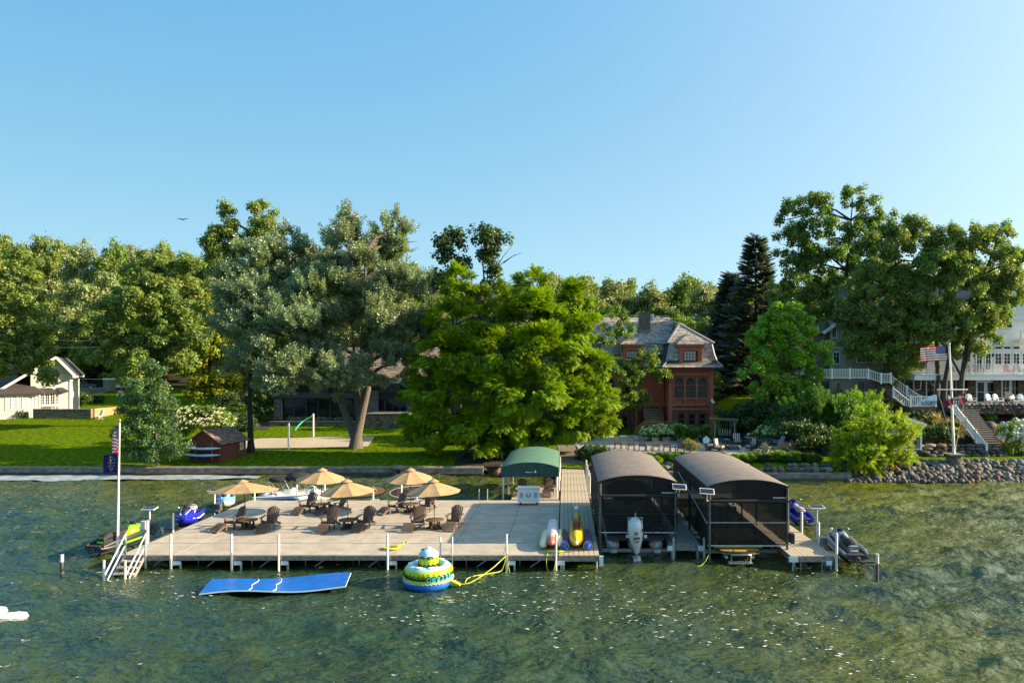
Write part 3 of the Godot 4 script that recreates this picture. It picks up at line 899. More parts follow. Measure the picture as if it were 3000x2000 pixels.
	for px in range(1290, 2200, 85): rows.append([px + rng.randf_range(-25, 25), 905.0 + rng.randf_range(-30, 40), 108.0 + rng.randf_range(-4, 8), 0.85])
	for px in range(2230, 3080, 95): rows.append([px + rng.randf_range(-25, 25), 860.0 + rng.randf_range(-30, 40), 118.0 + rng.randf_range(-4, 8), 0.9])
	var first := {}
	var same := {}
	var words := ["olive round-topped tree", "dark oak-green tree", "grey-green tall tree", "deep green tree", "pale olive tree", "broad dark green tree", "yellow-green tree"]
	for i in rows.size():
		var q = rows[i]
		var p := at(q[0], q[1], q[2])
		var gy := land(p.x, q[2])
		var kind: int = (i * 5 + int(q[0]) / 37) % 6
		if rng.randf() < 0.09: kind = 6
		var s: float = clampf((p.y - gy) / (14.3 if kind % 2 == 0 else 11.3), 0.4, 3.0)
		var where := "above the white cottage" if q[0] < 200 else ("behind the left lawn" if q[0] < 620 else ("behind the stone house" if q[0] < 1260 else ("behind the cypress" if q[0] < 1740 else ("behind the red house" if q[0] < 2150 else "behind the big gabled house"))))
		var l := "%s in woods %s, %s" % [words[kind], where, "topping the skyline" if i < line.size() else "below the skyline"]
		var o: Node3D
		if not first.has(kind):
			o = kinds[kind]
			first[kind] = true
			o.position = Vector3(p.x, gy, p.z)
			o.set_meta("label", l)
		else:
			o = dup(kinds[kind], Vector3(p.x, gy, p.z), 0.0, l)
		if not same.has(l): same[l] = []
		same[l].append([q[0], o])
		o.rotation.y = rng.randf() * TAU
		o.scale = Vector3(minf(s, 1.25) * rng.randf_range(0.85, 1.1), s, minf(s, 1.25))
	for l in same:
		var all: Array = same[l]
		all.sort_custom(func(a, b): return a[0] < b[0])
		if all.size() > 1:
			for i in all.size(): all[i][1].set_meta("label", l + ", " + (["leftmost", "rightmost"][i] if all.size() == 2 else ["leftmost", "second along", "third along", "fourth along", "fifth along"][mini(i, 4)]))
	for i in 7:
		if not first.has(i): kinds[i].free()

# ---------- the ground's surfaces, walls and rocks ----------
func sub(called: String, m, mt: Material, root: Node3D) -> MeshInstance3D:   # a part whose shape is given in world coordinates
	var o := obj(called, m, mt, root)
	o.position = -root.position
	return o
func rock_meshes() -> Array:
	if tex.has("rocks"): return tex.rocks
	var r := RandomNumberGenerator.new()
	r.seed = 12
	var out := []
	for i in 5:
		var b := MB.new()
		b.ell(Vector3.ZERO, Vector3(0.5, 0.36 + 0.05 * (i % 3), 0.42), 7, 5, Basis.IDENTITY, 0.17, r)
		out.append(b.done())
	tex.rocks = out
	return out
func rock_mats() -> Array:
	return [mat("rock_grey", L(0.20, 0.19, 0.175), 0.9, tex.blot, Vector3(1.5, 1.5, 1.5)), mat("rock_pale", L(0.29, 0.27, 0.24), 0.9, tex.blot, Vector3(1.5, 1.5, 1.5)), mat("rock_brown", L(0.22, 0.17, 0.13), 0.9, tex.blot, Vector3(1.5, 1.5, 1.5)),
		mat("rock_dark", L(0.11, 0.105, 0.10), 0.9, tex.blot, Vector3(1.5, 1.5, 1.5)), mat("rock_red", L(0.28, 0.135, 0.085), 0.9, tex.blot, Vector3(1.5, 1.5, 1.5))]
func rock(parent: Node3D, p: Vector3, s: float, dark := 0.0, called := "rock", flat := 1.0) -> void:   # p in world coordinates
	var mm := rock_meshes()
	var k: int = [0, 0, 1, 2, 2, 3, 1, 4][rng.randi() % 8] if rng.randf() > dark else 3
	var o := obj(called, mm[rng.randi() % 5], rock_mats()[k], parent)
	o.transform = Transform3D(Basis.from_euler(Vector3(rng.randf_range(-0.4, 0.4), rng.randf() * TAU, rng.randf_range(-0.4, 0.4))).scaled(Vector3(s * rng.randf_range(0.85, 1.3), s * rng.randf_range(0.8, 1.1) * flat, s)), p - parent.position)
# courses of stones or bricks on an upright face from x0,y0 to x1,y1 at depth z, joined: too small to pick apart
func masonry(called: String, root: Node3D, x0: float, y0: float, x1: float, y1: float, z: float, w: float, h: float, colors: Array, rough := 0.35, proud := 0.04, mt: Material = null) -> void:
	var b := MB.new()
	var y := y0
	var row := 0
	while y < y1 - 0.01:
		var hh := minf(h * rng.randf_range(1.0 - rough * 0.5, 1.0 + rough * 0.5), y1 - y)
		var x := x0 - (w * 0.5 if row % 2 else 0.0)
		while x < x1:
			var ww := w * rng.randf_range(1.0 - rough, 1.0 + rough)
			var a := maxf(x, x0)
			var e := minf(x + ww, x1)
			if e - a > 0.03:
				var c: Color = colors[rng.randi() % colors.size()]
				var q := rng.randf_range(0.75, 1.2)
				b.col(Color(c.r * q, c.g * q, c.b * q))
				var g := minf(0.012 + 0.03 * h, 0.03)
				var dz := proud * rng.randf_range(0.5, 1.0)
				var j := h * rough * 0.18
				var p := [Vector3(a + g + rng.randf() * j, y + g + rng.randf() * j, z), Vector3(a + g + rng.randf() * j, y + hh - g - rng.randf() * j, z), Vector3(e - g - rng.randf() * j, y + hh - g - rng.randf() * j, z), Vector3(e - g - rng.randf() * j, y + g + rng.randf() * j, z)]
				var m: Vector3 = (p[0] + p[2]) * 0.5
				var f := []
				for v in p: f.append(v.lerp(m, 0.10) + Vector3(0, 0, dz))
				b.quad(f[0], f[1], f[2], f[3])
				for k in 4: b.quad(p[k], p[(k + 1) % 4], f[(k + 1) % 4], f[k])
			x += ww
		y += hh
		row += 1
	var o := sub(called, b, mt if mt else M.stone, root)
	o.set_meta("kind", "stuff")
func courses(b: MB, a: Vector3, bb: Vector3, c: Vector3, d: Vector3, n: int, w: float, tones: Array) -> void:   # shingles on a slope: a, bb along the eave from left to right, c, d along the top from right to left
	var nrm := (bb - a).cross(d - a).normalized()
	for i in n:
		var f0 := float(i) / n
		var f1 := float(i + 1) / n
		var l0 := a.lerp(d, f0); var r0 := bb.lerp(c, f0); var l1 := a.lerp(d, f1); var r1 := bb.lerp(c, f1)
		var len := l0.distance_to(r0)
		if len < 0.05: continue
		var k := 0.0
		while k < len:
			var e := minf(k + w * rng.randf_range(0.6, 1.5), len)
			var c0: Color = tones[rng.randi() % tones.size()]
			var q := rng.randf_range(0.78, 1.15)
			b.col(Color(c0.r * q, c0.g * q, c0.b * q))
			var up := nrm * rng.randf_range(0.045, 0.07)
			var drop := (l0 - l1).normalized() * rng.randf_range(0.0, 0.03)
			var p0 := l0.lerp(r0, k / len) + up + drop
			var p1 := l0.lerp(r0, maxf(k, e - 0.012) / len) + up + drop
			var q0 := l1.lerp(r1, k / len) + nrm * 0.012
			var q1 := l1.lerp(r1, maxf(k, e - 0.012) / len) + nrm * 0.012
			b.quad(p0, q0, q1, p1)
			b.quad(p0 - up, p0, p1, p1 - up)
			k = e
func grounds() -> void:
	drape("sand_court", poly([[700, 1317], [700, 1287], [780, 1284], [1097, 1280], [1078, 1308], [1030, 1311]]), M.sand, 0.03)
	drape("gravel_path", poly([[1641, 1362], [1712, 1362], [1700, 1330], [1690, 1306], [1632, 1304]]), M.gravel, 0.03)
	drape("patio_paving", poly([[1680, 1292], [1800, 1277], [1960, 1273], [2100, 1280], [2200, 1288], [2330, 1302], [2345, 1325], [2150, 1337], [1960, 1334], [1780, 1328], [1690, 1322]]), M.paver, 0.03)
	drape("garden_path", poly([[255, 1159], [300, 1146], [318, 1146], [272, 1160]]), M.concrete, 0.04)
	drape("planting_bed", poly([[690, 1265], [700, 1246], [790, 1243], [788, 1258]]), M.mulch, 0.03)
	drape("hillside_bed", PackedVector2Array([Vector2(14, 66), Vector2(19, 57.6), Vector2(48, 57.6), Vector2(60, 60), Vector2(60, 73), Vector2(22, 80), Vector2(17, 76)]), M.mulch, 0.03, 0.8)
	drape("shore_bed", PackedVector2Array([Vector2(-9, 54.8), Vector2(-1.2, 53.6), Vector2(-1.2, 60), Vector2(-9, 62)]), M.mulch, 0.03, 0.8)
	drape("house_bed", PackedVector2Array([Vector2(-37, 79.6), Vector2(-16, 79.6), Vector2(-16, 90), Vector2(-37, 90)]), M.mulch, 0.03, 1.5)
	drape("forest_floor", PackedVector2Array([Vector2(-150, 137), Vector2(-48, 137), Vector2(-40, 99), Vector2(130, 99), Vector2(130, 190), Vector2(-150, 190)]), M.mulch, 0.05, 5.0)
	# seawall
	var t := thing("seawall", "long low concrete seawall with stained face along the lawns and the lake", "wall", Vector3(-10, 0, -54))
	var x := -78.0
	while x < 21.5:
		var x1 := minf(x + 5.5, 21.5)
		var d0 := shore(x)
		var d1 := shore(x1)
		var a := Vector3(x, 0, -d0)
		var e := Vector3(x1 - 0.03, 0, -d1)
		var dir := (e - a).normalized()
		var out := Vector3(-dir.z, 0, dir.x)
		var bs := Basis(out, Vector3.UP, out.cross(Vector3.UP))
		var top := 0.70 if x < 1.0 else 0.66
		var wob := rng.randf_range(-0.02, 0.02)
		if not (x1 > -1.5 and x < 1.6):
			sub("wall_block", MB.new().ext(PackedVector2Array([Vector2(-0.12, 0.28), Vector2(-0.12, top - 0.03 + wob), Vector2(0.02, top + 0.02 + wob), Vector2(0.30, top + wob), Vector2(0.40, top - 0.09 + wob), Vector2(0.43, 0.28)]), a.distance_to(e), bs, (a + e) / 2), M.concrete, t)
			sub("wet_base", MB.new().ext(PackedVector2Array([Vector2(-0.12, -0.8), Vector2(-0.12, 0.278), Vector2(0.47, 0.278), Vector2(0.55, 0.2 + wob), Vector2(0.60, -0.8)]), a.distance_to(e) + 0.02, bs, (a + e) / 2), M.concrete_wet, t)
		x = x1
	# drain outfall in the wall
	var p := at(1165, 1378, 54.0)
	t = thing("drain_outfall", "round concrete drain outfall under a mossy hood in the seawall", "drain", p)
	obj("hood", MB.new().ell(Vector3(0, 0.22, -0.1), Vector3(0.62, 0.22, 0.5), 10, 6, Basis.IDENTITY, 0.06, rng), M.concrete, t)
	obj("pipe", MB.new().torus(Vector3(0.05, -0.05, 0.15), 0.27, 0.06, Basis(Vector3.RIGHT, PI / 2)), M.concrete, t)
	obj("bore", MB.new().cyl(Vector3(0.05, -0.05, -0.2), Vector3(0.05, -0.05, 0.14), 0.27, 0.27, 14), M.black, t)
	# rocks on and before the wall
	t = thing("riprap_bank", "bank of rounded boulders holding the lawn under the tall white flagpole", "rocks", Vector3(31, 0, -51.5))
	for i in 8:
		var xx := 21.0 + rng.randf() * 0.4
		while xx < 42.0:
			var s := rng.randf_range(0.28, 0.66) * (1.0 if i > 0 else 0.8)
			var d := 51.0 + i * 0.34 + rng.randf_range(-0.12, 0.12)
			rock(t, Vector3(xx, 0.02 + i * 0.165 + rng.randf_range(-0.05, 0.08), -d), s * 1.1, 0.35 if i < 2 else 0.12)
			xx += s * 0.78
	t = thing("boulder_row", "row of pale boulders on top of the seawall below the ornamental grasses", "rocks", Vector3(11, 0.7, -52.2))
	var xr := 2.4
	while xr < 20.5:
		var s := rng.randf_range(0.4, 0.75)
		rock(t, Vector3(xr, 0.78 + rng.randf() * 0.06, -(shore(xr) + 0.15 + rng.randf() * 0.25)), s, 0.05)
		if rng.randf() < 0.6: rock(t, Vector3(xr + 0.2, 1.08, -(shore(xr) + 0.75)), s * 0.8, 0.1)
		xr += s * 0.85
	t = thing("shore_rocks", "dark rocks piled beside the shore end of the long walkway", "rocks", Vector3(-3.0, 0, -54))
	for i in 60:
		var xx := rng.randf_range(-5.4, -0.5) if i < 46 else rng.randf_range(1.65, 2.6)
		var f := rng.randf()
		rock(t, Vector3(xx, 0.05 + f * 0.8, -(shore(xx) - 0.5 + f * 1.3)), rng.randf_range(0.4, 0.8), 0.55)

# ---------- buildings ----------
func glazed(root: Node3D, x0: float, y0: float, x1: float, y1: float, z: float, cols := 1, rows := 1, fw := 0.08, frame: Material = null, bar := 0.035, glass: Material = null, called := "window") -> MeshInstance3D:
	var b := MB.new()
	var cx := (x0 + x1) / 2
	var cy := (y0 + y1) / 2
	b.box(Vector3(x0 + fw / 2, cy, z), Vector3(fw, y1 - y0, 0.10)); b.box(Vector3(x1 - fw / 2, cy, z), Vector3(fw, y1 - y0, 0.10))
	b.box(Vector3(cx, y1 - fw / 2, z + 0.004), Vector3(x1 - x0, fw, 0.10)); b.box(Vector3(cx, y0 + fw / 2, z + 0.004), Vector3(x1 - x0 + 0.06, fw, 0.12))
	for k in range(1, cols): b.box(Vector3(lerpf(x0 + fw, x1 - fw, float(k) / cols), cy, z - 0.006), Vector3(bar, y1 - y0 - fw, 0.06))
	for k in range(1, rows): b.box(Vector3(cx, lerpf(y0 + fw, y1 - fw, float(k) / rows), z - 0.003), Vector3(x1 - x0 - fw, bar, 0.06))
	var w := sub(called, b, frame if frame else M.trim_white, root)
	obj("pane", bx(cx, cy, z - 0.03, x1 - x0 - fw * 1.2, y1 - y0 - fw * 1.2, 0.012), glass if glass else M.glass, w)
	return w
func glazed_px(root: Node3D, px0: float, py0: float, px1: float, py1: float, d: float, cols := 1, rows := 1, fw := 0.08, frame: Material = null, bar := 0.035, glass: Material = null, called := "window") -> MeshInstance3D:
	var a := at(px0, py1, d)
	var b := at(px1, py0, d)
	return glazed(root, a.x, a.y, b.x, b.y, a.z, cols, rows, fw, frame, bar, glass, called)
func block_px(b: MB, px0: float, py0: float, px1: float, py1: float, d: float, deep: float) -> MB:   # a box whose front is measured in the photograph
	var p := at(px0, py1, d)
	var q := at(px1, py0, d)
	return b.box(Vector3((p.x + q.x) / 2, (p.y + q.y) / 2, -d - deep / 2), Vector3(q.x - p.x, q.y - p.y, deep))
func gable_wall(b: MB, x0: float, x1: float, y0: float, ye: float, xp: float, yp: float, z: float, deep: float) -> void:
	b.ext(PackedVector2Array([Vector2(x0, y0), Vector2(x0, ye), Vector2(xp, yp), Vector2(x1, ye), Vector2(x1, y0)]), deep, Basis.IDENTITY, Vector3(0, 0, z - deep / 2))
func slab(b: MB, a: Vector3, c: Vector3, z0: float, z1: float, t: float) -> void:    # a roof plane from eave a to ridge c, pulled along z
	var n := (c - a).cross(Vector3(0, 0, -1)).normalized()
	if n.y < 0: n = -n
	var m := (a + c) / 2 + n * t / 2
	var u := (c - a).normalized()
	b.box(Vector3(m.x, m.y, (z0 + z1) / 2), Vector3((c - a).length(), t, absf(z1 - z0)), Basis(u, n, u.cross(n)))
func rail(root: Node3D, a: Vector3, b: Vector3, h := 0.95, gap := 0.16, post_every := 2.2, m: Material = null) -> void:    # posts, rails and balusters from a to b in world coordinates
	m = m if m else M.trim_white
	var l := Vector2(b.x - a.x, b.z - a.z).length()
	var n := maxi(1, int(round(l / post_every)))
	if not tex.has("post%d" % int(h * 100)):
		tex["post%d" % int(h * 100)] = MB.new().box(Vector3(0, h * 0.53, 0), Vector3(0.13, h * 1.06 + 0.1, 0.13)).box(Vector3(0, h * 1.12, 0), Vector3(0.17, 0.05, 0.17)).done()
		tex["bal%d" % int(h * 100)] = MB.new().box(Vector3(0, h * 0.5, 0), Vector3(0.045, h * 0.8, 0.045)).done()
	for i in n + 1:
		var o := obj("post", tex["post%d" % int(h * 100)], m, root)
		o.position = a.lerp(b, float(i) / n) - root.position
	sub("top_rail", MB.new().bar(a + Vector3(0, h, 0), b + Vector3(0, h, 0), 0.10, 0.07), m, root)
	sub("bottom_rail", MB.new().bar(a + Vector3(0, 0.12, 0), b + Vector3(0, 0.12, 0), 0.07, 0.06), m, root)
	var k := int(l / gap)
	for i in range(1, k):
		var o := obj("baluster", tex["bal%d" % int(h * 100)], m, root)
		o.position = a.lerp(b, float(i) / k) + Vector3(0, 0.02, 0) - root.position

func buildings() -> void:
	cottage()
	stone_house()
	red_house()
	big_house()
	sheds()

func cottage() -> void:
	var t := thing("white_cottage", "white clapboard cottage with dark roof and gable at the left edge", "house", Vector3(-66, land(-66, 90), -90), 0.52)
	t.scale.x = 0.86
	var k := 0.045
	var xa := (96.0 - 1657) * k
	var xb := (206.0 - 1657) * k
	var xp := (167.0 - 1657) * k
	var b := MB.new()
	gable_wall(b, xa, xb, 1.5, 7.75, xp, 9.75, -90, 9.0)
	block_px(b, -140, 1150, 64, 1225, 88, 11)
	block_px(b, 62, 1150, 100, 1222, 88.6, 4)
	sub("wall", b, M.siding_white, t)
	b = MB.new()
	for i in 34:      # clapboards, a few millimetres proud
		var y := 2.2 + i * 0.22
		var half := 1.0 if y < 7.7 else (9.75 - y) / 2.0
		b.box(Vector3((lerpf(xp, xa, half) + lerpf(xp, xb, half)) / 2, y, -89.99), Vector3((xb - xa) * half - 0.1, 0.025, 0.03))
		if y < 5.2: b.box(Vector3((-140.0 + 62 - 2 * 1657) / 2 * 0.044, y, -87.99), Vector3(202 * 0.044, 0.025, 0.03))
	sub("clapboard", b, M.siding_white, t).set_meta("kind", "stuff")
	b = MB.new()
	slab(b, Vector3(xa - 4.0, 5.3, 0), Vector3(xp, 9.75, 0), -89.4, -99.5, 0.2)
	slab(b, Vector3(xb + 0.6, 7.35, 0), Vector3(xp, 9.75, 0), -89.4, -99.5, 0.2)
	sub("roof", b, M.roof_dark, t)
	b = MB.new()
	b.bar(Vector3(xa - 4.0, 5.36, -89.32), Vector3(xp, 9.87, -89.32), 0.12, 0.3); b.bar(Vector3(xb + 0.62, 7.38, -89.318), Vector3(xp, 9.87, -89.318), 0.12, 0.3)
	b.box(Vector3(xb + 0.5, 7.3, -94), Vector3(0.3, 0.22, 10.4))
	b.box(Vector3(xb - 0.06, 4.6, -89.96), Vector3(0.22, 6.2, 0.1))
	sub("trim", b, M.trim_white, t)
	# wing roof
	var rw := MB.new()
	var e0 := at(-150, 1151, 87.6)
	var e1 := at(98, 1151, 87.6)
	var rt := Vector3(-72.0, 7.4, -93.5)
	rw.quad(e0, Vector3(-86, 7.4, -93.5), rt, e1)
	rw.quad(e0 - Vector3(0, 0.2, 0), e0, e1, e1 - Vector3(0, 0.2, 0))
	rw.tri(e1, rt, Vector3(e1.x, e1.y, -93.5))
	sub("wing_roof", rw, M.roof_dark, t)
	for q in [[2, 1154, 18, 1198], [18, 1154, 33, 1198], [33, 1154, 47, 1198]]: glazed_px(t, q[0], q[1], q[2], q[3], 87.98, 2, 4, 0.09)
	for q in [[64, 1154, 73, 1195], [73, 1154, 82, 1195], [82, 1154, 91, 1195], [91, 1154, 100, 1195]]: glazed_px(t, q[0], q[1], q[2], q[3], 88.58, 1, 4, 0.07)
	for q in [[113, 1151, 127, 1185], [127, 1151, 141, 1185], [141, 1151, 156, 1185]]: glazed_px(t, q[0], q[1], q[2], q[3], 89.5, 2, 4, 0.08)
	b = MB.new()
	block_px(b, 112, 1185, 157, 1189, 89.3, 0.7)
	for px in [122, 147]: b.bar(at(px, 1189, 89.4), at(px, 1199, 89.95), 0.06, 0.06)
	sub("window_shelf", b, M.trim_white, t)
	for q in [[112, 158, 1136, 1149], [161, 188, 1135, 1146]]:
		var aw := MB.new()
		var p0 := at(q[0], q[3], 89.1); var p1 := at(q[1], q[3], 89.1); var p2 := at(q[1] - 6, q[2], 89.95); var p3 := at(q[0] + 6, q[2], 89.95)
		aw.quad(p0, p3, p2, p1); aw.tri(p0, Vector3(p0.x, p0.y, -89.95), p3); aw.tri(p1, p2, Vector3(p1.x, p1.y, -89.95))
		aw.quad(p0 - Vector3(0, 0.1, 0), p0, p1, p1 - Vector3(0, 0.1, 0))
		sub("awning_roof", aw, M.roof_dark, t)
	glazed_px(t, 161, 1155, 174, 1200, 89.96, 2, 5, 0.14, null, 0.035, null, "door")
	glazed_px(t, 156, 1092, 164, 1124, 89.96, 2, 3, 0.07)
	sub("shutter", block_px(MB.new(), 164.5, 1091, 168.5, 1125, 89.93, 0.05), M.siding_dark, t)
	glazed_px(t, 10, 1088, 30, 1110, 93.0, 2, 2, 0.08)
	# garden wall of flat stones, lawn seat and hedges
	t = thing("garden_wall", "low dry stone garden wall on the lawn before the white cottage", "wall", at(180, 1218, 86))
	var s0 := at(94, 1217, 86)
	var s1 := at(265, 1217, 86)
	sub("core", bx((s0.x + s1.x) / 2, s0.y + 0.25, -86.3, s1.x - s0.x, 1.15, 0.5), M.mortar, t)
	masonry("stone", t, s0.x, s0.y - 0.3, s1.x, s0.y + 0.85, -86.05, 0.9, 0.2, [Color(0.30, 0.27, 0.22), Color(0.22, 0.20, 0.17), Color(0.36, 0.32, 0.26)], 0.4)
	var w := MB.new()
	w.bar(Vector3(s1.x, s0.y + 0.3, -86.3), at(345, 1203, 93), 0.5, 1.1)
	sub("wall_return", w, mat("stone_gold", L(0.50, 0.36, 0.17), 0.9, tex.blot, Vector3(1, 3, 1)), t)
	t = thing("garden_wall", "long stone terrace wall between the parked cars and the left lawn", "wall", at(270, 1148, 128))
	s0 = at(214, 1149, 127); s1 = at(306, 1147, 129)
	sub("core", MB.new().bar(s0, s1, 0.5, 1.6), M.mortar, t)
	masonry("stone", t, s0.x, s0.y - 0.2, s1.x, s0.y + 0.8, -126.7, 1.2, 0.22, [Color(0.36, 0.33, 0.27), Color(0.28, 0.25, 0.21)], 0.4)
	var pier := thing("stone_pier", "square stone gate pillar beside the white parked car", "pillar", at(320, 1141, 127))
	obj("shaft", bx(0, 0.85, 0, 1.6, 2.2, 1.2), M.concrete, pier)
	obj("cap", bx(0, 2.0, 0, 1.8, 0.15, 1.4), M.trim_white, pier)

func stone_house() -> void:
	var t := thing("stone_house", "low dark stone house with a wall of black glass behind the silver maple", "house", at(1000, 1235, 86))
	var d := 84.0
	var b := MB.new()
	block_px(b, 802, 1120, 1330, 1250, 84.4, 12)
	sub("wall", b, M.charcoal, t)
	var cob := [Color(0.40, 0.37, 0.32), Color(0.28, 0.26, 0.23), Color(0.20, 0.18, 0.16), Color(0.48, 0.44, 0.38)]
	for q in [[800, 1167, 824, 1230], [1074, 1143, 1106, 1216], [1190, 1143, 1215, 1216]]:
		var p0 := at(q[0], q[3], 83.9); var p1 := at(q[2], q[1], 83.9)
		sub("pier", bx((p0.x + p1.x) / 2, (p0.y + p1.y) / 2, -84.2, p1.x - p0.x, p1.y - p0.y, 0.55), M.mortar, t)
		masonry("stone", t, p0.x, p0.y, p1.x, p1.y, -83.92, 0.32, 0.26, cob, 0.5, 0.06)
	sub("beam", block_px(MB.new(), 800, 1150, 1074, 1166, 83.7, 0.7), mat("beam_dark", L(0.045, 0.042, 0.04), 0.7), t)
	sub("upper_beam", block_px(MB.new(), 800, 1116, 1330, 1127, 83.5, 0.9), M.beam_dark, t)
	for i in 7: glazed_px(t, 825 + i * 35.5, 1167, 825 + (i + 1) * 35.5, 1225, 84.3, 1, 1, 0.06, M.beam_dark)
	for i in 4: glazed_px(t, 1108 + i * 21, 1166, 1129 + i * 21, 1211, 84.3, 1, 1, 0.05, M.beam_dark)
	for q in [[920, 940], [940, 960], [1005, 1025], [1025, 1045], [1110, 1131], [1131, 1152], [1152, 1173]]: glazed_px(t, q[0], 1128, q[1], 1149, 84.3, 2, 2, 0.06, M.siding_dark)
	var tones := [Color(0.36, 0.29, 0.23), Color(0.28, 0.23, 0.19), Color(0.42, 0.35, 0.28)]
	var r := MB.new()
	var a := at(785, 1122, 83); var c := at(1345, 1122, 83)
	courses(r, a, c, Vector3(c.x - 4, 11.2, -91), Vector3(a.x + 5, 11.2, -91), 22, 0.4, tones)
	courses(r, Vector3(a.x, a.y, -97), a, Vector3(a.x + 5, 11.2, -91), Vector3(a.x + 5, 11.2, -91.1), 22, 0.4, tones)
	var ro := sub("roof_shingles", r, M.shingle, t)
	ro.set_meta("kind", "stuff")
	var f := MB.new()
	f.quad(a - Vector3(0, 0.25, 0), a + Vector3(0, 0.02, 0), c + Vector3(0, 0.02, 0), c - Vector3(0, 0.25, 0))
	f.quad(a, Vector3(a.x + 5, 11.18, -91), Vector3(c.x - 4, 11.18, -91), c)
	sub("roof_deck", f, M.roof_dark, t)
	# retaining walls of cobblestones
	t = thing("cobble_wall", "low cobblestone planter wall below the black glass of the stone house", "wall", at(930, 1254, 79))
	var p0 := at(788, 1262, 79); var p1 := at(1070, 1237, 79)
	sub("core", bx((p0.x + p1.x) / 2, (p0.y + p1.y) / 2, -79.35, p1.x - p0.x, p1.y - p0.y, 0.6), M.mortar, t)
	masonry("stone", t, p0.x, p0.y, p1.x, p1.y, -79.05, 0.36, 0.28, cob, 0.5, 0.08)
	sub("cap", bx((p0.x + p1.x) / 2, p1.y + 0.05, -79.35, p1.x - p0.x + 0.2, 0.1, 0.8), M.concrete, t)
	t = thing("cobble_wall", "taller cobblestone terrace wall with pale cap beside the cypress", "wall", at(1130, 1260, 77))
	p0 = at(1070, 1268, 77); p1 = at(1190, 1214, 77)
	sub("core", bx((p0.x + p1.x) / 2, (p0.y + p1.y) / 2, -79.0, p1.x - p0.x, p1.y - p0.y, 3.9), M.mortar, t)
	masonry("stone", t, p0.x, p0.y, p1.x, p1.y, -77.05, 0.36, 0.28, cob, 0.5, 0.08)
	sub("cap", bx((p0.x + p1.x) / 2, p1.y + 0.05, -79.0, p1.x - p0.x + 0.2, 0.1, 4.2), M.concrete, t)

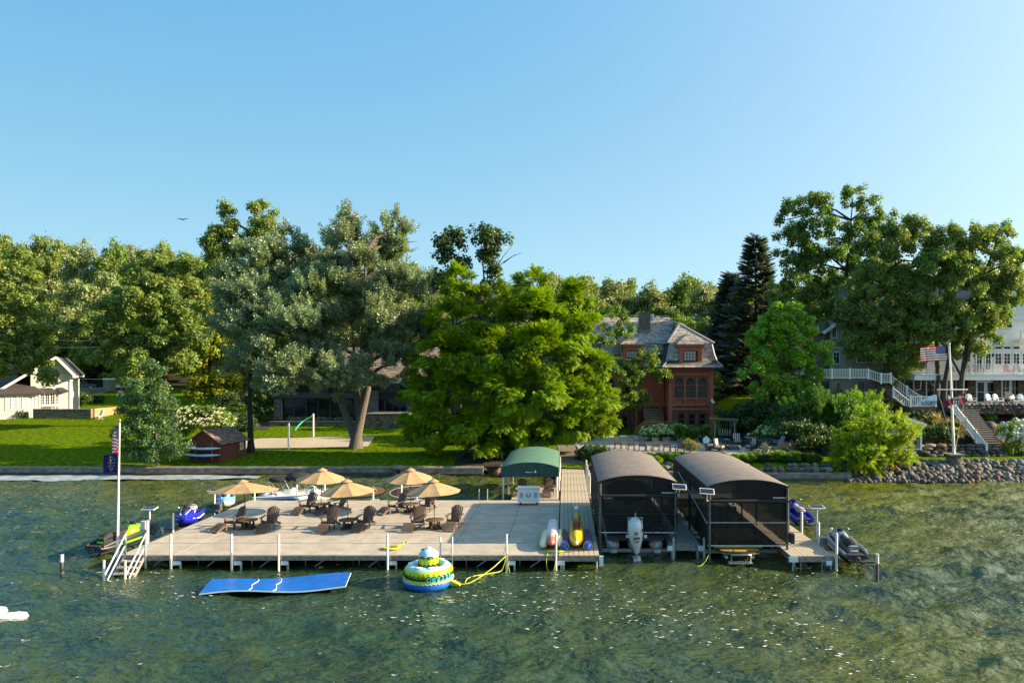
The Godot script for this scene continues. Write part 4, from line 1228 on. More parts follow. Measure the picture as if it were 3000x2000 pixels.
func red_house() -> void:
	var t := thing("red_house", "rust-red timber and brick house with a mansard shingle roof and dormers", "house", Vector3(12, 1.3, -79))
	var brick := [Color(0.36, 0.25, 0.20), Color(0.27, 0.17, 0.14), Color(0.44, 0.35, 0.30), Color(0.22, 0.13, 0.11)]
	var bx0 := 11.5; var bx1 := 16.5
	# main block and bay
	var b := MB.new()
	b.box(Vector3(7.0, 4.9, -85.0), Vector3(10.0, 7.4, 10.0))
	b.box(Vector3((bx0 + bx1) / 2, 4.9, -80.2), Vector3(bx1 - bx0 - 0.3, 7.4, 8.0))
	sub("wall", b, M.rust, t)
	b = MB.new()
	for px in [1959, 2080]: block_px(b, px, 1082, px + 11, 1268, 75.85, 0.4)
	block_px(b, 1959, 1078, 2091, 1086, 75.75, 0.5); block_px(b, 1959, 1090, 2091, 1101, 75.9, 0.3)
	block_px(b, 1970, 1196, 2081, 1200.5, 75.9, 0.3)
	for px in [1971, 2004.5, 2039.5, 2074]: block_px(b, px, 1101, px + 5, 1187, 75.95, 0.25)
	block_px(b, 1970, 1165, 2081, 1169, 75.94, 0.3); block_px(b, 1970, 1184, 2081, 1188.5, 75.93, 0.3)
	sub("timber_frame", b, mat("rust_frame", L(0.50, 0.13, 0.065), 0.6, tex.soft, Vector3(1, 1, 1)), t)
	# three arched windows
	for q in [[1975.5, 2004], [2010, 2039], [2045, 2074]]:
		var p0 := at(q[0], 1165, 76.0); var p1 := at(q[1], 1106, 76.0)
		var w := p1.x - p0.x
		var pts := PackedVector2Array([Vector2(0, 0)])
		for i in 13:
			var an := PI - PI * i / 12.0
			pts.append(Vector2(w / 2 + w / 2 * cos(an), p1.y - p0.y - w / 2 + w / 2 * sin(an)))
		pts.append(Vector2(w, 0))
		var win := sub("arched_window", MB.new().tube([Vector3(p0.x, p0.y, -75.97)] + Array(pts).map(func(v): return Vector3(p0.x + v.x, p0.y + v.y, -75.97)), 0.04, 4), M.rust_frame, t)
		obj("pane", MB.new().ext(pts, 0.05, Basis.IDENTITY, Vector3(p0.x, p0.y, -76.06)), M.glass, win)
		obj("glazing_bar", MB.new().box(Vector3(p0.x + w / 2, p0.y + 1.42, -76.0), Vector3(w, 0.05, 0.06)).box(Vector3(p0.x + w / 2, p0.y + 0.75, -76.0), Vector3(w, 0.02, 0.04)).box(Vector3(p0.x + w / 2, p0.y + 0.35, -76.0), Vector3(w, 0.02, 0.04)), M.rust_frame, win)
	# brick storey with three glazed doors
	var g := 76.05
	for q in [[1970, 1985, 1201, 1268], [2008, 2014.5, 1201, 1268], [2039, 2045.5, 1201, 1268], [2069, 2081, 1201, 1268], [1985, 2069, 1201, 1208], [1970, 2081, 1188.5, 1196]]:
		var p0 := at(q[0], q[3], g); var p1 := at(q[1], q[2], g)
		masonry("brick", t, p0.x, p0.y, p1.x, p1.y, -76.02, 0.24, 0.085, brick, 0.15, 0.03)
	for q in [[1985, 2008], [2014.5, 2039], [2045.5, 2069]]:
		glazed_px(t, q[0], 1208, q[1], 1264, 76.15, 1, 3, 0.17, M.rust_dark, 0.12, null, "door")
	# left storey: brick, doors, stair
	var pb0 := at(1690, 1276, 79.8); var pb1 := at(1955, 1195, 79.8)
	masonry("brick", t, pb0.x, pb0.y, pb1.x, pb1.y, -79.98, 0.26, 0.095, brick, 0.15, 0.03)
	for q in [[1800, 1820], [1821, 1841], [1700, 1722], [1735, 1757]]: glazed_px(t, q[0], 1215, q[1], 1276, 79.9, 1, 3, 0.14, M.rust_dark, 0.1, null, "door")
	for q in [[1720, 1750], [1770, 1800], [1830, 1860]]: glazed_px(t, q[0], 1110, q[1], 1165, 79.9, 2, 3, 0.12, M.rust_dark, 0.06)
	b = MB.new()
	for q in [[1862, 1868], [1940, 1946]]: block_px(b, q[0], 1082, q[1], 1272, 79.6, 0.3)
	block_px(b, 1690, 1180, 1960, 1190, 79.2, 1.0)
	sub("porch_post", b, M.rust, t)
	var st := MB.new()
	for i in 14:
		sub("stair_tread", bx(10.0, 1.5 + i * 0.17, -76.3 - i * 0.24, 1.75, 0.05, 0.3), mat("tread", L(0.50, 0.42, 0.30), 0.8), t)
		st.box(Vector3(10.0, 1.41 + i * 0.17, -76.42 - i * 0.24), Vector3(1.7, 0.12, 0.03))
	sub("stair_riser", st, M.rust_dark, t)
	for x in [9.05, 10.95]:
		var sg := MB.new()
		sg.bar(Vector3(x, 1.5, -76.2), Vector3(x, 3.9, -79.6), 0.08, 0.32); sg.bar(Vector3(x, 2.3, -76.2), Vector3(x, 4.7, -79.6), 0.09, 0.12)
		sub("stair_side", sg, M.rust, t)
	rail(t, Vector3(8.7, 1.9, -74.6), Vector3(11.3, 1.9, -74.6), 0.75, 0.17, 1.3, M.rust)
	rail(t, Vector3(7.6, 1.3, -73.6), Vector3(8.7, 1.9, -74.6), 0.75, 0.17, 1.4, M.rust)
	rail(t, Vector3(11.3, 1.9, -74.6), Vector3(12.6, 1.4, -73.8), 0.75, 0.17, 1.4, M.rust)
	sub("landing", bx(10.0, 1.75, -75.4, 2.6, 0.2, 1.7), M.tread, t)
	# roofs
	var tones := [Color(0.66, 0.60, 0.56), Color(0.54, 0.49, 0.46), Color(0.74, 0.67, 0.60), Color(0.46, 0.43, 0.42)]
	var r := MB.new()
	var ey := 8.55
	# bay: bell-curved mansard skirt, then hips to an apex
	var prof := [Vector2(0.85, ey), Vector2(0.35, ey + 0.55), Vector2(0.08, ey + 1.3), Vector2(-0.08, ey + 2.1), Vector2(-0.2, ey + 2.75)]
	var cx := (bx0 + bx1) / 2
	var hw := (bx1 - bx0) / 2
	for i in 4:
		var a: Vector2 = prof[i]; var c: Vector2 = prof[i + 1]
		var n := 3 if i != 0 else 2
		var fl := func(q: Vector2, sx: float): return Vector3(cx + sx * (hw + q.x), q.y, -76.0 + q.x)
		var bk := func(q: Vector2, sx: float): return Vector3(cx + sx * (hw + q.x), q.y, -83.0)
		courses(r, fl.call(a, -1.0), fl.call(a, 1.0), fl.call(c, 1.0), fl.call(c, -1.0), n, 0.3, tones)
		courses(r, fl.call(a, 1.0), bk.call(a, 1.0), bk.call(c, 1.0), fl.call(c, 1.0), n, 0.3, tones)
		courses(r, bk.call(a, -1.0), fl.call(a, -1.0), fl.call(c, -1.0), bk.call(c, -1.0), n, 0.3, tones)
	var ap := Vector3(13.3, 13.6, -79.6)
	var u0 := Vector3(cx - hw - 0.1, 11.25, -76.1); var u1 := Vector3(cx + hw + 0.1, 11.25, -76.1)
	courses(r, u0, u1, ap + Vector3(0.02, 0, 0), ap, 13, 0.3, tones)
	courses(r, u1, Vector3(u1.x, 11.25, -84), Vector3(13.3, 14.6, -85), ap, 13, 0.3, tones)
	courses(r, Vector3(u0.x, 11.25, -81), u0, ap, ap - Vector3(0.02, 0, 0.02), 13, 0.3, tones)
	# main block: steep skirt and upper slope to the ridge
	courses(r, Vector3(0.6, ey, -79.4), Vector3(11.6, ey, -79.4), Vector3(11.6, 9.6, -79.9), Vector3(0.7, 9.6, -79.9), 5, 0.32, tones)
	courses(r, Vector3(0.7, 9.6, -79.9), Vector3(11.6, 9.6, -79.9), Vector3(11.6, 11.35, -80.3), Vector3(1.0, 11.35, -80.3), 7, 0.32, tones)
	courses(r, Vector3(0.8, 11.35, -80.2), Vector3(14.0, 11.35, -80.2), Vector3(13.2, 14.9, -86.5), Vector3(5.0, 14.9, -86.5), 16, 0.34, tones)
	courses(r, Vector3(0.7, 11.35, -90), Vector3(0.7, 11.35, -80.2), Vector3(5.0, 14.9, -86.5), Vector3(5.0, 14.9, -86.6), 16, 0.34, tones)
	# dormers
	for q in [[1990.0, 2056.0, 75.7, 2003.0, 2040.0], [1826.0, 1884.0, 79.0, 1834.0, 1868.0]]:
		var d: float = q[2]
		var p0 := at(q[0], 1075, d); var p1 := at(q[1], 1010, d)
		var dm := MB.new()
		dm.box(Vector3((p0.x + p1.x) / 2, (p0.y + p1.y) / 2 + 0.1, -d - 1.3), Vector3(p1.x - p0.x - 0.2, p1.y - p0.y, 2.4))
		sub("dormer", dm, M.rust_dark, t)
		dm = MB.new()
		for xx in [p0.x + 0.22, p1.x - 0.22]: dm.box(Vector3(xx, (p0.y + p1.y) / 2, -d), Vector3(0.42, p1.y - p0.y - 0.1, 0.25))
		dm.box(Vector3((p0.x + p1.x) / 2, p1.y - 0.05, -d + 0.05), Vector3(p1.x - p0.x + 0.55, 0.22, 0.5)); dm.box(Vector3((p0.x + p1.x) / 2, p1.y - 0.4, -d + 0.02), Vector3(p1.x - p0.x - 0.3, 0.5, 0.2))
		sub("dormer_frame", dm, M.rust_frame, t)
		glazed_px(t, q[3], 1027, q[4], 1066, d - 0.02, 4, 4, 0.06, M.rust_dark, 0.05, mat("curtained_glass", L(0.50, 0.46, 0.40), 0.3))
		var l := Vector3(p0.x - 0.35, p1.y + 0.06, -d + 0.3); var rr := Vector3(p1.x + 0.35, p1.y + 0.06, -d + 0.3)
		var pk := Vector3((p0.x + p1.x) / 2, p1.y + 1.35, -d - 1.5)
		courses(r, l, rr, pk + Vector3(0.02, 0, 0), pk, 7, 0.28, tones)
		courses(r, rr, rr - Vector3(0, 0, 2.6), pk - Vector3(0, 0, 1.5), pk, 7, 0.28, tones)
		courses(r, l - Vector3(0, 0, 2.6), l, pk, pk - Vector3(0, 0, 1.5), 7, 0.28, tones)
	sub("roof_shingles", r, M.shingle, t).set_meta("kind", "stuff")
	# solid shapes under the shingles
	var k := MB.new()
	k.loft([PackedVector3Array([Vector3(0.8, ey - 0.05, -79.5), Vector3(11.6, ey - 0.05, -79.5), Vector3(11.6, ey - 0.05, -90), Vector3(0.8, ey - 0.05, -90)]), PackedVector3Array([Vector3(1.0, 11.33, -80.35), Vector3(11.6, 11.33, -80.35), Vector3(11.6, 11.33, -90), Vector3(1.0, 11.33, -90)]), PackedVector3Array([Vector3(5.0, 14.85, -86.6), Vector3(13.0, 14.85, -86.6), Vector3(13.0, 14.85, -86.8), Vector3(5.0, 14.85, -86.8)])])
	k.loft([PackedVector3Array([Vector3(10.7, ey, -75.2), Vector3(17.3, ey, -75.2), Vector3(17.3, ey, -84), Vector3(10.7, ey, -84)]), PackedVector3Array([Vector3(11.3, ey + 1.3, -75.98), Vector3(16.5, ey + 1.3, -75.98), Vector3(16.5, ey + 1.3, -84), Vector3(11.3, ey + 1.3, -84)]), PackedVector3Array([Vector3(11.6, 11.2, -76.25), Vector3(16.3, 11.2, -76.25), Vector3(16.3, 11.2, -84), Vector3(11.6, 11.2, -84)]), PackedVector3Array([ap, ap + Vector3(0.05, 0, 0), Vector3(13.35, 13.6, -84), Vector3(13.3, 13.6, -84)])])
	sub("roof_deck", k, M.roof_dark, t)
	var hip := MB.new()
	for q in [[u0, ap], [u1, ap], [Vector3(11.4, 14.95, -86.5), ap], [Vector3(5, 14.95, -86.5), Vector3(13.2, 14.95, -86.5)]]: hip.bar(q[0] + Vector3(0, 0.09, 0), q[1] + Vector3(0, 0.09, 0), 0.22, 0.08)
	for sx in [-1.0, 1.0]:
		for i in 4: hip.bar(Vector3(cx + sx * (hw + prof[i].x), prof[i].y + 0.1, -76.0 + prof[i].x), Vector3(cx + sx * (hw + prof[i + 1].x), prof[i + 1].y + 0.1, -76.0 + prof[i + 1].x), 0.22, 0.09)
	sub("ridge_cap", hip, mat("ridge_grey", L(0.40, 0.40, 0.43), 0.8, tex.fine, Vector3(2, 2, 2)), t)
	sub("gutter", MB.new().bar(Vector3(10.6, ey - 0.02, -75.12), Vector3(17.4, ey - 0.02, -75.12), 0.14, 0.14).bar(Vector3(17.38, ey - 0.02, -75.1), Vector3(17.38, ey - 0.02, -83), 0.14, 0.14).bar(Vector3(0.8, ey - 0.03, -79.35), Vector3(10.6, ey - 0.03, -79.35), 0.14, 0.14), M.rust_dark, t)
	# chimney
	var c0 := at(1873, 966, 82.5); var c1 := at(1906, 913, 82.5)
	var ch := sub("chimney", bx((c0.x + c1.x) / 2, (c0.y + c1.y) / 2 - 0.6, -83.1, c1.x - c0.x - 0.04, c1.y - c0.y + 1.2, 1.2), M.mortar, t)
	masonry("chimney_brick", t, c0.x, c0.y, c1.x, c1.y, -82.5, 0.25, 0.09, [Color(0.27, 0.20, 0.15), Color(0.20, 0.14, 0.11), Color(0.34, 0.26, 0.2)], 0.15, 0.03)
	sub("vent_pipe", MB.new().cyl(at(1911, 940, 84), at(1911, 919, 84), 0.24, 0.24, 12), M.steel, t)
	for px in [1960, 1987]: sub("finial", MB.new().cyl(at(px, 947 if px > 1970 else 931, 80.0), at(px, 935 if px > 1970 else 921, 80.0), 0.05, 0.02, 6), M.siding_dark, t)
	sub("wall_camera", MB.new().box(at(2086, 1173, 75.6), Vector3(0.22, 0.3, 0.25)).box(at(2090, 1178, 75.4), Vector3(0.3, 0.2, 0.35)), M.white, t)

func big_house() -> void:
	var t := thing("gabled_house", "large cream and white gabled house with stone base and balconies on the right hill", "house", Vector3(38, 4.7, -74))
	var b := MB.new()
	b.box(Vector3(35.0, 9.2, -79.5), Vector3(9.6, 9.4, 10.0))
	sub("wall", b, M.siding_cream, t)
	b = MB.new()
	gable_wall(b, 28.9, 31.5, 4.0, 12.4, 30.05, 13.5, -75.0, 9.0)
	sub("side_wing_wall", b, M.siding_cream, t)
	sub("dark_siding", bx(28.75, 8.8, -76.6, 0.5, 9.6, 3.4), M.siding_dark, t)
	b = MB.new()
	b.box(Vector3(45.0, 10.6, -76.5), Vector3(16.0, 6.0, 11.0))
	gable_wall(b, 44.6, 52.0, 13.0, 13.6, 48.0, 17.8, -71.2, 3.0)
	gable_wall(b, 32.5, 38.0, 13.0, 13.6, 35.2, 16.6, -74.3, 3.0)
	sub("upper_wall", b, M.trim_white, t)
	sub("base_wall", bx(42.5, 6.2, -76.6, 21.0, 3.6, 11.0), M.mortar, t)
	b = MB.new()
	for q in [[30.05, 13.5, 1.9, -74.6, -86.0, 12.3], [48.0, 17.8, 4.4, -70.8, -86.0, 13.5], [35.2, 16.6, 3.3, -73.9, -84.0, 13.5]]:
		for s in [-1.0, 1.0]: slab(b, Vector3(q[0] + s * q[2], q[5] - 0.1, 0), Vector3(q[0], q[1], 0), q[3], q[4], 0.18)
	slab(b, Vector3(0, 0, 0), Vector3(0.01, 0.01, 0), -90, -90.1, 0.01)
	var rq := MB.new()
	rq.loft([PackedVector3Array([Vector3(31.6, 13.8, -74.2), Vector3(53, 13.8, -70.6), Vector3(53, 13.8, -85), Vector3(31.6, 13.8, -85)]), PackedVector3Array([Vector3(32, 17.6, -79.6), Vector3(53, 17.8, -78), Vector3(53, 17.8, -78.2), Vector3(32, 17.6, -79.8)])])
	sub("roof", rq, mat("roof_taupe", L(0.20, 0.165, 0.135), 0.9, tex.fine, Vector3(1, 4, 1)), t)
	sub("gable_roof", b, M.roof_taupe, t)
	b = MB.new()
	for q in [[30.05, 13.5, 1.9, -74.5, 12.3], [48.0, 17.8, 4.4, -70.7, 13.5], [35.2, 16.6, 3.3, -73.8, 13.5]]:
		for s in [-1.0, 1.0]: b.bar(Vector3(q[0] + s * q[2], q[4], q[3]), Vector3(q[0], q[1] + 0.12, q[3]), 0.12, 0.34)
	b.box(Vector3(41.0, 13.65, -71.0), Vector3(22.5, 0.35, 0.5)); b.box(Vector3(30.0, 10.3, -74.95), Vector3(3.1, 0.3, 0.2)); b.box(Vector3(34.5, 10.2, -74.4), Vector3(7.0, 0.25, 0.3))
	sub("trim", b, M.trim_white, t)
	# shingle rows on the cream wall
	b = MB.new()
	for i in 40: b.box(Vector3(34.2, 7.0 + i * 0.165, -74.48), Vector3(7.2, 0.03, 0.03))
	sub("siding_course", b, M.siding_cream, t).set_meta("kind", "stuff")
	# windows of the side wing and the middle
	for q in [[2440, 1018, 2462, 1067], [2436, 950, 2453, 991]]: glazed_px(t, q[0], q[1], q[2], q[3], 74.9, 2, 2, 0.12)
	for q in [[2511, 1016, 2540, 1063], [2545, 1016, 2572, 1063], [2629, 1033, 2646, 1079], [2646, 1033, 2662, 1079], [2662, 1033, 2679, 1079], [2510, 950, 2530, 990], [2570, 950, 2590, 990]]: glazed_px(t, q[0], q[1], q[2], q[3], 74.35, 2, 2, 0.12)
	# storey over the deck
	for q in [[2700, 1028, 2722, 1075], [2735, 1028, 2757, 1075], [2828, 1030, 2846, 1062], [2860, 1033, 2880, 1085], [2886, 1033, 2906, 1085], [2914, 1033, 2937, 1068], [2940, 1033, 2963, 1068], [2967, 1033, 2990, 1068], [2994, 1033, 3015, 1068]]: glazed_px(t, q[0], q[1], q[2], q[3], 70.9, 2, 3, 0.1)
	for q in [[2914, 2937], [2940, 2963], [2967, 2990], [2860, 2906]]: glazed_px(t, q[0], 1013, q[1], 1024, 70.9, 1, 1, 0.07)
	for q in [[2905, 2920], [2930, 2945], [2948, 2968]]: glazed_px(t, q[0], 937, q[1], 962, 70.9, 1, 1, 0.1)
	for px in [2854, 2911]: sub("wall_lantern", MB.new().cyl(at(px, 1045, 70.6), at(px, 1036, 70.6), 0.1, 0.13, 6), M.black, t)
	# ground storey: stone piers, doors, windows
	var fs := [Color(0.25, 0.20, 0.13), Color(0.17, 0.14, 0.10), Color(0.33, 0.27, 0.18), Color(0.12, 0.10, 0.08)]
	for q in [[2630, 2712, 1096, 1182, 71.0], [2741, 2790, 1105, 1182, 70.9], [2840, 2859, 1105, 1182, 70.6], [2917, 2934, 1105, 1182, 70.6], [2989, 3020, 1105, 1182, 70.6]]:
		var p0 := at(q[0], q[3], q[4]); var p1 := at(q[1], q[2], q[4])
		masonry("stone", t, p0.x, p0.y, p1.x, p1.y, -q[4], 0.42, 0.3, fs, 0.5, 0.06)
		sub("pier", bx((p0.x + p1.x) / 2, (p0.y + p1.y) / 2, -q[4] - 0.16, p1.x - p0.x, p1.y - p0.y, 0.3), M.mortar, t)
	for q in [[2713, 2741, 1110, 1172], [2790, 2814, 1110, 1166], [2815, 2839, 1110, 1166], [2935, 2961, 1110, 1164], [2962, 2988, 1110, 1164]]: glazed_px(t, q[0], q[2], q[1], q[3], 70.95, 2, 2, 0.12)
	for q in [[2860, 2888], [2889, 2916]]: glazed_px(t, q[0], 1116, q[1], 1180, 70.95, 1, 2, 0.15, null, 0.05, null, "door")
	sub("panel", block_px(MB.new(), 2841, 1102, 2935, 1116, 71.0, 0.1), M.trim_white, t)
	for q in [[2680, 1095, 2680, 1150], [2700, 1150, 2680, 1150]]: pass
	sub("downspout", MB.new().tube([at(2678, 1092, 70.5), at(2678, 1153, 70.5)], 0.06, 6).tube([at(2712, 1104, 70.2), at(2700, 1112, 70.2), at(2698, 1140, 70.2), at(2682, 1143, 70.2)], 0.06, 6), M.trim_white, t)
	# deck with balustrade
	var dy := 7.9
	var dk := thing("house_deck", "white upper deck with balustrade across the stone base of the gabled house", "deck", Vector3(43.5, dy, -69.5))
	var xl := at(2685, 1100, 68.5).x
	sub("floor", bx((xl + 52) / 2, dy - 0.05, -69.7, 52 - xl, 0.1, 2.6), M.trim_white, dk)
	sub("fascia", bx((xl + 52) / 2, dy - 0.36, -68.6, 52 - xl, 0.5, 0.12), M.trim_white, dk)
	sub("end_fascia", bx(xl - 0.06, dy - 0.36, -69.7, 0.12, 0.5, 2.3), M.trim_white, dk)
	rail(dk, Vector3(xl + 1.2, dy, -68.7), Vector3(52, dy, -68.7), 1.0, 0.15, 2.1)
	rail(dk, Vector3(xl + 0.05, dy, -70.8), Vector3(xl + 1.2, dy, -68.7), 1.0, 0.15, 3.0)
	var bal := thing("upper_balcony", "small white upper balcony under the right gable of the big house", "balcony", Vector3(48, 11.4, -70.4))
	sub("floor", bx(49.2, 11.3, -70.6, 5.2, 0.25, 1.2), M.trim_white, bal)
	rail(bal, Vector3(46.8, 11.42, -70.1), Vector3(51.8, 11.42, -70.1), 0.9, 0.15, 2.2)
	# terrace wall and boulders below
	var tw := thing("terrace_wall", "dry stone terrace wall below the white adirondack chairs", "wall", at(2930, 1205, 66))
	var p0 := at(2818, 1212, 66); var p1 := at(3080, 1183, 66)
	sub("core", bx((p0.x + p1.x) / 2, (p0.y + p1.y) / 2 - 0.03, -67.6, p1.x - p0.x, p1.y - p0.y, 3.1), M.concrete, tw)
	for row in 4:
		var x := p0.x - rng.randf() * 0.3
		while x < p1.x:
			var s := rng.randf_range(0.34, 0.7)
			rock(tw, Vector3(x + s / 2, p0.y + 0.13 + row * 0.245, -66.0), s * 1.1, 0.1, "stone", 0.62)
			x += s * 0.92
	var bo := thing("boulder_slope", "dark boulders stacked on the slope right of the stone steps", "rocks", Vector3(40, 2, -61))
	for i in 85:
		var f := rng.randf()
		var d := 57.9 + f * 7.0
		var xx := lerpf(36.9, 39.2, f) + pow(rng.randf(), 1.3) * 9.0
		rock(bo, Vector3(xx, land(xx, d) + 0.18, -d), rng.randf_range(0.6, 1.5), 0.45, "boulder")
	var lw := thing("rock_wall", "low dry rock wall along the lawn behind the tall flagpole", "wall", Vector3(31, 1.1, -57.4))
	for row in 4:
		var x := 24.2
		while x < 36.3:
			var s := rng.randf_range(0.5, 1.1)
			rock(lw, Vector3(x + s / 2, 1.2 + row * 0.25, -57.2 - row * 0.15), s, 0.35, "stone", 0.55)
			x += s * 0.95
	# stone steps with a white railing
	var sp := thing("stone_steps", "long flight of grey stone steps climbing beside the white railing", "steps", Vector3(36.5, 1.1, -57.5))
	for i in 22:
		var f := i / 21.0
		sub("step", bx(lerpf(36.35, 38.6, f), lerpf(1.0, 4.45, f), lerpf(-57.5, -66.0, f), 1.9, 0.34, 0.55), mat("step_stone", L(0.25, 0.21, 0.17), 0.9, tex.blot, Vector3(1, 1, 1)), sp)
	var sr := thing("step_railing", "white railing descending beside the stone steps to the lawn", "railing", Vector3(35.4, 1.1, -57.3))
	rail(sr, Vector3(35.3, 1.15, -57.2), Vector3(37.2, 4.7, -66.2), 0.98, 0.15, 2.25)
	# the raised walk and its stairs left of the house
	var wk := thing("raised_walkway", "raised brown deck walk with white railings and stairs left of the gabled house", "deck", Vector3(30, 5, -69))
	var a0 := at(2385, 1110, 68.5); var a1 := at(2546, 1110, 68.5)
	sub("floor", bx((a0.x + a1.x) / 2, a0.y - 0.12, -70.0, a1.x - a0.x, 0.24, 3.0), mat("deck_brown", L(0.10, 0.07, 0.055), 0.8), wk)
	rail(wk, Vector3(a0.x, a0.y, -68.6), Vector3(a1.x, a1.y, -68.6), 0.95, 0.16, 2.0)
	var l1 := at(2582, 1123, 68.2)
	rail(wk, Vector3(a1.x, a1.y, -68.6), l1, 0.95, 0.16, 1.7)
	rail(wk, l1, l1 + Vector3(1.0, 0, 0), 0.95, 0.16, 1.7)
	rail(wk, at(2617, 1132, 69.5), at(2700, 1190, 68.0), 0.95, 0.16, 1.7)
	rail(wk, at(2618, 1165, 66.5), at(2668, 1205, 65.5), 0.95, 0.16, 1.7)
	var l2 := at(2668, 1191, 64.5); var l3 := at(2743, 1191, 64.5)
	sub("landing", bx((l2.x + l3.x) / 2, l2.y - 0.2, -65.6, l3.x - l2.x, 0.4, 2.2), M.deck_brown, wk)
	rail(wk, l2, l3, 0.95, 0.16, 2.0)
	for i in 9: sub("stair_tread", bx(lerpf(a1.x + 0.6, l2.x + 0.3, i / 8.0) + 0.3, lerpf(a1.y - 0.2, l2.y, i / 8.0), lerpf(-69.3, -66.0, i / 8.0), 1.2, 0.08, 0.6), M.deck_brown, wk)
	for x in [a0.x + 0.3, a0.x + 2.7, a1.x - 0.2]: sub("post", bx(x, 4.5, -69, 0.2, 5.0, 0.2), M.deck_brown, wk)
	for x in [l2.x + 0.2, l3.x - 0.2]: sub("post", bx(x, 3.0, -65.2, 0.2, 3.6, 0.2), M.deck_brown, wk)

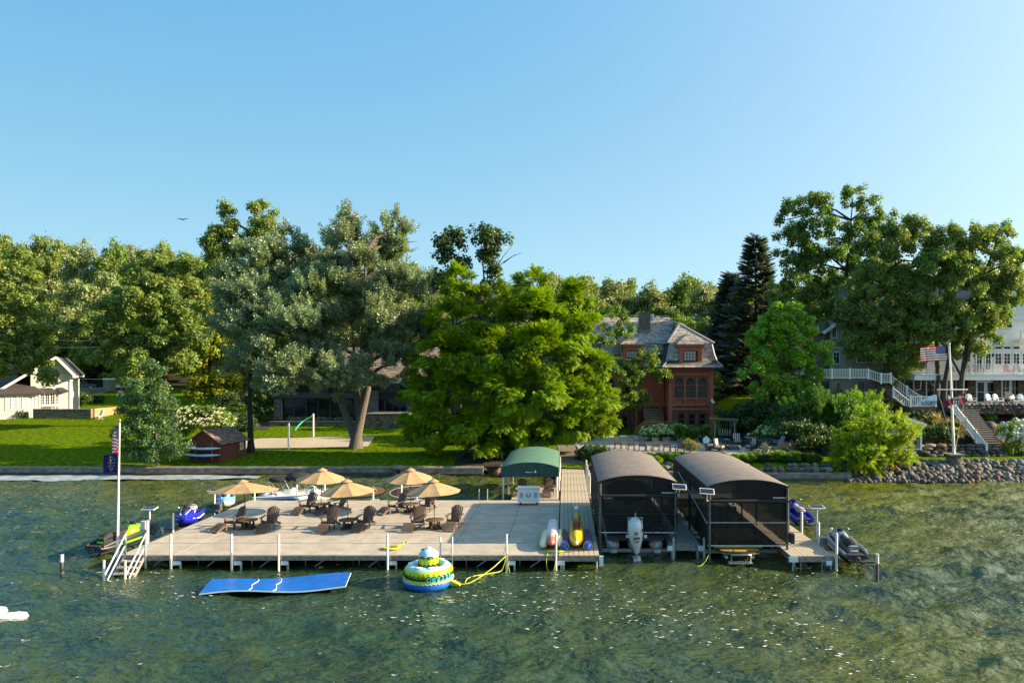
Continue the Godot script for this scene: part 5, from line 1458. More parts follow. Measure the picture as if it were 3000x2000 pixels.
func sheds() -> void:
	# red shed with kayaks on its gable
	var d := 56.5
	var x0 := at(548, 1353, d).x; var x1 := at(647, 1353, d).x
	var gy := land((x0 + x1) / 2, d) - 0.05
	var t := thing("boat_shed", "dark red board shed with grey shingle roof and kayaks on its gable end", "shed", Vector3((x0 + x1) / 2, gy, -d))
	var w := x1 - x0
	var turn := -0.5
	var he := 1.72; var hr := 2.62; var deep := 3.4
	var b := MB.new()
	b.ext(PackedVector2Array([Vector2(-w / 2, 0), Vector2(-w / 2, he), Vector2(0, hr), Vector2(w / 2, he), Vector2(w / 2, 0)]), deep, Basis.IDENTITY, Vector3(0, 0, -deep / 2))
	obj("wall", b, M.shedred, t)
	var n := 15
	for i in n:
		var xa := -w / 2 + w * i / n
		var h0 := lerpf(hr, he, absf(xa) / (w / 2)); var h1 := lerpf(hr, he, absf(xa + w / n) / (w / 2))
		obj("board", MB.new().ext(PackedVector2Array([Vector2(xa + 0.008, 0.02), Vector2(xa + 0.008, h0 - 0.05), Vector2(xa + w / n - 0.008, h1 - 0.05), Vector2(xa + w / n - 0.008, 0.02)]), 0.02 + 0.006 * (i % 3), Basis.IDENTITY, Vector3(0, 0, 0.012)), M.shedred, t)
	for i in 18: obj("board", bx(w / 2 + 0.012, he / 2, -deep * (i + 0.5) / 18, 0.02 + 0.006 * (i % 3), he - 0.08, deep / 18 - 0.014), M.shedred, t)
	var r := MB.new()
	for s in [-1.0, 1.0]:
		var e := Vector3(s * (w / 2 + 0.28), he - 0.18, 0.22)
		var rg := Vector3(0, hr + 0.08, 0.22)
		if s > 0: courses(r, e, e - Vector3(0, 0, deep + 0.45), rg - Vector3(0, 0, deep + 0.45), rg, 9, 0.3, [Color(0.36, 0.34, 0.27), Color(0.44, 0.41, 0.33), Color(0.28, 0.26, 0.21)])
		else: courses(r, e - Vector3(0, 0, deep + 0.45), e, rg, rg - Vector3(0, 0, deep + 0.45), 9, 0.3, [Color(0.24, 0.215, 0.19), Color(0.30, 0.27, 0.24)])
	obj("roof_shingles", r, M.shingle, t).set_meta("kind", "stuff")
	b = MB.new()
	for s in [-1.0, 1.0]:
		slab(b, Vector3(s * (w / 2 + 0.28), he - 0.2, 0), Vector3(0, hr + 0.06, 0), 0.2, -deep - 0.2, 0.05)
		b.bar(Vector3(s * (w / 2 + 0.27), he - 0.2, 0.19), Vector3(0, hr + 0.05, 0.19), 0.04, 0.12)
	obj("roof", b, M.rust_dark, t)
	obj("side_door", bx(w / 2 + 0.04, 0.85, -1.15, 0.04, 1.5, 1.7), M.shedred, t)
	var fr := MB.new()
	for z in [-0.32, -1.15, -1.98]: fr.box(Vector3(w / 2 + 0.065, 0.85, z), Vector3(0.03, 1.52, 0.07))
	for y in [0.12, 0.85, 1.58]: fr.box(Vector3(w / 2 + 0.068, y, -1.15), Vector3(0.03, 0.07, 1.72))
	obj("door_frame", fr, M.rust_dark, t)
	var wi := obj("window", MB.new().box(Vector3(w / 2 + 0.05, 1.1, -2.75), Vector3(0.05, 0.8, 0.62)), M.rust_dark, t)
	obj("pane", MB.new().box(Vector3(w / 2 + 0.08, 1.1, -2.75), Vector3(0.02, 0.68, 0.5)), mat("curtained_glass", L(0.50, 0.46, 0.40), 0.3), wi)
	obj("glazing_bar", MB.new().box(Vector3(w / 2 + 0.095, 1.1, -2.75), Vector3(0.02, 0.7, 0.04)).box(Vector3(w / 2 + 0.096, 1.1, -2.75), Vector3(0.02, 0.04, 0.52)), M.rust_dark, wi)
	var rk := MB.new()
	for x in [-0.75, 0.75]:
		rk.box(Vector3(x, 1.0, 0.06), Vector3(0.09, 1.5, 0.06))
		for y in [0.55, 1.12]: rk.bar(Vector3(x, y, 0.05), Vector3(x, y + 0.04, 0.55), 0.06, 0.06)
	rk.box(Vector3(0, 1.52, 0.06), Vector3(1.7, 0.03, 0.03))
	obj("kayak_rack", rk, M.rust, t)
	obj("wall_lamp", MB.new().box(Vector3(-w / 2 + 0.02, 1.55, 0.12), Vector3(0.2, 0.26, 0.2)).box(Vector3(w / 2 - 0.05, 1.75, 0.1), Vector3(0.14, 0.12, 0.14)), M.white, t)
	t.rotation.y = turn * 0.35
	for i in 2:
		var kp := Vector3((x0 + x1) / 2 - 0.05 + 0.06 * i, gy + 0.66 + i * 0.56, -d + 0.42)
		var ky := thing("kayak", "%s pale blue kayak on the red shed's rack" % ["lower", "upper"][i], "kayak", kp, turn * 0.35, "kayaks on the shed")
		var rings := []
		for j in 13:
			var u := -1.0 + j / 6.0
			var hw := 0.34 * pow(maxf(0.0, 1.0 - absf(u) * absf(u)), 0.6) + 0.012
			var ring := PackedVector3Array()
			for q in 10:
				var a := TAU * q / 10
				ring.append(Vector3(u * 1.82, sin(a) * hw * 0.32 + 0.07 * u * u, cos(a) * hw))
			rings.append(ring)
		obj("hull", MB.new().loft(rings), mat("kayak_blue", L(0.50, 0.63, 0.74), 0.35), ky)
		var keel := MB.new().ell(Vector3(0, -0.09, 0.0), Vector3(1.25, 0.09, 0.27), 14, 6)
		obj("underside", keel, M.blue_vinyl, ky)
		obj("cockpit", MB.new().torus(Vector3(0, 0.10, 0), 0.24, 0.03, Basis.IDENTITY, 16, 6, 1.7), M.black, ky)
	# small grey shed behind the yellow shrub, with a T on its gable
	var p := at(2672, 1322, 57.0)
	t = thing("garden_shed", "small grey clapboard shed with white trim behind the yellow-green shrub", "shed", Vector3(28.2, 1.1, -57.2))
	var sx0 := at(2600, 1322, 57).x - t.position.x; var sx1 := at(2705, 1322, 57).x - t.position.x
	var py := at(0, 1221, 57).y - 1.1; var pe := at(0, 1240, 57).y - 1.1
	var xm := at(2640, 1322, 57).x - t.position.x
	b = MB.new()
	b.ext(PackedVector2Array([Vector2(sx0, 0.6), Vector2(sx0, pe), Vector2(xm, py), Vector2(sx1, pe), Vector2(sx1, 0.6)]), 3.0, Basis.IDENTITY, Vector3(0, 0, -1.5))
	obj("wall", b, M.siding_taupe, t)
	obj("base", bx((sx0 + sx1) / 2, 0.2, -1.5, sx1 - sx0 + 0.1, 0.82, 3.05), M.concrete, t)
	for i in 12: obj("clapboard", MB.new().box(Vector3((sx0 + sx1) / 2, 0.72 + i * 0.155, 0.012), Vector3(sx1 - sx0 - 0.12, 0.15, 0.02), Basis(Vector3.RIGHT, 0.09)), M.siding_taupe, t)
	b = MB.new()
	b.bar(Vector3(sx0 - 0.3, pe - 0.12, 0.1), Vector3(xm, py + 0.08, 0.1), 0.08, 0.2); b.bar(Vector3(sx1 + 0.35, pe - 0.16, 0.1), Vector3(xm, py + 0.08, 0.1), 0.08, 0.2)
	b.box(Vector3(sx1 - 0.07, pe / 2 + 0.25, 0.03), Vector3(0.14, pe - 0.6, 0.06)); b.box(Vector3((sx0 + sx1) / 2, 0.62, 0.04), Vector3(sx1 - sx0, 0.06, 0.08))
	obj("trim", b, M.trim_white, t)
	b = MB.new()
	slab(b, Vector3(sx0 - 0.3, pe - 0.06, 0), Vector3(xm, py + 0.12, 0), 0.12, -3.2, 0.08); slab(b, Vector3(sx1 + 0.35, pe - 0.09, 0), Vector3(xm, py + 0.12, 0), 0.12, -3.2, 0.08)
	obj("roof", b, mat("roof_green", L(0.10, 0.17, 0.13), 0.8), t)
	text("letter", "T", 0.55, 0.04, M.charcoal, t, Vector3(at(2687, 1274, 57).x - t.position.x, 1.35, 0.06), Basis.IDENTITY, "Droid Serif")

# ---------- docks ----------
const DY := 0.6          # deck level above the water
func planks(root: Node3D, x0: float, x1: float, d0: float, d1: float, n: int, section: float, m: Material) -> void:   # boards running away from the camera
	var w := (x1 - x0) / n
	var cnt := int(round((d1 - d0) / section))
	var sec := (d1 - d0) / cnt
	var mesh := MB.new().box(Vector3(0, -0.02, 0), Vector3(w - 0.018, 0.04, sec - 0.02)).done()
	for k in cnt:
		for i in n:
			var o := obj("plank", mesh, m, root)
			o.position = Vector3(x0 + w * (i + 0.5), DY + rng.randf_range(-0.003, 0.003), -(d0 + sec * (k + 0.5))) - root.position
	sub("side_beam", MB.new().box(Vector3(x0 + 0.03, DY - 0.15, -(d0 + d1) / 2), Vector3(0.05, 0.2, d1 - d0 - 0.02)).box(Vector3(x1 - 0.03, DY - 0.15, -(d0 + d1) / 2), Vector3(0.05, 0.2, d1 - d0 - 0.02)), M.fascia, root)
	sub("cross_beam", MB.new().box(Vector3((x0 + x1) / 2, DY - 0.15, -d0 - 0.02), Vector3(x1 - x0, 0.2, 0.05)).box(Vector3((x0 + x1) / 2, DY - 0.16, -d1 + 0.02), Vector3(x1 - x0 - 0.1, 0.2, 0.05)), M.fascia, root)
	for k in cnt + 1:
		for x in [x0 + 0.12, x1 - 0.12]: sub("leg", MB.new().cyl(Vector3(x, -1.0, -(d0 + sec * k) - (0.1 if k == 0 else -0.1)), Vector3(x, DY - 0.05, -(d0 + sec * k) - (0.1 if k == 0 else -0.1)), 0.045, 0.045, 7), M.alu, root)
func dock() -> void:
	var t := thing("swim_dock", "broad beige panelled swim dock with white posts along its front edge", "dock", Vector3(-9.6, 0, -35))
	var cols := 8
	var rows := 6
	var x0 := -19.0; var x1 := -0.34
	var w := (x1 - x0) / cols
	var h := 12.0 / rows
	var mesh := MB.new().box(Vector3(0, -0.02, 0), Vector3(w - 0.022, 0.04, h - 0.05)).done()
	for c in cols:
		for r in rows:
			var o := obj("deck_panel", mesh, M["deck_line%d" % (rng.randi() % 3)], t)
			o.position = Vector3(x0 + w * (c + 0.5), DY + rng.randf_range(-0.003, 0.003), -(29.03 + h * (r + 0.5))) - t.position
	sub("under_frame", bx((x0 + x1) / 2, DY - 0.1, -35.0, x1 - x0 - 0.1, 0.1, 11.85), M.alu_dark, t)
	for c in cols:
		sub("fascia_board", bx(x0 + w * (c + 0.5), DY - 0.11, -29.0, w - 0.02, 0.19, 0.05), M.fascia, t)
	for r in rows: sub("side_board", bx(x0 - 0.01, DY - 0.11, -(29.05 + h * (r + 0.5)), 0.05, 0.19, h - 0.02), M.fascia, t)
	# posts, brackets and braces along the front
	var post := MB.new().tube([Vector3(0, -0.35, 0), Vector3(0, 1.49, 0), Vector3(0, 1.53, 0)], [0.047, 0.047, 0.025], 10).done()
	for px in [498.5, 676.8, 815.0, 1134.5, 1484.0, 1629.0]:
		var x: float = (px - 1657.0) * 28.9 / F
		var o := obj("post", post, M.white_pole, t)
		o.position = Vector3(x, 0, -28.93) - t.position
		sub("bracket", bx(x + 0.22, DY - 0.32, -28.99, 0.30, 0.17, 0.03), M.bracket, t)
		sub("leg", MB.new().cyl(Vector3(x + 0.32, -1.0, -29.1), Vector3(x + 0.32, DY - 0.3, -29.1), 0.05, 0.05, 8), M.alu, t)
	for px in [745.0, 869.0, 951.0, 1176.0]:
		var o := obj("post", post, M.white_pole, t)
		o.position = Vector3((px - 1657.0) * 41.1 / F, 0, -41.1) - t.position
	for c in cols + 1:
		for r in rows + 1:
			var x := x0 + 0.15 + (x1 - x0 - 0.3) * c / cols
			if r > 0 or c == 0: sub("leg", MB.new().cyl(Vector3(x, -1.0, -(29.15 + 11.7 * r / rows)), Vector3(x, DY - 0.1, -(29.15 + 11.7 * r / rows)), 0.045, 0.045, 6), M.alu, t)
		if c < cols:
			var xb := x0 + w * (c + 0.42)
			sub("brace", MB.new().bar(Vector3(xb, -0.15, -29.5), Vector3(xb + 0.75, DY - 0.2, -29.3), 0.035, 0.035), M.alu, t)
			sub("rod", MB.new().cyl(Vector3(xb - 0.3, -0.5, -29.7), Vector3(xb - 0.3, DY - 0.2, -29.7), 0.018, 0.018, 5), M.alu, t)
	# left edge post with a control box
	var p := on(433, 1590, DY)
	t = thing("power_post", "white dock post with grey control box and small blue sign at the left edge", "post", Vector3(-19.05, DY, p.z))
	obj("post", MB.new().cyl(Vector3(0, -0.4, 0), Vector3(0, 1.02, 0), 0.07, 0.07, 10), M.white_pole, t)
	obj("box", bx(-0.14, 0.82, 0.02, 0.22, 0.36, 0.2), mat("box_grey", L(0.50, 0.50, 0.48), 0.5), t)
	obj("sign", bx(-0.16, 0.42, 0.05, 0.13, 0.22, 0.02), M.sky_vinyl, t)
	p = on(514.5, 1558, DY)
	var q := thing("dock_post", "plain white post at the left dock edge beside the blue jet ski", "post", Vector3(-19.06, 0, p.z))
	obj("shaft", post, M.white_pole, q)
	# long walkway to the shore
	t = thing("main_walkway", "long boarded walkway running from the lake end to the shore path", "pier", Vector3(0.55, 0, -42))
	planks(t, -0.30, 1.44, 29.0, 55.4, 8, 2.4, M.plank)
	sub("corner_bumper", MB.new().box(Vector3(1.52, DY - 0.22, -28.95), Vector3(0.17, 0.42, 0.1)), M.bracket, t)
	for z in [44.0, 46.5, 49.0, 51.5]: sub("post", MB.new().cyl(Vector3(1.56, -0.3, -z), Vector3(1.56, 1.6, -z), 0.06, 0.06, 8), M.white_pole, t)
	for z in [44.5, 48.5, 52.0]: sub("post", MB.new().cyl(Vector3(-0.42, -0.3, -z), Vector3(-0.42, 1.75, -z), 0.06, 0.06, 8), M.white_pole, t)
	t = thing("cross_walkway", "boarded cross walk joining the walkway and the finger docks behind the lifts", "pier", Vector3(5, 0, -42))
	planks(t, 1.46, 11.4, 41.6, 43.2, 8, 1.6, M.plank_grey)
	t = thing("finger_dock", "dark grey boarded finger dock between the two black boat lifts", "pier", Vector3(5.37, 0, -36))
	planks(t, 4.68, 6.08, 30.7, 41.56, 7, 2.7, M.plank_grey)
	for x in [4.72, 6.1]:
		sub("corner_bumper", MB.new().box(Vector3(x, DY - 0.12, -30.62), Vector3(0.3, 0.2, 0.14)), M.bracket, t)
		sub("post", MB.new().cyl(Vector3(x + 0.12, -0.5, -30.6), Vector3(x + 0.12, 0.95, -30.6), 0.065, 0.065, 8), M.alu, t)
	t = thing("finger_dock", "pale boarded finger dock at the right with the grey jet ski beside it", "pier", Vector3(10.6, 0, -35))
	planks(t, 9.55, 11.4, 28.9, 41.56, 10, 3.1, M.plank)
	sub("corner_bumper", MB.new().box(Vector3(9.62, DY - 0.12, -28.82), Vector3(0.36, 0.2, 0.14)), M.bracket, t)
	sub("corner_plate", MB.new().box(Vector3(11.15, DY - 0.28, -28.86), Vector3(0.24, 0.18, 0.06)), M.bracket, t)
	for z in [28.85, 30.9, 33.1]: sub("post", MB.new().tube([Vector3(11.46, -0.5, -z), Vector3(11.46, 1.55, -z), Vector3(11.46, 1.59, -z)], [0.062, 0.062, 0.03], 8), M.white_pole, t)
	for x in [10.0, 10.9]: sub("rod", MB.new().cyl(Vector3(x, -0.6, -29.0), Vector3(x, DY - 0.2, -29.0), 0.02, 0.02, 5), M.alu, t)
	sub("brace", MB.new().bar(Vector3(9.9, -0.3, -29.1), Vector3(9.7, DY - 0.2, -29.0), 0.03, 0.03), M.alu, t)
	t = thing("small_platform", "small beige platform with two chairs under the green canopy", "dock", Vector3(-1.9, 0, -43.3))
	planks(t, -3.3, -0.42, 41.25, 45.4, 6, 2.1, M.plank)
	# steps into the water at the left corner
	t = thing("water_steps", "aluminium steps with double handrails descending into the water at the dock corner", "steps", Vector3(-18.3, 0, -28.3))
	var xs := [-18.72, -17.86]
	for x in xs:
		sub("handrail", MB.new().tube([Vector3(x, 1.5, -29.0), Vector3(x, 0.1, -27.65)], 0.035, 7), M.white_pole, t)
		sub("handrail", MB.new().tube([Vector3(x, 1.05, -29.0), Vector3(x, -0.1, -27.85)], 0.032, 7), M.white_pole, t)
		sub("post", MB.new().cyl(Vector3(x, -0.4, -29.0), Vector3(x, 1.55, -29.0), 0.045, 0.045, 8), M.alu, t)
		sub("post", MB.new().cyl(Vector3(x, -0.4, -27.65), Vector3(x, 0.78, -27.65), 0.05, 0.05, 8), M.white_pole, t)
		sub("stringer", MB.new().bar(Vector3(x, 0.58, -28.95), Vector3(x, -0.35, -27.95), 0.05, 0.12), M.alu, t)
	for i in 4: sub("tread", bx(-18.29, 0.42 - i * 0.19, -28.75 + i * 0.24, 0.86, 0.045, 0.24), M.deck, t)
	# swim ladder
	t = thing("swim_ladder", "plain steel swim ladder at the dock edge behind the tall inflatable", "ladder", Vector3(-5.05, 0, -28.9))
	for x in [-0.25, 0.25]: obj("rail", MB.new().tube([Vector3(x, -0.5, 0), Vector3(x, 1.36, 0), Vector3(x, 1.42, -0.05)], [0.035, 0.035, 0.02], 7), M.alu, t)
	for y in [0.48, 0.2, -0.08]: obj("rung", bx(0, y, 0, 0.5, 0.05, 0.08), M.alu, t)
	t = thing("swim_ladder", "bare swim ladder rails at the back dock edge left of the green canopy", "ladder", at(1415, 1465, 41.15))
	for x in [-0.24, 0.26]: obj("rail", MB.new().cyl(Vector3(x, -0.9, 0), Vector3(x, 0.68, 0), 0.035, 0.035, 7), M.alu, t)
	for y in [-0.3, -0.6]: obj("rung", bx(0, y, 0, 0.5, 0.05, 0.08), M.alu, t)

# ---------- furniture on the dock ----------
func make_adirondack(called: String, label: String, m: Material, dark: Material, slats := 7) -> Node3D:
	var t := thing(called, label, "chair")
	# seat slopes down to the back, front at +z
	for i in 5:
		var f := i / 4.0
		obj("seat_slat", MB.new().box(Vector3(0, 0.37 - 0.13 * f, 0.28 - 0.46 * f), Vector3(0.54, 0.025, 0.10), Basis(Vector3.RIGHT, -0.27)), m, t)
	for i in slats:
		var u := (i - (slats - 1) / 2.0) / ((slats - 1) / 2.0)
		var top := 0.98 - 0.13 * u * u
		var xw := 0.075
		obj("back_slat", MB.new().bar(Vector3(u * 0.21, 0.22, -0.2), Vector3(u * 0.27, top, -0.55), xw, 0.022, Vector3(0, 0.4, 1)), m, t)
	for s in [-1.0, 1.0]:
		obj("armrest", MB.new().ext(PackedVector2Array([Vector2(-0.05, -0.42), Vector2(-0.07, 0.3), Vector2(-0.04, 0.37), Vector2(0.05, 0.37), Vector2(0.08, 0.28), Vector2(0.04, -0.42)]), 0.026, Basis(Vector3.RIGHT, PI / 2), Vector3(s * 0.34, 0.56, 0)), m, t)
		obj("leg", MB.new().box(Vector3(s * 0.31, 0.275, 0.27), Vector3(0.035, 0.55, 0.12)), m, t)
		obj("leg", MB.new().bar(Vector3(s * 0.275, 0.40, 0.3), Vector3(s * 0.275, 0.06, -0.72), 0.03, 0.13), m, t)
	obj("apron", bx(0, 0.33, 0.31, 0.56, 0.11, 0.025), dark, t)
	obj("back_brace", MB.new().box(Vector3(0, 0.52, -0.40), Vector3(0.62, 0.06, 0.03)).box(Vector3(0, 0.28, -0.26), Vector3(0.54, 0.06, 0.03)), dark, t)
	return t
func make_ottoman(called: String, label: String, m: Material) -> Node3D:
	var t := thing(called, label, "footstool")
	for i in 8:
		var f := i / 7.0
		var y := 0.36 - 0.30 * f * f
		obj("slat", MB.new().box(Vector3(0, y, -0.27 + 0.58 * f), Vector3(0.52, 0.022, 0.07), Basis(Vector3.RIGHT, 0.08 + 0.75 * f)), m, t)
	for s in [-1.0, 1.0]:
		obj("side", MB.new().bar(Vector3(s * 0.22, 0.30, -0.27), Vector3(s * 0.22, 0.03, 0.30), 0.03, 0.08), m, t)
		obj("leg", bx(s * 0.245, 0.17, -0.24, 0.03, 0.34, 0.09), m, t)
	return t
func make_umbrella(label: String, tilt := 0.0) -> Node3D:
	var t := thing("patio_umbrella", label, "umbrella")
	var top := 2.46
	for k in 8:
		var rings := []
		var a0 := TAU * k / 8 + 0.2; var a1 := TAU * (k + 1) / 8 + 0.2
		var b := MB.new()
		b.smooth()
		var g := []
		for i in 7:
			var f := 0.05 + 0.95 * i / 6.0
			var row := []
			for j in 5:
				var u := j / 4.0
				var e := Vector3(cos(a0), 0, sin(a0)).lerp(Vector3(cos(a1), 0, sin(a1)), u)
				var sag := sin(u * PI) * 0.05 * f
				row.append(Vector3(e.x * 1.37 * f, top - 0.12 - 0.52 * pow(f, 1.15) - sag * 0.6, e.z * 1.37 * f))
			g.append(row)
		for i in 6:
			for j in 4:
				b.quad(g[i][j], g[i][j + 1], g[i + 1][j + 1], g[i + 1][j])
		var o := obj("canopy_panel", b, M.umbrella, t)
		obj("rib", MB.new().cyl(Vector3(0, top - 0.17, 0), Vector3(cos(a0) * 1.36, top - 0.665, sin(a0) * 1.36), 0.011, 0.009, 4), M.chair_dark, t)
	obj("vent_cap", MB.new().lathe([Vector2(0.30, top - 0.13), Vector2(0.27, top - 0.11), Vector2(0.05, top)], Vector3.ZERO, 8), M.umbrella, t)
	obj("finial", MB.new().lathe([Vector2(0.02, top), Vector2(0.045, top + 0.03), Vector2(0.01, top + 0.08)], Vector3.ZERO, 8), M.chair_dark, t)
	obj("pole", MB.new().cyl(Vector3(0, 0.05, 0), Vector3(0, top - 0.05, 0), 0.02, 0.02, 8), M.chair_dark, t)
	obj("crank", MB.new().box(Vector3(0.0, 1.12, 0.02), Vector3(0.06, 0.16, 0.07)), M.chair_dark, t)
	return t
func make_table(label: String) -> Node3D:
	var t := thing("round_table", label, "table")
	obj("tabletop", MB.new().lathe([Vector2(0.02, 0.475), Vector2(0.46, 0.475), Vector2(0.475, 0.465), Vector2(0.475, 0.44), Vector2(0.45, 0.435), Vector2(0.02, 0.435)], Vector3.ZERO, 28), M.chair, t)
	for s in [-1.0, 1.0]:
		obj("foot", MB.new().ext(PackedVector2Array([Vector2(-0.36, 0), Vector2(-0.36, 0.05), Vector2(-0.24, 0.10), Vector2(0.24, 0.10), Vector2(0.36, 0.05), Vector2(0.36, 0)]), 0.06, Basis.IDENTITY, Vector3(0, 0, s * 0.2)), M.chair_dark, t)
		for x in [-0.19, 0.19]: obj("leg", bx(x, 0.27, s * 0.2, 0.09, 0.34, 0.05), M.chair_dark, t)
	obj("shelf", bx(0, 0.2, 0, 0.46, 0.03, 0.4), M.chair_dark, t)
	obj("base_weight", MB.new().lathe([Vector2(0.15, 0.0), Vector2(0.15, 0.06), Vector2(0.03, 0.12)], Vector3.ZERO, 12), M.chair_dark, t)
	return t
func cord(called: String, label: String, pts: Array, r: float, m: Material) -> void:
	var c := Curve3D.new()
	for i in pts.size():
		var tg: Vector3 = (pts[mini(i + 1, pts.size() - 1)] - pts[maxi(i - 1, 0)]) * 0.2
		c.add_point(pts[i], -tg, tg)
	c.bake_interval = 0.12
	tag(obj(called, MB.new().tube(Array(c.get_baked_points()), r, 5), m), label, "rope")
func coil(label: String, c: Vector3, sx: float, sz: float, turns: int, seedn: int) -> void:
	var r := RandomNumberGenerator.new()
	r.seed = seedn
	var pts := []
	for i in turns * 6:
		var a := i * TAU / 6.0 + r.randf_range(-0.3, 0.3)
		var f := r.randf_range(0.35, 1.0)
		pts.append(c + Vector3(cos(a) * sx * f, 0.02 + 0.012 * (i % 5) + r.randf() * 0.03, sin(a) * sz * f))
	cord("tow_rope", label, pts, 0.017, M.rope)
func inflatable(b: MB, a: Vector3, c: Vector3, r: float, tip := 0.35, squash := 1.0) -> MB:     # a sausage with rounded ends
	var pts := []
	var rad := []
	for i in 13:
		var f := (1.0 - cos(PI * i / 12.0)) * 0.5
		pts.append(a.lerp(c, f))
		var e := minf(f, 1.0 - f)
		rad.append(r * (sqrt(maxf(0.004, 1.0 - pow(1.0 - minf(e / tip, 1.0), 2.0)))))
	return b.tube(pts, rad, 14)

func deck_things() -> void:
	var spots := [[725.4, 1549.0], [939.0, 1501.0], [1019.8, 1549.0], [1202.8, 1500.0], [1273.0, 1549.0]]
	var which := ["front-left", "back-left", "front-middle", "back-right", "front-right"]
	var u0 := make_umbrella("tan umbrella with its canopy blown askew, leftmost of the dock")
	u0.set_meta("group", "tan umbrellas on the dock")
	var t0 := make_table("round brown table under the wind-bent leftmost umbrella")
	t0.set_meta("group", "round tables on the dock")
	var ulab := ["", "tan umbrella farthest left in the back row, before the small white motorboat", "tan umbrella in the middle of the front row on the dock", "tan umbrella in the back row before the red paddleboard", "tan umbrella nearest the green canopy on the dock"]
	var tlab := ["", "round brown table under the umbrella before the white motorboat", "round brown table under the middle front umbrella", "round brown table under the umbrella before the red paddleboard", "round brown table under the umbrella nearest the green canopy"]
	for i in 5:
		var p := on(spots[i][0], spots[i][1], DY)
		if i == 0:
			u0.position = p; t0.position = p
		else:
			dup(u0, p, 0.15 * i, ulab[i]).rotation = Vector3([0, 0.03, -0.02, 0.02, -0.03][i], 0.35 * i, [0, -0.03, 0.025, 0.035, -0.015][i])
			dup(t0, p, 0.1 * i, tlab[i])
	# the wind has bent the first one: stretched flat to one side, a panel folded up
	for k in u0.get_children():
		if String(k.name).begins_with("canopy") or String(k.name).begins_with("rib"):
			var top := 2.46
			k.transform = Transform3D(Basis(Vector3(1.22, -0.10, 0), Vector3(0, 0.85, 0.0), Vector3(0, 0.12, 1.05)), Vector3(0.05, 0.36, 0))
	u0.rotation = Vector3(0.04, 0, 0.10)
	# chairs and footstools
	var ch := [[686, 1546, 659, 1553], [790, 1546, 776, 1555], [901, 1497, 884, 1503], [986, 1499, 962, 1503], [966, 1547, 952, 1556], [1071, 1544, 1050, 1556], [1161, 1498, 1146, 1501.5], [1251, 1496, 1240, 1501.5], [1224.5, 1544, 1196, 1557], [1332, 1541, 1315, 1556]]
	var names := ["left of the leftmost umbrella table", "right of the leftmost umbrella table", "left of the table before the white motorboat", "right of the table before the white motorboat", "left of the middle front umbrella table", "right of the middle front umbrella table", "left of the table before the red paddleboard", "right of the table before the red paddleboard", "left of the umbrella table nearest the green canopy", "right of the umbrella table nearest the green canopy"]
	var c0 := make_adirondack("adirondack_chair", "brown slatted adirondack chair " + names[0], M.chair, M.chair_dark)
	c0.set_meta("group", "brown adirondack chairs on the dock")
	var o0 := make_ottoman("slatted_footstool", "brown slatted footstool before the chair " + names[0], M.chair)
	o0.set_meta("group", "slatted footstools on the dock")
	for i in 10:
		var p := on(ch[i][0], ch[i][1], DY)
		var q := on(ch[i][2], ch[i][3], DY)
		var dir := (q - p).normalized()
		var turn := atan2(dir.x, dir.z)
		if i == 8: turn = 0.12
		var fp := p + dir * 0.92
		if i == 8: fp = q
		if i == 0:
			c0.position = p; c0.rotation.y = turn
			o0.position = fp; o0.rotation.y = turn
		else:
			dup(c0, p, turn, "brown slatted adirondack chair " + names[i])
			dup(o0, fp, turn * 0.9, "brown slatted footstool before the chair " + names[i])
	dup(c0, on(1526, 1452, DY), -0.1, "brown adirondack chair under the green canopy, partly behind the white cart")
	dup(c0, on(1607, 1449, DY), 0.05, "brown adirondack chair under the green canopy, right of the white cart")
	dup(o0, on(1601, 1453, DY) + Vector3(0, 0, 0.35), 0.0, "brown footstool under the green canopy right of the white cart")
	# white serving cart with a horseshoe
	var p := on(1549, 1477, DY)
	var t := thing("serving_cart", "white wheeled serving cart with a blue horseshoe on its front", "cart", p)
	obj("body", bx(0, 0.56, 0, 1.26, 0.78, 0.6), M.white, t)
	obj("counter", bx(0, 0.985, 0, 1.34, 0.07, 0.7), mat("counter", L(0.70, 0.66, 0.58), 0.4), t)
	for x in [-0.41, 0.41]: obj("louver", bx(x, 0.6, 0.305, 0.19, 0.30, 0.02), mat("louver_grey", L(0.36, 0.38, 0.40), 0.5), t)
	var hs := []
	for i in 15:
		var a := -PI * 0.5 + deg_to_rad(-140.0 + 280.0 * i / 14.0)
		hs.append(Vector3(cos(a) * 0.115, 0.62 + sin(a) * 0.125, 0.312))
	var hb := MB.new()
	hb.tube(hs, 0.026, 6)
	obj("horseshoe", hb, mat("royal", L(0.012, 0.02, 0.14), 0.5), t)
	for x in [-0.48, 0.46]:
		obj("wheel", MB.new().cyl(Vector3(x, 0.07, 0.2), Vector3(x + 0.05, 0.07, 0.2), 0.07, 0.07, 12), M.black, t)
		obj("wheel", MB.new().cyl(Vector3(x, 0.07, -0.2), Vector3(x + 0.05, 0.07, -0.2), 0.07, 0.07, 12), M.black, t)
		obj("castor_fork", bx(x + 0.025, 0.13, 0.2, 0.09, 0.1, 0.06), M.red_vinyl, t)
	# yellow banana tube
	t = thing("banana_tube", "big yellow banana-shaped tow tube with red seat pads and blue outriggers", "inflatable", Vector3(0.46, DY, -31.4))
	var pts := []
	var rad := []
	for i in 15:
		var f := i / 14.0
		pts.append(Vector3(0.10 * f, 0.36 + 0.55 * pow(absf(f - 0.42) * 1.6, 2.4), 2.15 - 4.4 * f))
		rad.append([0.05, 0.17, 0.26, 0.31, 0.32, 0.32, 0.32, 0.32, 0.32, 0.31, 0.29, 0.25, 0.19, 0.12, 0.07][i])
	obj("body", MB.new().tube(pts, rad, 16), M.yellow, t)
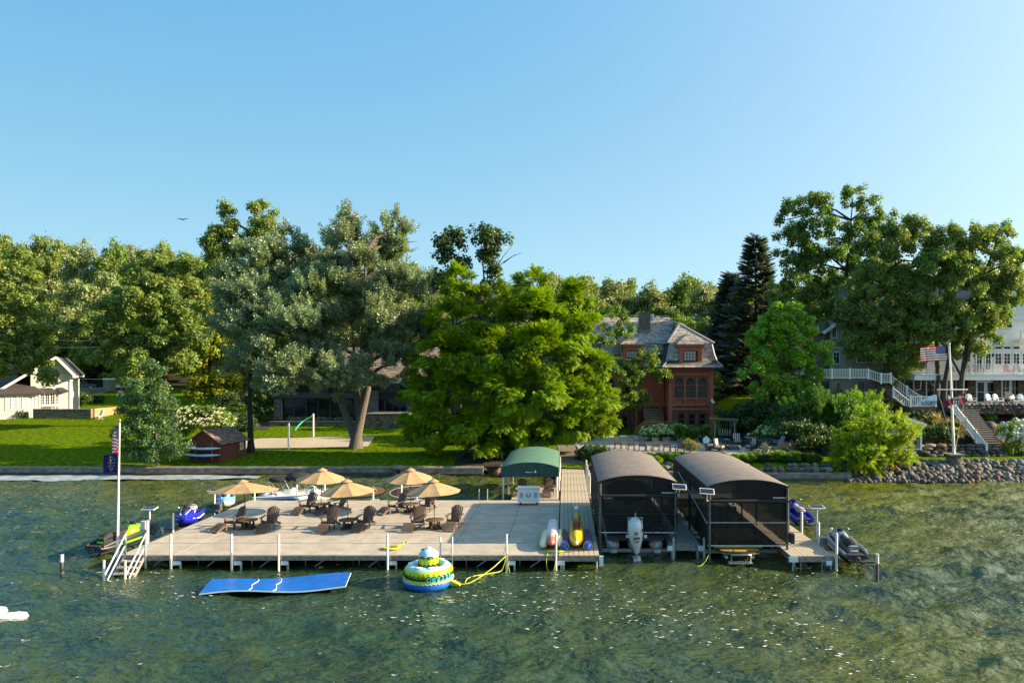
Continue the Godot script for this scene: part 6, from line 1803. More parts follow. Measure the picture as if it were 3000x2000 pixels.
	obj("nose", MB.new().ell(Vector3(0, 0.47, 2.17), Vector3(0.09, 0.09, 0.1), 8, 6), mat("nose_white", L(0.75, 0.72, 0.6), 0.5), t)
	obj("tail_tip", MB.new().lathe([Vector2(0.12, 0), Vector2(0.11, 0.14), Vector2(0.02, 0.16)], Vector3(0.1, 1.0, -2.26), 10), M.white, t)
	for i in 6:
		var z := 0.55 - i * 0.43
		obj("seat_pad", MB.new().ell(Vector3(0.035 + 0.01 * i, 0.62 + 0.012 * i, z), Vector3(0.19, 0.10, 0.205), 12, 6), M.red_vinyl, t)
		obj("handle", MB.new().tube([Vector3(-0.15, 0.66, z + 0.2), Vector3(0.04, 0.74, z + 0.21), Vector3(0.22, 0.66, z + 0.2)], 0.016, 5), M.rubber, t)
	for s in [-1.0, 1.0]:
		obj("outrigger", inflatable(MB.new(), Vector3(s * 0.52, 0.17, 1.75), Vector3(s * 0.52, 0.17, -0.85), 0.20, 0.12), M.blue_vinyl, t)
		obj("outrigger_pad", MB.new().box(Vector3(s * 0.52, 0.365, 0.25), Vector3(0.2, 0.03, 1.9)), M.maroon, t)
		obj("outrigger_stripe", MB.new().torus(Vector3(s * 0.52, 0.17, 1.55), 0.195, 0.016, Basis(Vector3.RIGHT, PI / 2), 20, 5), M.yellow, t)
	obj("print_patch", MB.new().box(Vector3(0.15, 0.62, 1.1), Vector3(0.09, 0.01, 0.1), Basis(Vector3.BACK, -0.5)), M.white, t)
	# hot dog tube
	t = thing("hotdog_tube", "cream and salmon sausage-shaped tow tube with white seat bands", "inflatable", Vector3(-0.62, DY, -31.2))
	obj("sausage", inflatable(MB.new(), Vector3(0.0, 0.36, 1.6), Vector3(0.06, 0.5, -1.9), 0.22, 0.2), M.pink_vinyl, t)
	obj("front_cap", inflatable(MB.new(), Vector3(0.0, 0.36, 1.63), Vector3(0.02, 0.37, 0.75), 0.226, 0.7), M.salmon_vinyl, t)
	for i in 6: obj("seat_band", MB.new().torus(Vector3(0.02, 0.44 + i * 0.015, 0.55 - i * 0.38), 0.2, 0.045, Basis(Vector3.RIGHT, PI / 2), 18, 6), M.pale_vinyl, t)
	obj("bun", inflatable(MB.new(), Vector3(-0.36, 0.22, 1.5), Vector3(-0.26, 0.25, -1.0), 0.2, 0.25), M.cream_vinyl, t)
	obj("bun", inflatable(MB.new(), Vector3(0.36, 0.22, 1.4), Vector3(0.36, 0.25, -1.1), 0.2, 0.25), M.cream_vinyl, t)
	text("print_lettering", "HOT DOG", 0.16, 0.01, M.charcoal, t, Vector3(0.5, 0.37, 0.1), Basis(Vector3(0, 0, -1), Vector3(-0.6, 0.8, 0), Vector3(0.8, 0.6, 0)))
	coil("yellow-green rope heap beside the salmon sausage tube at the dock edge", Vector3(-0.5, DY + 0.02, -29.35), 0.45, 0.13, 9, 3)
	cord("tow_rope", "yellow rope end hanging from the dock edge below the sausage tube", [Vector3(-0.75, DY + 0.05, -29.2), Vector3(-0.8, DY - 0.05, -28.9), Vector3(-0.78, 0.1, -28.88), Vector3(-0.6, -0.2, -28.9), Vector3(-0.45, 0.2, -28.88), Vector3(-0.4, DY, -28.92), Vector3(-0.4, DY + 0.04, -29.2)], 0.017, M.rope)
	coil("yellow rope strewn in a heap on the open dock right of the middle post", on(1146, 1608, DY) + Vector3(0, 0.01, 0), 0.45, 0.35, 8, 11)
	cord("tow_rope", "loose yellow rope tail on the open dock above the rope heap", [on(1160, 1601, DY + 0.02), on(1172, 1596, DY + 0.02), on(1182, 1593, DY + 0.02), on(1186, 1588, DY + 0.02), on(1194, 1589, DY + 0.02)], 0.03, M.rope)
	# paddleboards on edge behind the umbrellas
	for i in 2:
		var c := at([1048, 1225][i], [1453, 1446][i], 41.5)
		t = thing("paddleboard", ["wood-grain paddleboard with chevron lines standing on edge at the back of the dock", "red-striped paddleboard with white rim standing on edge at the back of the dock"][i], "paddleboard", Vector3(c.x, DY + 0.42, -41.5))
		var rim := PackedVector2Array()
		var face := PackedVector2Array()
		for k in 28:
			var a := TAU * k / 28
			var xx := signf(cos(a)) * pow(absf(cos(a)), 0.8) * 1.75
			rim.append(Vector2(xx, sin(a) * 0.40)); face.append(Vector2(xx * 0.96, sin(a) * 0.345))
		var bs := Basis(Vector3.BACK, 0.04 if i == 0 else 0.05) * Basis(Vector3.RIGHT, -0.55)
		obj("board", MB.new().ext(rim, 0.11, bs), mat("board_rim", L(0.62, 0.58, 0.50), 0.3) if i else M.charcoal, t)
		obj("deck_face", MB.new().ext(face, 0.118, bs), [M.oak_leaf_wood, M.redwood][i], t)
		var ln := MB.new()
		if i == 0:
			for x in [0.1, 0.5, 0.9]: ln.bar(bs * Vector3(x, 0.3, 0.062), bs * Vector3(x + 0.28, 0.0, 0.062), 0.02, 0.006); ln.bar(bs * Vector3(x + 0.28, 0.0, 0.062), bs * Vector3(x, -0.3, 0.062), 0.02, 0.006)
			for y in [-0.1, 0.1]: ln.bar(bs * Vector3(-1.5, y, 0.062), bs * Vector3(1.5, y, 0.062), 0.012, 0.006)
		else:
			for y in [-0.22, -0.14, -0.06, 0.02, 0.1, 0.18, 0.26]: ln.bar(bs * Vector3(-1.3, y, 0.062), bs * Vector3(1.3, y, 0.062), 0.016, 0.006)
		obj("pinstripe", ln, M.cushion_cream, t)
		obj("deck_pad", MB.new().box(bs * Vector3(-0.8 if i else 0.2, 0.03, 0.064), Vector3(0.34, 0.24, 0.01), bs), M.black, t)
	for px in [1093, 1221]:
		var c := at(px, 1470, 41.0)
		t = thing("board_stand", "short white post holding the %s paddleboard" % ["wood-grain", "red-striped"][0 if px < 1200 else 1], "stand", Vector3(c.x, DY, -41.02))
		obj("post", bx(0, 0.26, 0.05, 0.08, 0.52, 0.08), M.white, t)
		obj("foot", bx(0.1, 0.03, 0.05, 0.5, 0.05, 0.12), M.white, t)
	# life ring
	p = at(913.5, 1437, 41.0)
	t = thing("ring_target", "white hoop with a blue diamond sign on a post at the back dock edge", "hoop", Vector3(p.x, DY, -41.0))
	obj("post", MB.new().cyl(Vector3(0.12, -0.3, 0), Vector3(0.12, 0.86, 0), 0.05, 0.05, 8), M.white_pole, t)
	obj("hoop", MB.new().torus(Vector3(0, 0.52, 0.07), 0.36, 0.022, Basis(Vector3.RIGHT, PI / 2), 32, 6), M.white, t)
	obj("sign", MB.new().ext(PackedVector2Array([Vector2(0, 0.14), Vector2(0.15, 0), Vector2(0, -0.14), Vector2(-0.15, 0)]), 0.03, Basis.IDENTITY, Vector3(0.02, 0.53, 0.08)), M.mat_blue, t)
	obj("sign_emblem", MB.new().box(Vector3(0.02, 0.53, 0.1), Vector3(0.14, 0.02, 0.01)).box(Vector3(0.02, 0.53, 0.101), Vector3(0.02, 0.12, 0.01)), M.white, t)
	# tall inflatable with printed band
	p = Vector3(-5.45, 0, -27.15)
	t = thing("tall_inflatable", "tall lime and blue inflatable ring tube with OBRIEN lettering and sunglasses", "inflatable", p)
	obj("lower_ring", MB.new().torus(Vector3(0, 0.14, 0), 0.72, 0.26, Basis.IDENTITY, 40, 12), M.mat_blue, t)
	obj("lower_band", MB.new().torus(Vector3(0, 0.26, 0), 0.735, 0.215, Basis.IDENTITY, 40, 12), M.lime_vinyl, t)
	obj("upper_ring", MB.new().torus(Vector3(0, 0.52, 0), 0.72, 0.25, Basis.IDENTITY, 40, 14), M.lime_vinyl, t)
	obj("upper_ring_top", MB.new().torus(Vector3(0, 0.60, 0), 0.70, 0.21, Basis.IDENTITY, 40, 12), mat("aqua_vinyl", L(0.36, 0.62, 0.68), 0.4), t)
	obj("floor", MB.new().cyl(Vector3(0, 0.2, 0), Vector3(0, 0.3, 0), 0.6, 0.6, 24), M.lime_vinyl, t)
	var zz := MB.new()
	var zd := MB.new()
	for ring in [[0.972, 0.50, 30, 0.12], [0.985, 0.245, 40, 0.05]]:
		for i in ring[2]:
			var a0: float = TAU * i / ring[2]; var a1: float = TAU * (i + 0.5) / ring[2]; var a2: float = TAU * (i + 1.0) / ring[2]
			var q0 := Vector3(cos(a0) * ring[0], ring[1] - ring[3] * 0.5, sin(a0) * ring[0]); var q1 := Vector3(cos(a1) * ring[0], ring[1] + ring[3] * 0.5, sin(a1) * ring[0]); var q2 := Vector3(cos(a2) * ring[0], ring[1] - ring[3] * 0.5, sin(a2) * ring[0])
			if ring[2] == 30:
				zz.bar(q0, q1, 0.02, 0.045, q0.normalized()); zz.bar(q1, q2, 0.02, 0.045, q0.normalized())
				zz.ell(Vector3(cos(a1) * 0.955, 0.615, sin(a1) * 0.955), Vector3(0.018, 0.026, 0.018), 6, 4)
				var r0 := 0.955
				zz.tri(Vector3(cos(a0) * r0, 0.405, sin(a0) * r0), Vector3(cos(a1) * r0 * 1.012, 0.47, sin(a1) * r0 * 1.012), Vector3(cos(a2) * r0, 0.405, sin(a2) * r0))
			else: zd.bar(q0, q1, 0.015, 0.03, q0.normalized()); zd.bar(q1, q2, 0.015, 0.03, q0.normalized())
	obj("zigzag_print", zz, M.black, t)
	obj("white_zigzag", zd, M.white, t)
	obj("print_band", MB.new().torus(Vector3(0, 0.375, 0), 0.93, 0.022, Basis.IDENTITY, 40, 6), M.black, t)
	for i in 6:
		var a := deg_to_rad(12.0 + i * 11.0)
		text("print_lettering", "OBRIEN"[i], 0.18, 0.03, M.teal_print, t, Vector3(sin(a), 0, cos(a)) * 0.985 + Vector3(0, 0.415, 0), Basis(Vector3.UP, a))
	for a in [0.35, 1.5, 2.6, 3.7, 4.7, 5.9]:
		obj("grip_pad", MB.new().ell(Vector3(sin(a) * 0.70, 0.80, cos(a) * 0.70), Vector3(0.2, 0.035, 0.12), 10, 5, Basis(Vector3.UP, a)), [M.pale_vinyl, M.white][int(a * 2.0) % 2], t)
	obj("dome", MB.new().lathe([Vector2(0.38, 0.3), Vector2(0.40, 0.6), Vector2(0.395, 1.0), Vector2(0.385, 1.12)], Vector3.ZERO, 28), M.lime_vinyl, t)
	obj("dome_cap", MB.new().lathe([Vector2(0.388, 1.12), Vector2(0.37, 1.2), Vector2(0.29, 1.31), Vector2(0.16, 1.385), Vector2(0.02, 1.40)], Vector3.ZERO, 28), M.aqua_vinyl, t)
	obj("top_valve", MB.new().ell(Vector3(0, 1.40, 0.02), Vector3(0.12, 0.07, 0.1), 10, 6), M.white, t)
	obj("top_strap", MB.new().ell(Vector3(-0.2, 1.36, 0.05), Vector3(0.1, 0.035, 0.05), 8, 5), M.black, t)
	var dz := MB.new()
	for i in 14:
		var a0 := TAU * i / 14; var a1 := TAU * (i + 0.5) / 14; var a2 := TAU * (i + 1.0) / 14
		dz.bar(Vector3(sin(a0), 0, cos(a0)) * 0.412 + Vector3(0, 0.74, 0), Vector3(sin(a1), 0, cos(a1)) * 0.412 + Vector3(0, 0.85, 0), 0.02, 0.05); dz.bar(Vector3(sin(a1), 0, cos(a1)) * 0.412 + Vector3(0, 0.85, 0), Vector3(sin(a2), 0, cos(a2)) * 0.412 + Vector3(0, 0.74, 0), 0.02, 0.05)
		dz.ell(Vector3(sin(a1), 0, cos(a1)) * 0.405 + Vector3(0, 0.93, 0), Vector3(0.018, 0.026, 0.018), 6, 4)
	obj("dome_zigzag", dz, M.black, t)
	obj("dome_band", MB.new().cyl(Vector3(0, 0.58, 0), Vector3(0, 0.7, 0), 0.408, 0.406, 28), M.black, t)
	for i in 6:
		var a := deg_to_rad(-38.0 + i * 15.5)
		text("print_lettering", "OBRIEN"[i], 0.13, 0.03, M.teal_print, t, Vector3(sin(a), 0, cos(a)) * 0.415 + Vector3(0, 0.69, 0), Basis(Vector3.UP, a))
	for s in [-1.0, 1.0]:
		var a: float = -0.06 + s * 0.42
		obj("sunglass_lens", MB.new().ell(Vector3(sin(a) * 0.39, 1.10, cos(a) * 0.39), Vector3(0.15, 0.065, 0.03), 12, 6, Basis(Vector3.UP, a)), mat("lens_brown", L(0.05, 0.035, 0.03), 0.4), t)
		obj("lens_gleam", MB.new().ell(Vector3(sin(a) * 0.405, 1.08, cos(a) * 0.405), Vector3(0.06, 0.022, 0.03), 8, 5, Basis(Vector3.UP, a)), M.lime_vinyl, t)
	obj("tow_tongue", MB.new().ext(PackedVector2Array([Vector2(0.9, 0.24), Vector2(1.35, 0.08), Vector2(1.36, 0.03), Vector2(0.9, 0.02)]), 0.18, Basis(Vector3.UP, -0.25)), M.rope, t)
	cord("tow_rope", "yellow-green tow rope from the tall inflatable up to the dock post", [p + Vector3(1.33, 0.06, 0.3), p + Vector3(1.75, 0.1, 0.1), p + Vector3(2.4, 0.35, -0.7), p + Vector3(2.85, 0.58, -1.55), Vector3(-2.52, 0.62, -28.86)], 0.02, M.rope)
	cord("tow_rope", "slack yellow-green rope loops drooping to the water under the dock post", [Vector3(-2.5, 0.62, -28.84), Vector3(-2.62, 0.2, -28.8), Vector3(-2.75, 0.02, -28.7), Vector3(-3.1, 0.03, -28.4), Vector3(-3.6, 0.02, -28.0), Vector3(-3.3, 0.03, -28.3), Vector3(-3.9, 0.04, -27.8), Vector3(-4.0, 0.05, -27.1)], 0.018, M.rope)
	cord("tow_rope", "yellow-green rope end hanging straight beside the dock post", [Vector3(-2.48, 0.62, -28.86), Vector3(-2.44, 0.3, -28.84), Vector3(-2.36, -0.1, -28.84)], 0.018, M.rope)
	# blue floating mat
	var mb := MB.new()
	var eb := MB.new()
	var c4 := [Vector3(-13.65, 0, -25.4), Vector3(-14.0, 0, -27.0), Vector3(-8.72, 0, -27.75), Vector3(-8.38, 0, -26.0)]
	var gr := []
	for i in 25:
		var row := []
		for j in 9:
			var u := i / 24.0; var v := j / 8.0
			var q: Vector3 = (c4[0] as Vector3).lerp(c4[3], u).lerp((c4[1] as Vector3).lerp(c4[2], u), v)
			q.y = 0.17 + 0.07 * sin(u * 7.0 + v * 1.5) * (1.0 - 0.3 * v) + 0.05 * u
			row.append(q)
		gr.append(row)
	mb.smooth()
	for i in 24:
		for j in 8: mb.quad(gr[i][j], gr[i][j + 1], gr[i + 1][j + 1], gr[i + 1][j])
	for i in 24:
		eb.quad(gr[i][0] - Vector3(0, 0.05, 0), gr[i][0], gr[i + 1][0], gr[i + 1][0] - Vector3(0, 0.05, 0)); eb.quad(gr[i + 1][8] - Vector3(0, 0.05, 0), gr[i + 1][8], gr[i][8], gr[i][8] - Vector3(0, 0.05, 0))
	for j in 8:
		eb.quad(gr[0][j + 1] - Vector3(0, 0.05, 0), gr[0][j + 1], gr[0][j], gr[0][j] - Vector3(0, 0.05, 0)); eb.quad(gr[24][j] - Vector3(0, 0.05, 0), gr[24][j], gr[24][j + 1], gr[24][j + 1] - Vector3(0, 0.05, 0))
	t = thing("floating_mat", "long bright blue foam mat rippling on the water before the dock", "mat", Vector3(-11.2, 0, -26.6))
	sub("foam_sheet", mb, M.mat_blue, t)
	sub("pale_core", eb, M.mat_edge, t)
	for i in [8, 12]:
		var wet := []
		for j in 9: wet.append(gr[i][j] + Vector3(0.06 * sin(j * 1.3) + rng.randf_range(-0.03, 0.03), 0.0, 0))
		sub("water_streak", MB.new().tube(wet, 0.018, 5), M.pale_vinyl, t)
	# white floats at the left edge
	for i in 2:
		var a := at(83 if i == 0 else 22, 1796 if i == 0 else 1781, 23.3 + i * 0.5)
		a.y = 0.12
		t = thing("white_float", ["long white pontoon float at the lower left, nearer one", "white pontoon float at the lower left edge, farther one"][i], "float", a, 0.0, "white floats at the left")
		obj("tube", inflatable(MB.new(), Vector3(0, 0, 0), Vector3(-4.2, 0, 1.5), 0.17, 0.05), M.white, t)
		for k in 3: obj("strap_patch", MB.new().torus(Vector3(-0.3 - k * 0.5, 0, 0.107 + k * 0.18), 0.168, 0.012, Basis(Vector3.BACK, PI / 2) * Basis(Vector3.RIGHT, 0.34), 16, 5), M.pale_vinyl, t)

# ---------- boats ----------
func ring(z: float, w: float, yb: float, ym: float, yg: float, crown_y: float) -> PackedVector3Array:     # cross-section of a hull, from keel round to keel
	return PackedVector3Array([Vector3(0, yb, z), Vector3(-w * 0.62, lerpf(yb, ym, 0.35), z), Vector3(-w, ym, z), Vector3(-w * 0.97, yg, z), Vector3(-w * 0.6, lerpf(yg, crown_y, 0.8), z), Vector3(0, crown_y, z), Vector3(w * 0.6, lerpf(yg, crown_y, 0.8), z), Vector3(w * 0.97, yg, z), Vector3(w, ym, z), Vector3(w * 0.62, lerpf(yb, ym, 0.35), z)])
func jet_ski(label: String, p: Vector3, turn: float, deck_c: Material, hull_c: Material, trim_c: Material, seat_c: Material, side_c: Material = null) -> Node3D:    # bow towards -z
	var t := thing("jet_ski", label, "jet ski", p, turn)
	obj("hull", MB.new().loft([ring(1.58, 0.46, 0.14, 0.26, 0.34, 0.35), ring(1.2, 0.54, 0.06, 0.2, 0.36, 0.36), ring(0.2, 0.56, 0.0, 0.2, 0.38, 0.38), ring(-0.7, 0.52, 0.04, 0.26, 0.44, 0.44), ring(-1.25, 0.34, 0.18, 0.38, 0.52, 0.53), ring(-1.55, 0.13, 0.38, 0.5, 0.58, 0.59), ring(-1.66, 0.02, 0.52, 0.56, 0.6, 0.6)]), hull_c, t)
	for s in [-1.0, 1.0]:
		var g := []
		for q in [[1.5, 0.46, 0.40, 0.05], [1.0, 0.51, 0.47, 0.075], [0.2, 0.52, 0.50, 0.08], [-0.6, 0.47, 0.57, 0.09], [-1.1, 0.33, 0.62, 0.09], [-1.5, 0.10, 0.64, 0.05]]:
			var r := PackedVector3Array()
			for k in 8:
				var a := TAU * k / 8
				r.append(Vector3(s * q[1] + cos(a) * q[3] * 0.9, q[2] - 0.03 + sin(a) * q[3] * 1.3, q[0]))
			g.append(r)
		obj("gunwale", MB.new().loft(g), side_c if side_c else deck_c, t)
		obj("side_stripe", MB.new().bar(Vector3(s * 0.565, 0.30, 0.9), Vector3(s * 0.555, 0.34, -0.4), 0.03, 0.07).bar(Vector3(s * 0.55, 0.35, -0.42), Vector3(s * 0.40, 0.46, -1.05), 0.03, 0.045), trim_c, t)
		obj("mirror", MB.new().ell(Vector3(s * 0.37, 0.97, -0.62), Vector3(0.075, 0.05, 0.05), 8, 5), M.steel, t)
		obj("hull_graphic", MB.new().ext(PackedVector2Array([Vector2(-0.3, -0.03), Vector2(0.0, 0.07), Vector2(0.32, 0.05), Vector2(0.05, -0.04)]), 0.012, Basis(Vector3(0, 0.1, 1).normalized(), Vector3.UP, Vector3(-1, 0, 0)), Vector3(s * 0.30, 0.60, -0.1)), trim_c, t)
	var hood := []
	for q in [[0.05, 0.27, 0.42, 0.72], [-0.35, 0.33, 0.48, 0.93], [-0.7, 0.34, 0.52, 0.93], [-1.05, 0.27, 0.55, 0.82], [-1.4, 0.15, 0.58, 0.70], [-1.6, 0.05, 0.58, 0.62]]:
		var r := PackedVector3Array()
		for k in 9:
			var a := PI * k / 8
			r.append(Vector3(-cos(a) * q[1], q[2] + pow(sin(a), 0.8) * (q[3] - q[2]), q[0]))
		hood.append(r)
	obj("hood", MB.new().loft(hood), deck_c, t)
	obj("hood_scoop", MB.new().ell(Vector3(0, 0.86, -0.95), Vector3(0.16, 0.07, 0.3), 10, 5, Basis(Vector3.RIGHT, -0.3)), M.black, t)
	for s in [-1.0, 1.0]: obj("hood_stripe", MB.new().bar(Vector3(s * 0.23, 0.88, -0.55), Vector3(s * 0.11, 0.72, -1.35), 0.05, 0.02), trim_c, t)
	obj("side_panel", MB.new().box(Vector3(0, 0.52, 0.55), Vector3(0.40, 0.28, 1.35)), side_c if side_c else deck_c, t)
	var seat := []
	for q in [[1.12, 0.17, 0.60, 0.74], [0.9, 0.20, 0.58, 0.87], [0.55, 0.19, 0.6, 0.86], [0.25, 0.16, 0.6, 0.80], [-0.1, 0.15, 0.62, 0.83], [-0.38, 0.11, 0.7, 0.90]]:
		var r := PackedVector3Array()
		for k in 9:
			var a := PI * k / 8
			r.append(Vector3(-cos(a) * q[1] * 1.15, q[2] + pow(sin(a), 0.6) * (q[3] - q[2]), q[0]))
		seat.append(r)
	obj("seat", MB.new().loft(seat), seat_c, t)
	obj("handlebar", MB.new().tube([Vector3(-0.40, 1.0, -0.28), Vector3(-0.15, 1.04, -0.42), Vector3(0, 1.02, -0.46), Vector3(0.15, 1.04, -0.42), Vector3(0.40, 1.0, -0.28)], 0.024, 6), M.black, t)
	obj("dash", MB.new().ell(Vector3(0, 0.98, -0.52), Vector3(0.17, 0.09, 0.14), 10, 6), M.black, t)
	obj("rear_deck", bx(0, 0.37, 1.35, 0.74, 0.05, 0.5), M.rubber, t)
	obj("tail_panel", MB.new().box(Vector3(0, 0.56, 1.17), Vector3(0.3, 0.26, 0.05), Basis(Vector3.RIGHT, -0.5)), trim_c, t)
	obj("rear_handle", MB.new().tube([Vector3(-0.15, 0.78, 1.1), Vector3(-0.1, 0.82, 1.2), Vector3(0.1, 0.82, 1.2), Vector3(0.15, 0.78, 1.1)], 0.02, 6), M.black, t)
	obj("jet_nozzle", MB.new().torus(Vector3(0, 0.22, 1.62), 0.09, 0.03, Basis(Vector3.RIGHT, PI / 2), 14, 6).cyl(Vector3(0, 0.22, 1.4), Vector3(0, 0.22, 1.6), 0.09, 0.08, 12), M.alu_dark, t)
	return t
func ski_lift(label: String, p: Vector3, turn: float) -> void:
	var t := thing("jet_ski_lift", label, "boat lift", p, turn)
	for s in [-1.0, 1.0]:
		obj("bunk", MB.new().bar(Vector3(s * 0.28, 0.06, 1.5), Vector3(s * 0.28, 0.10, -1.4), 0.12, 0.06), M.black, t)
		obj("cross_arm", MB.new().bar(Vector3(-0.95, -0.02, s * 0.95), Vector3(0.95, -0.02, s * 0.95), 0.08, 0.08), M.alu_dark, t)
func outboard(root: Node3D, o: Vector3, m: Material, k := 1.0) -> void:       # facing +z
	var g := []
	for q in [[0.0, 0.10, 0.16], [0.2, 0.14, 0.2], [0.45, 0.22, 0.27], [0.75, 0.26, 0.33], [1.05, 0.265, 0.36], [1.25, 0.23, 0.34], [1.33, 0.14, 0.22]]:
		var r := PackedVector3Array()
		for j in 12:
			var a := -TAU * j / 12
			r.append(o + Vector3(cos(a) * q[1], q[0], 0.12 + sin(a) * q[2] - 0.12 * q[0]) * k)
		g.append(r)
	obj("engine_cowl", MB.new().loft(g), m, root)
	obj("engine_leg", MB.new().loft([PackedVector3Array([o + Vector3(-0.03, -0.62, -0.1) * k, o + Vector3(0, -0.62, 0.26) * k, o + Vector3(0.03, -0.62, -0.1) * k]), PackedVector3Array([o + Vector3(-0.06, -0.15, -0.12) * k, o + Vector3(0, -0.15, 0.24) * k, o + Vector3(0.06, -0.15, -0.12) * k]), PackedVector3Array([o + Vector3(-0.1, 0.05, -0.1) * k, o + Vector3(0, 0.05, 0.26) * k, o + Vector3(0.1, 0.05, -0.1) * k])]), m, root)
	obj("gear_case", MB.new().ell(o + Vector3(0, -0.55, 0.1) * k, Vector3(0.075, 0.075, 0.3) * k, 10, 8), m, root)
	obj("cavitation_plate", MB.new().box(o + Vector3(0, -0.3, 0.18) * k, Vector3(0.26, 0.02, 0.5) * k), m, root)
	var pr := MB.new()
	for i in 3: pr.ell(o + Vector3(cos(i * TAU / 3 + 0.4) * 0.11, -0.55 + sin(i * TAU / 3 + 0.4) * 0.11, 0.42) * k, Vector3(0.07, 0.1, 0.02) * k, 8, 4, Basis(Vector3.BACK, i * TAU / 3 + 0.4) * Basis(Vector3.UP, 0.5))
	pr.cyl(o + Vector3(0, -0.55, 0.36) * k, o + Vector3(0, -0.55, 0.48) * k, 0.05 * k, 0.03 * k, 8)
	obj("propeller", pr, M.steel, root)
func boats() -> void:
	var green := mat("ski_green", L(0.20, 0.62, 0.01), 0.3)
	var white := mat("ski_silver", L(0.56, 0.57, 0.58), 0.3)
	var blue := mat("ski_blue", L(0.012, 0.018, 0.36), 0.25)
	var pale := mat("ski_sky", L(0.13, 0.36, 0.66), 0.3)
	var grey := mat("ski_grey", L(0.20, 0.215, 0.235), 0.35)
	var dark := mat("ski_dark", L(0.03, 0.031, 0.034), 0.4)
	var tan := mat("seat_tan", L(0.34, 0.29, 0.25), 0.6)
	jet_ski("black and lime green jet ski on its lift at the dock corner by the steps", Vector3(-20.55, 0.28, -31.7), -0.22, green, dark, green, M.rubber, dark)
	ski_lift("dark lift frame under the lime green jet ski", Vector3(-20.55, 0.28, -31.7), -0.22)
	jet_ski("royal blue jet ski with beige seat beside the left dock edge", Vector3(-20.1, 0.28, -36.4), PI + 0.3, blue, blue, white, tan)
	ski_lift("dark lift frame under the royal blue jet ski left of the dock", Vector3(-20.1, 0.24, -36.4), PI + 0.3)
	jet_ski("sky blue and silver jet ski at the back left corner of the dock", Vector3(-20.3, 0.32, -40.6), PI + 0.45, pale, white, white, grey)
	ski_lift("lift frame under the sky blue and silver jet ski", Vector3(-20.3, 0.28, -40.6), PI + 0.45)
	jet_ski("royal blue jet ski with grey seat behind the right black lift", Vector3(12.55, 0.3, -37.1), -0.05, blue, blue, grey, tan)
	ski_lift("lift frame under the royal blue jet ski right of the boat lifts", Vector3(12.55, 0.26, -37.1), -0.05)
	jet_ski("grey and pale blue jet ski at the far right of the docks", Vector3(12.3, 0.35, -30.1), -0.06, mat("ski_paleblue", L(0.20, 0.29, 0.38), 0.3), dark, white, M.rubber, grey)
	ski_lift("dark lift frame under the grey and pale blue jet ski", Vector3(12.3, 0.3, -30.1), -0.06)
	for q in [[180, 1624, 1678, "short lift post with white top in the water left of the green jet ski"], [2571, 1622, 1692, "outermost lift post in the water right of the grey jet ski"], [473, 1545, 1570, "short dark lift post between the green and blue jet skis"], [596, 1490, 1512, "short dark lift post between the two blue jet skis at the left"]]:
		var b := on(q[0], q[2], 0.0)
		var h: float = (q[2] - q[1]) * -b.z / F
		var t := thing("lift_post", q[3], "post", b)
		obj("shaft", MB.new().cyl(Vector3(0, -0.8, 0), Vector3(0, h * 0.6, 0), 0.06, 0.06, 8), M.alu_dark, t)
		obj("sleeve", MB.new().cyl(Vector3(0, h * 0.6, 0), Vector3(0, h, 0), 0.07, 0.07, 8), M.white_pole, t)
	# solar panels on poles, with a winch motor below
	for q in [[437, 1489, 34.2, "solar panel on a pole at the left dock edge above the green jet ski"], [628, 1436, 39.0, "solar panel on a pole by the sky blue jet ski"], [2394, 1485, 31.4, "flat solar panel on a white pole between the two right jet skis"]]:
		var top := at(q[0], q[1], q[2])
		var t := thing("solar_panel", q[3], "solar panel", Vector3(top.x, 0, top.z))
		obj("pole", MB.new().cyl(Vector3(0, -0.4, 0), Vector3(0, top.y - 0.04, 0), 0.045, 0.045, 8), M.white_pole, t)
		obj("frame", MB.new().box(Vector3(0, top.y, 0), Vector3(0.66, 0.04, 0.42), Basis(Vector3.RIGHT, 0.15)), M.white, t)
		obj("cells", MB.new().box(Vector3(0, top.y + 0.022, 0), Vector3(0.6, 0.012, 0.36), Basis(Vector3.RIGHT, 0.15)), M.solar, t)
		obj("winch_motor", MB.new().box(Vector3(0.24, 0.62, 0.1), Vector3(0.36, 0.4, 0.3)).cyl(Vector3(0.2, 0.4, 0.28), Vector3(0.42, 0.4, 0.28), 0.12, 0.12, 10), M.alu_dark if q[2] > 33 else M.alu, t)
	# small motorboat behind the dock
	var t := thing("motorboat", "small white motorboat with blue stripe, black outboard and folded black bimini", "boat", Vector3(-17.0, 0.05, -42.7), PI / 2 * -1.0 + 0.05)
	obj("hull", MB.new().loft([ring(2.2, 0.85, 0.0, 0.28, 0.56, 0.30), ring(1.0, 0.92, -0.05, 0.28, 0.60, 0.22), ring(-0.5, 0.92, -0.05, 0.32, 0.68, 0.26), ring(-1.5, 0.68, 0.05, 0.42, 0.76, 0.6), ring(-2.2, 0.28, 0.28, 0.58, 0.84, 0.86), ring(-2.5, 0.03, 0.6, 0.76, 0.88, 0.9)]), M.white, t)
	for s in [-1.0, 1.0]:
		obj("rub_rail", MB.new().tube([Vector3(s * 0.85, 0.56, 2.2), Vector3(s * 0.92, 0.61, 1.0), Vector3(s * 0.92, 0.69, -0.5), Vector3(s * 0.68, 0.77, -1.5), Vector3(s * 0.28, 0.85, -2.2), Vector3(0, 0.9, -2.5)], 0.05, 6), M.white, t)
		obj("side_stripe", MB.new().bar(Vector3(s * 0.93, 0.40, 1.6), Vector3(s * 0.925, 0.46, -0.6), 0.02, 0.16), M.mat_blue, t)
	obj("console", bx(0.2, 0.7, 0.2, 0.6, 0.6, 0.5), M.white, t)
	obj("bench_seat", bx(0, 0.5, 1.3, 1.4, 0.3, 0.5), M.pale_vinyl, t)
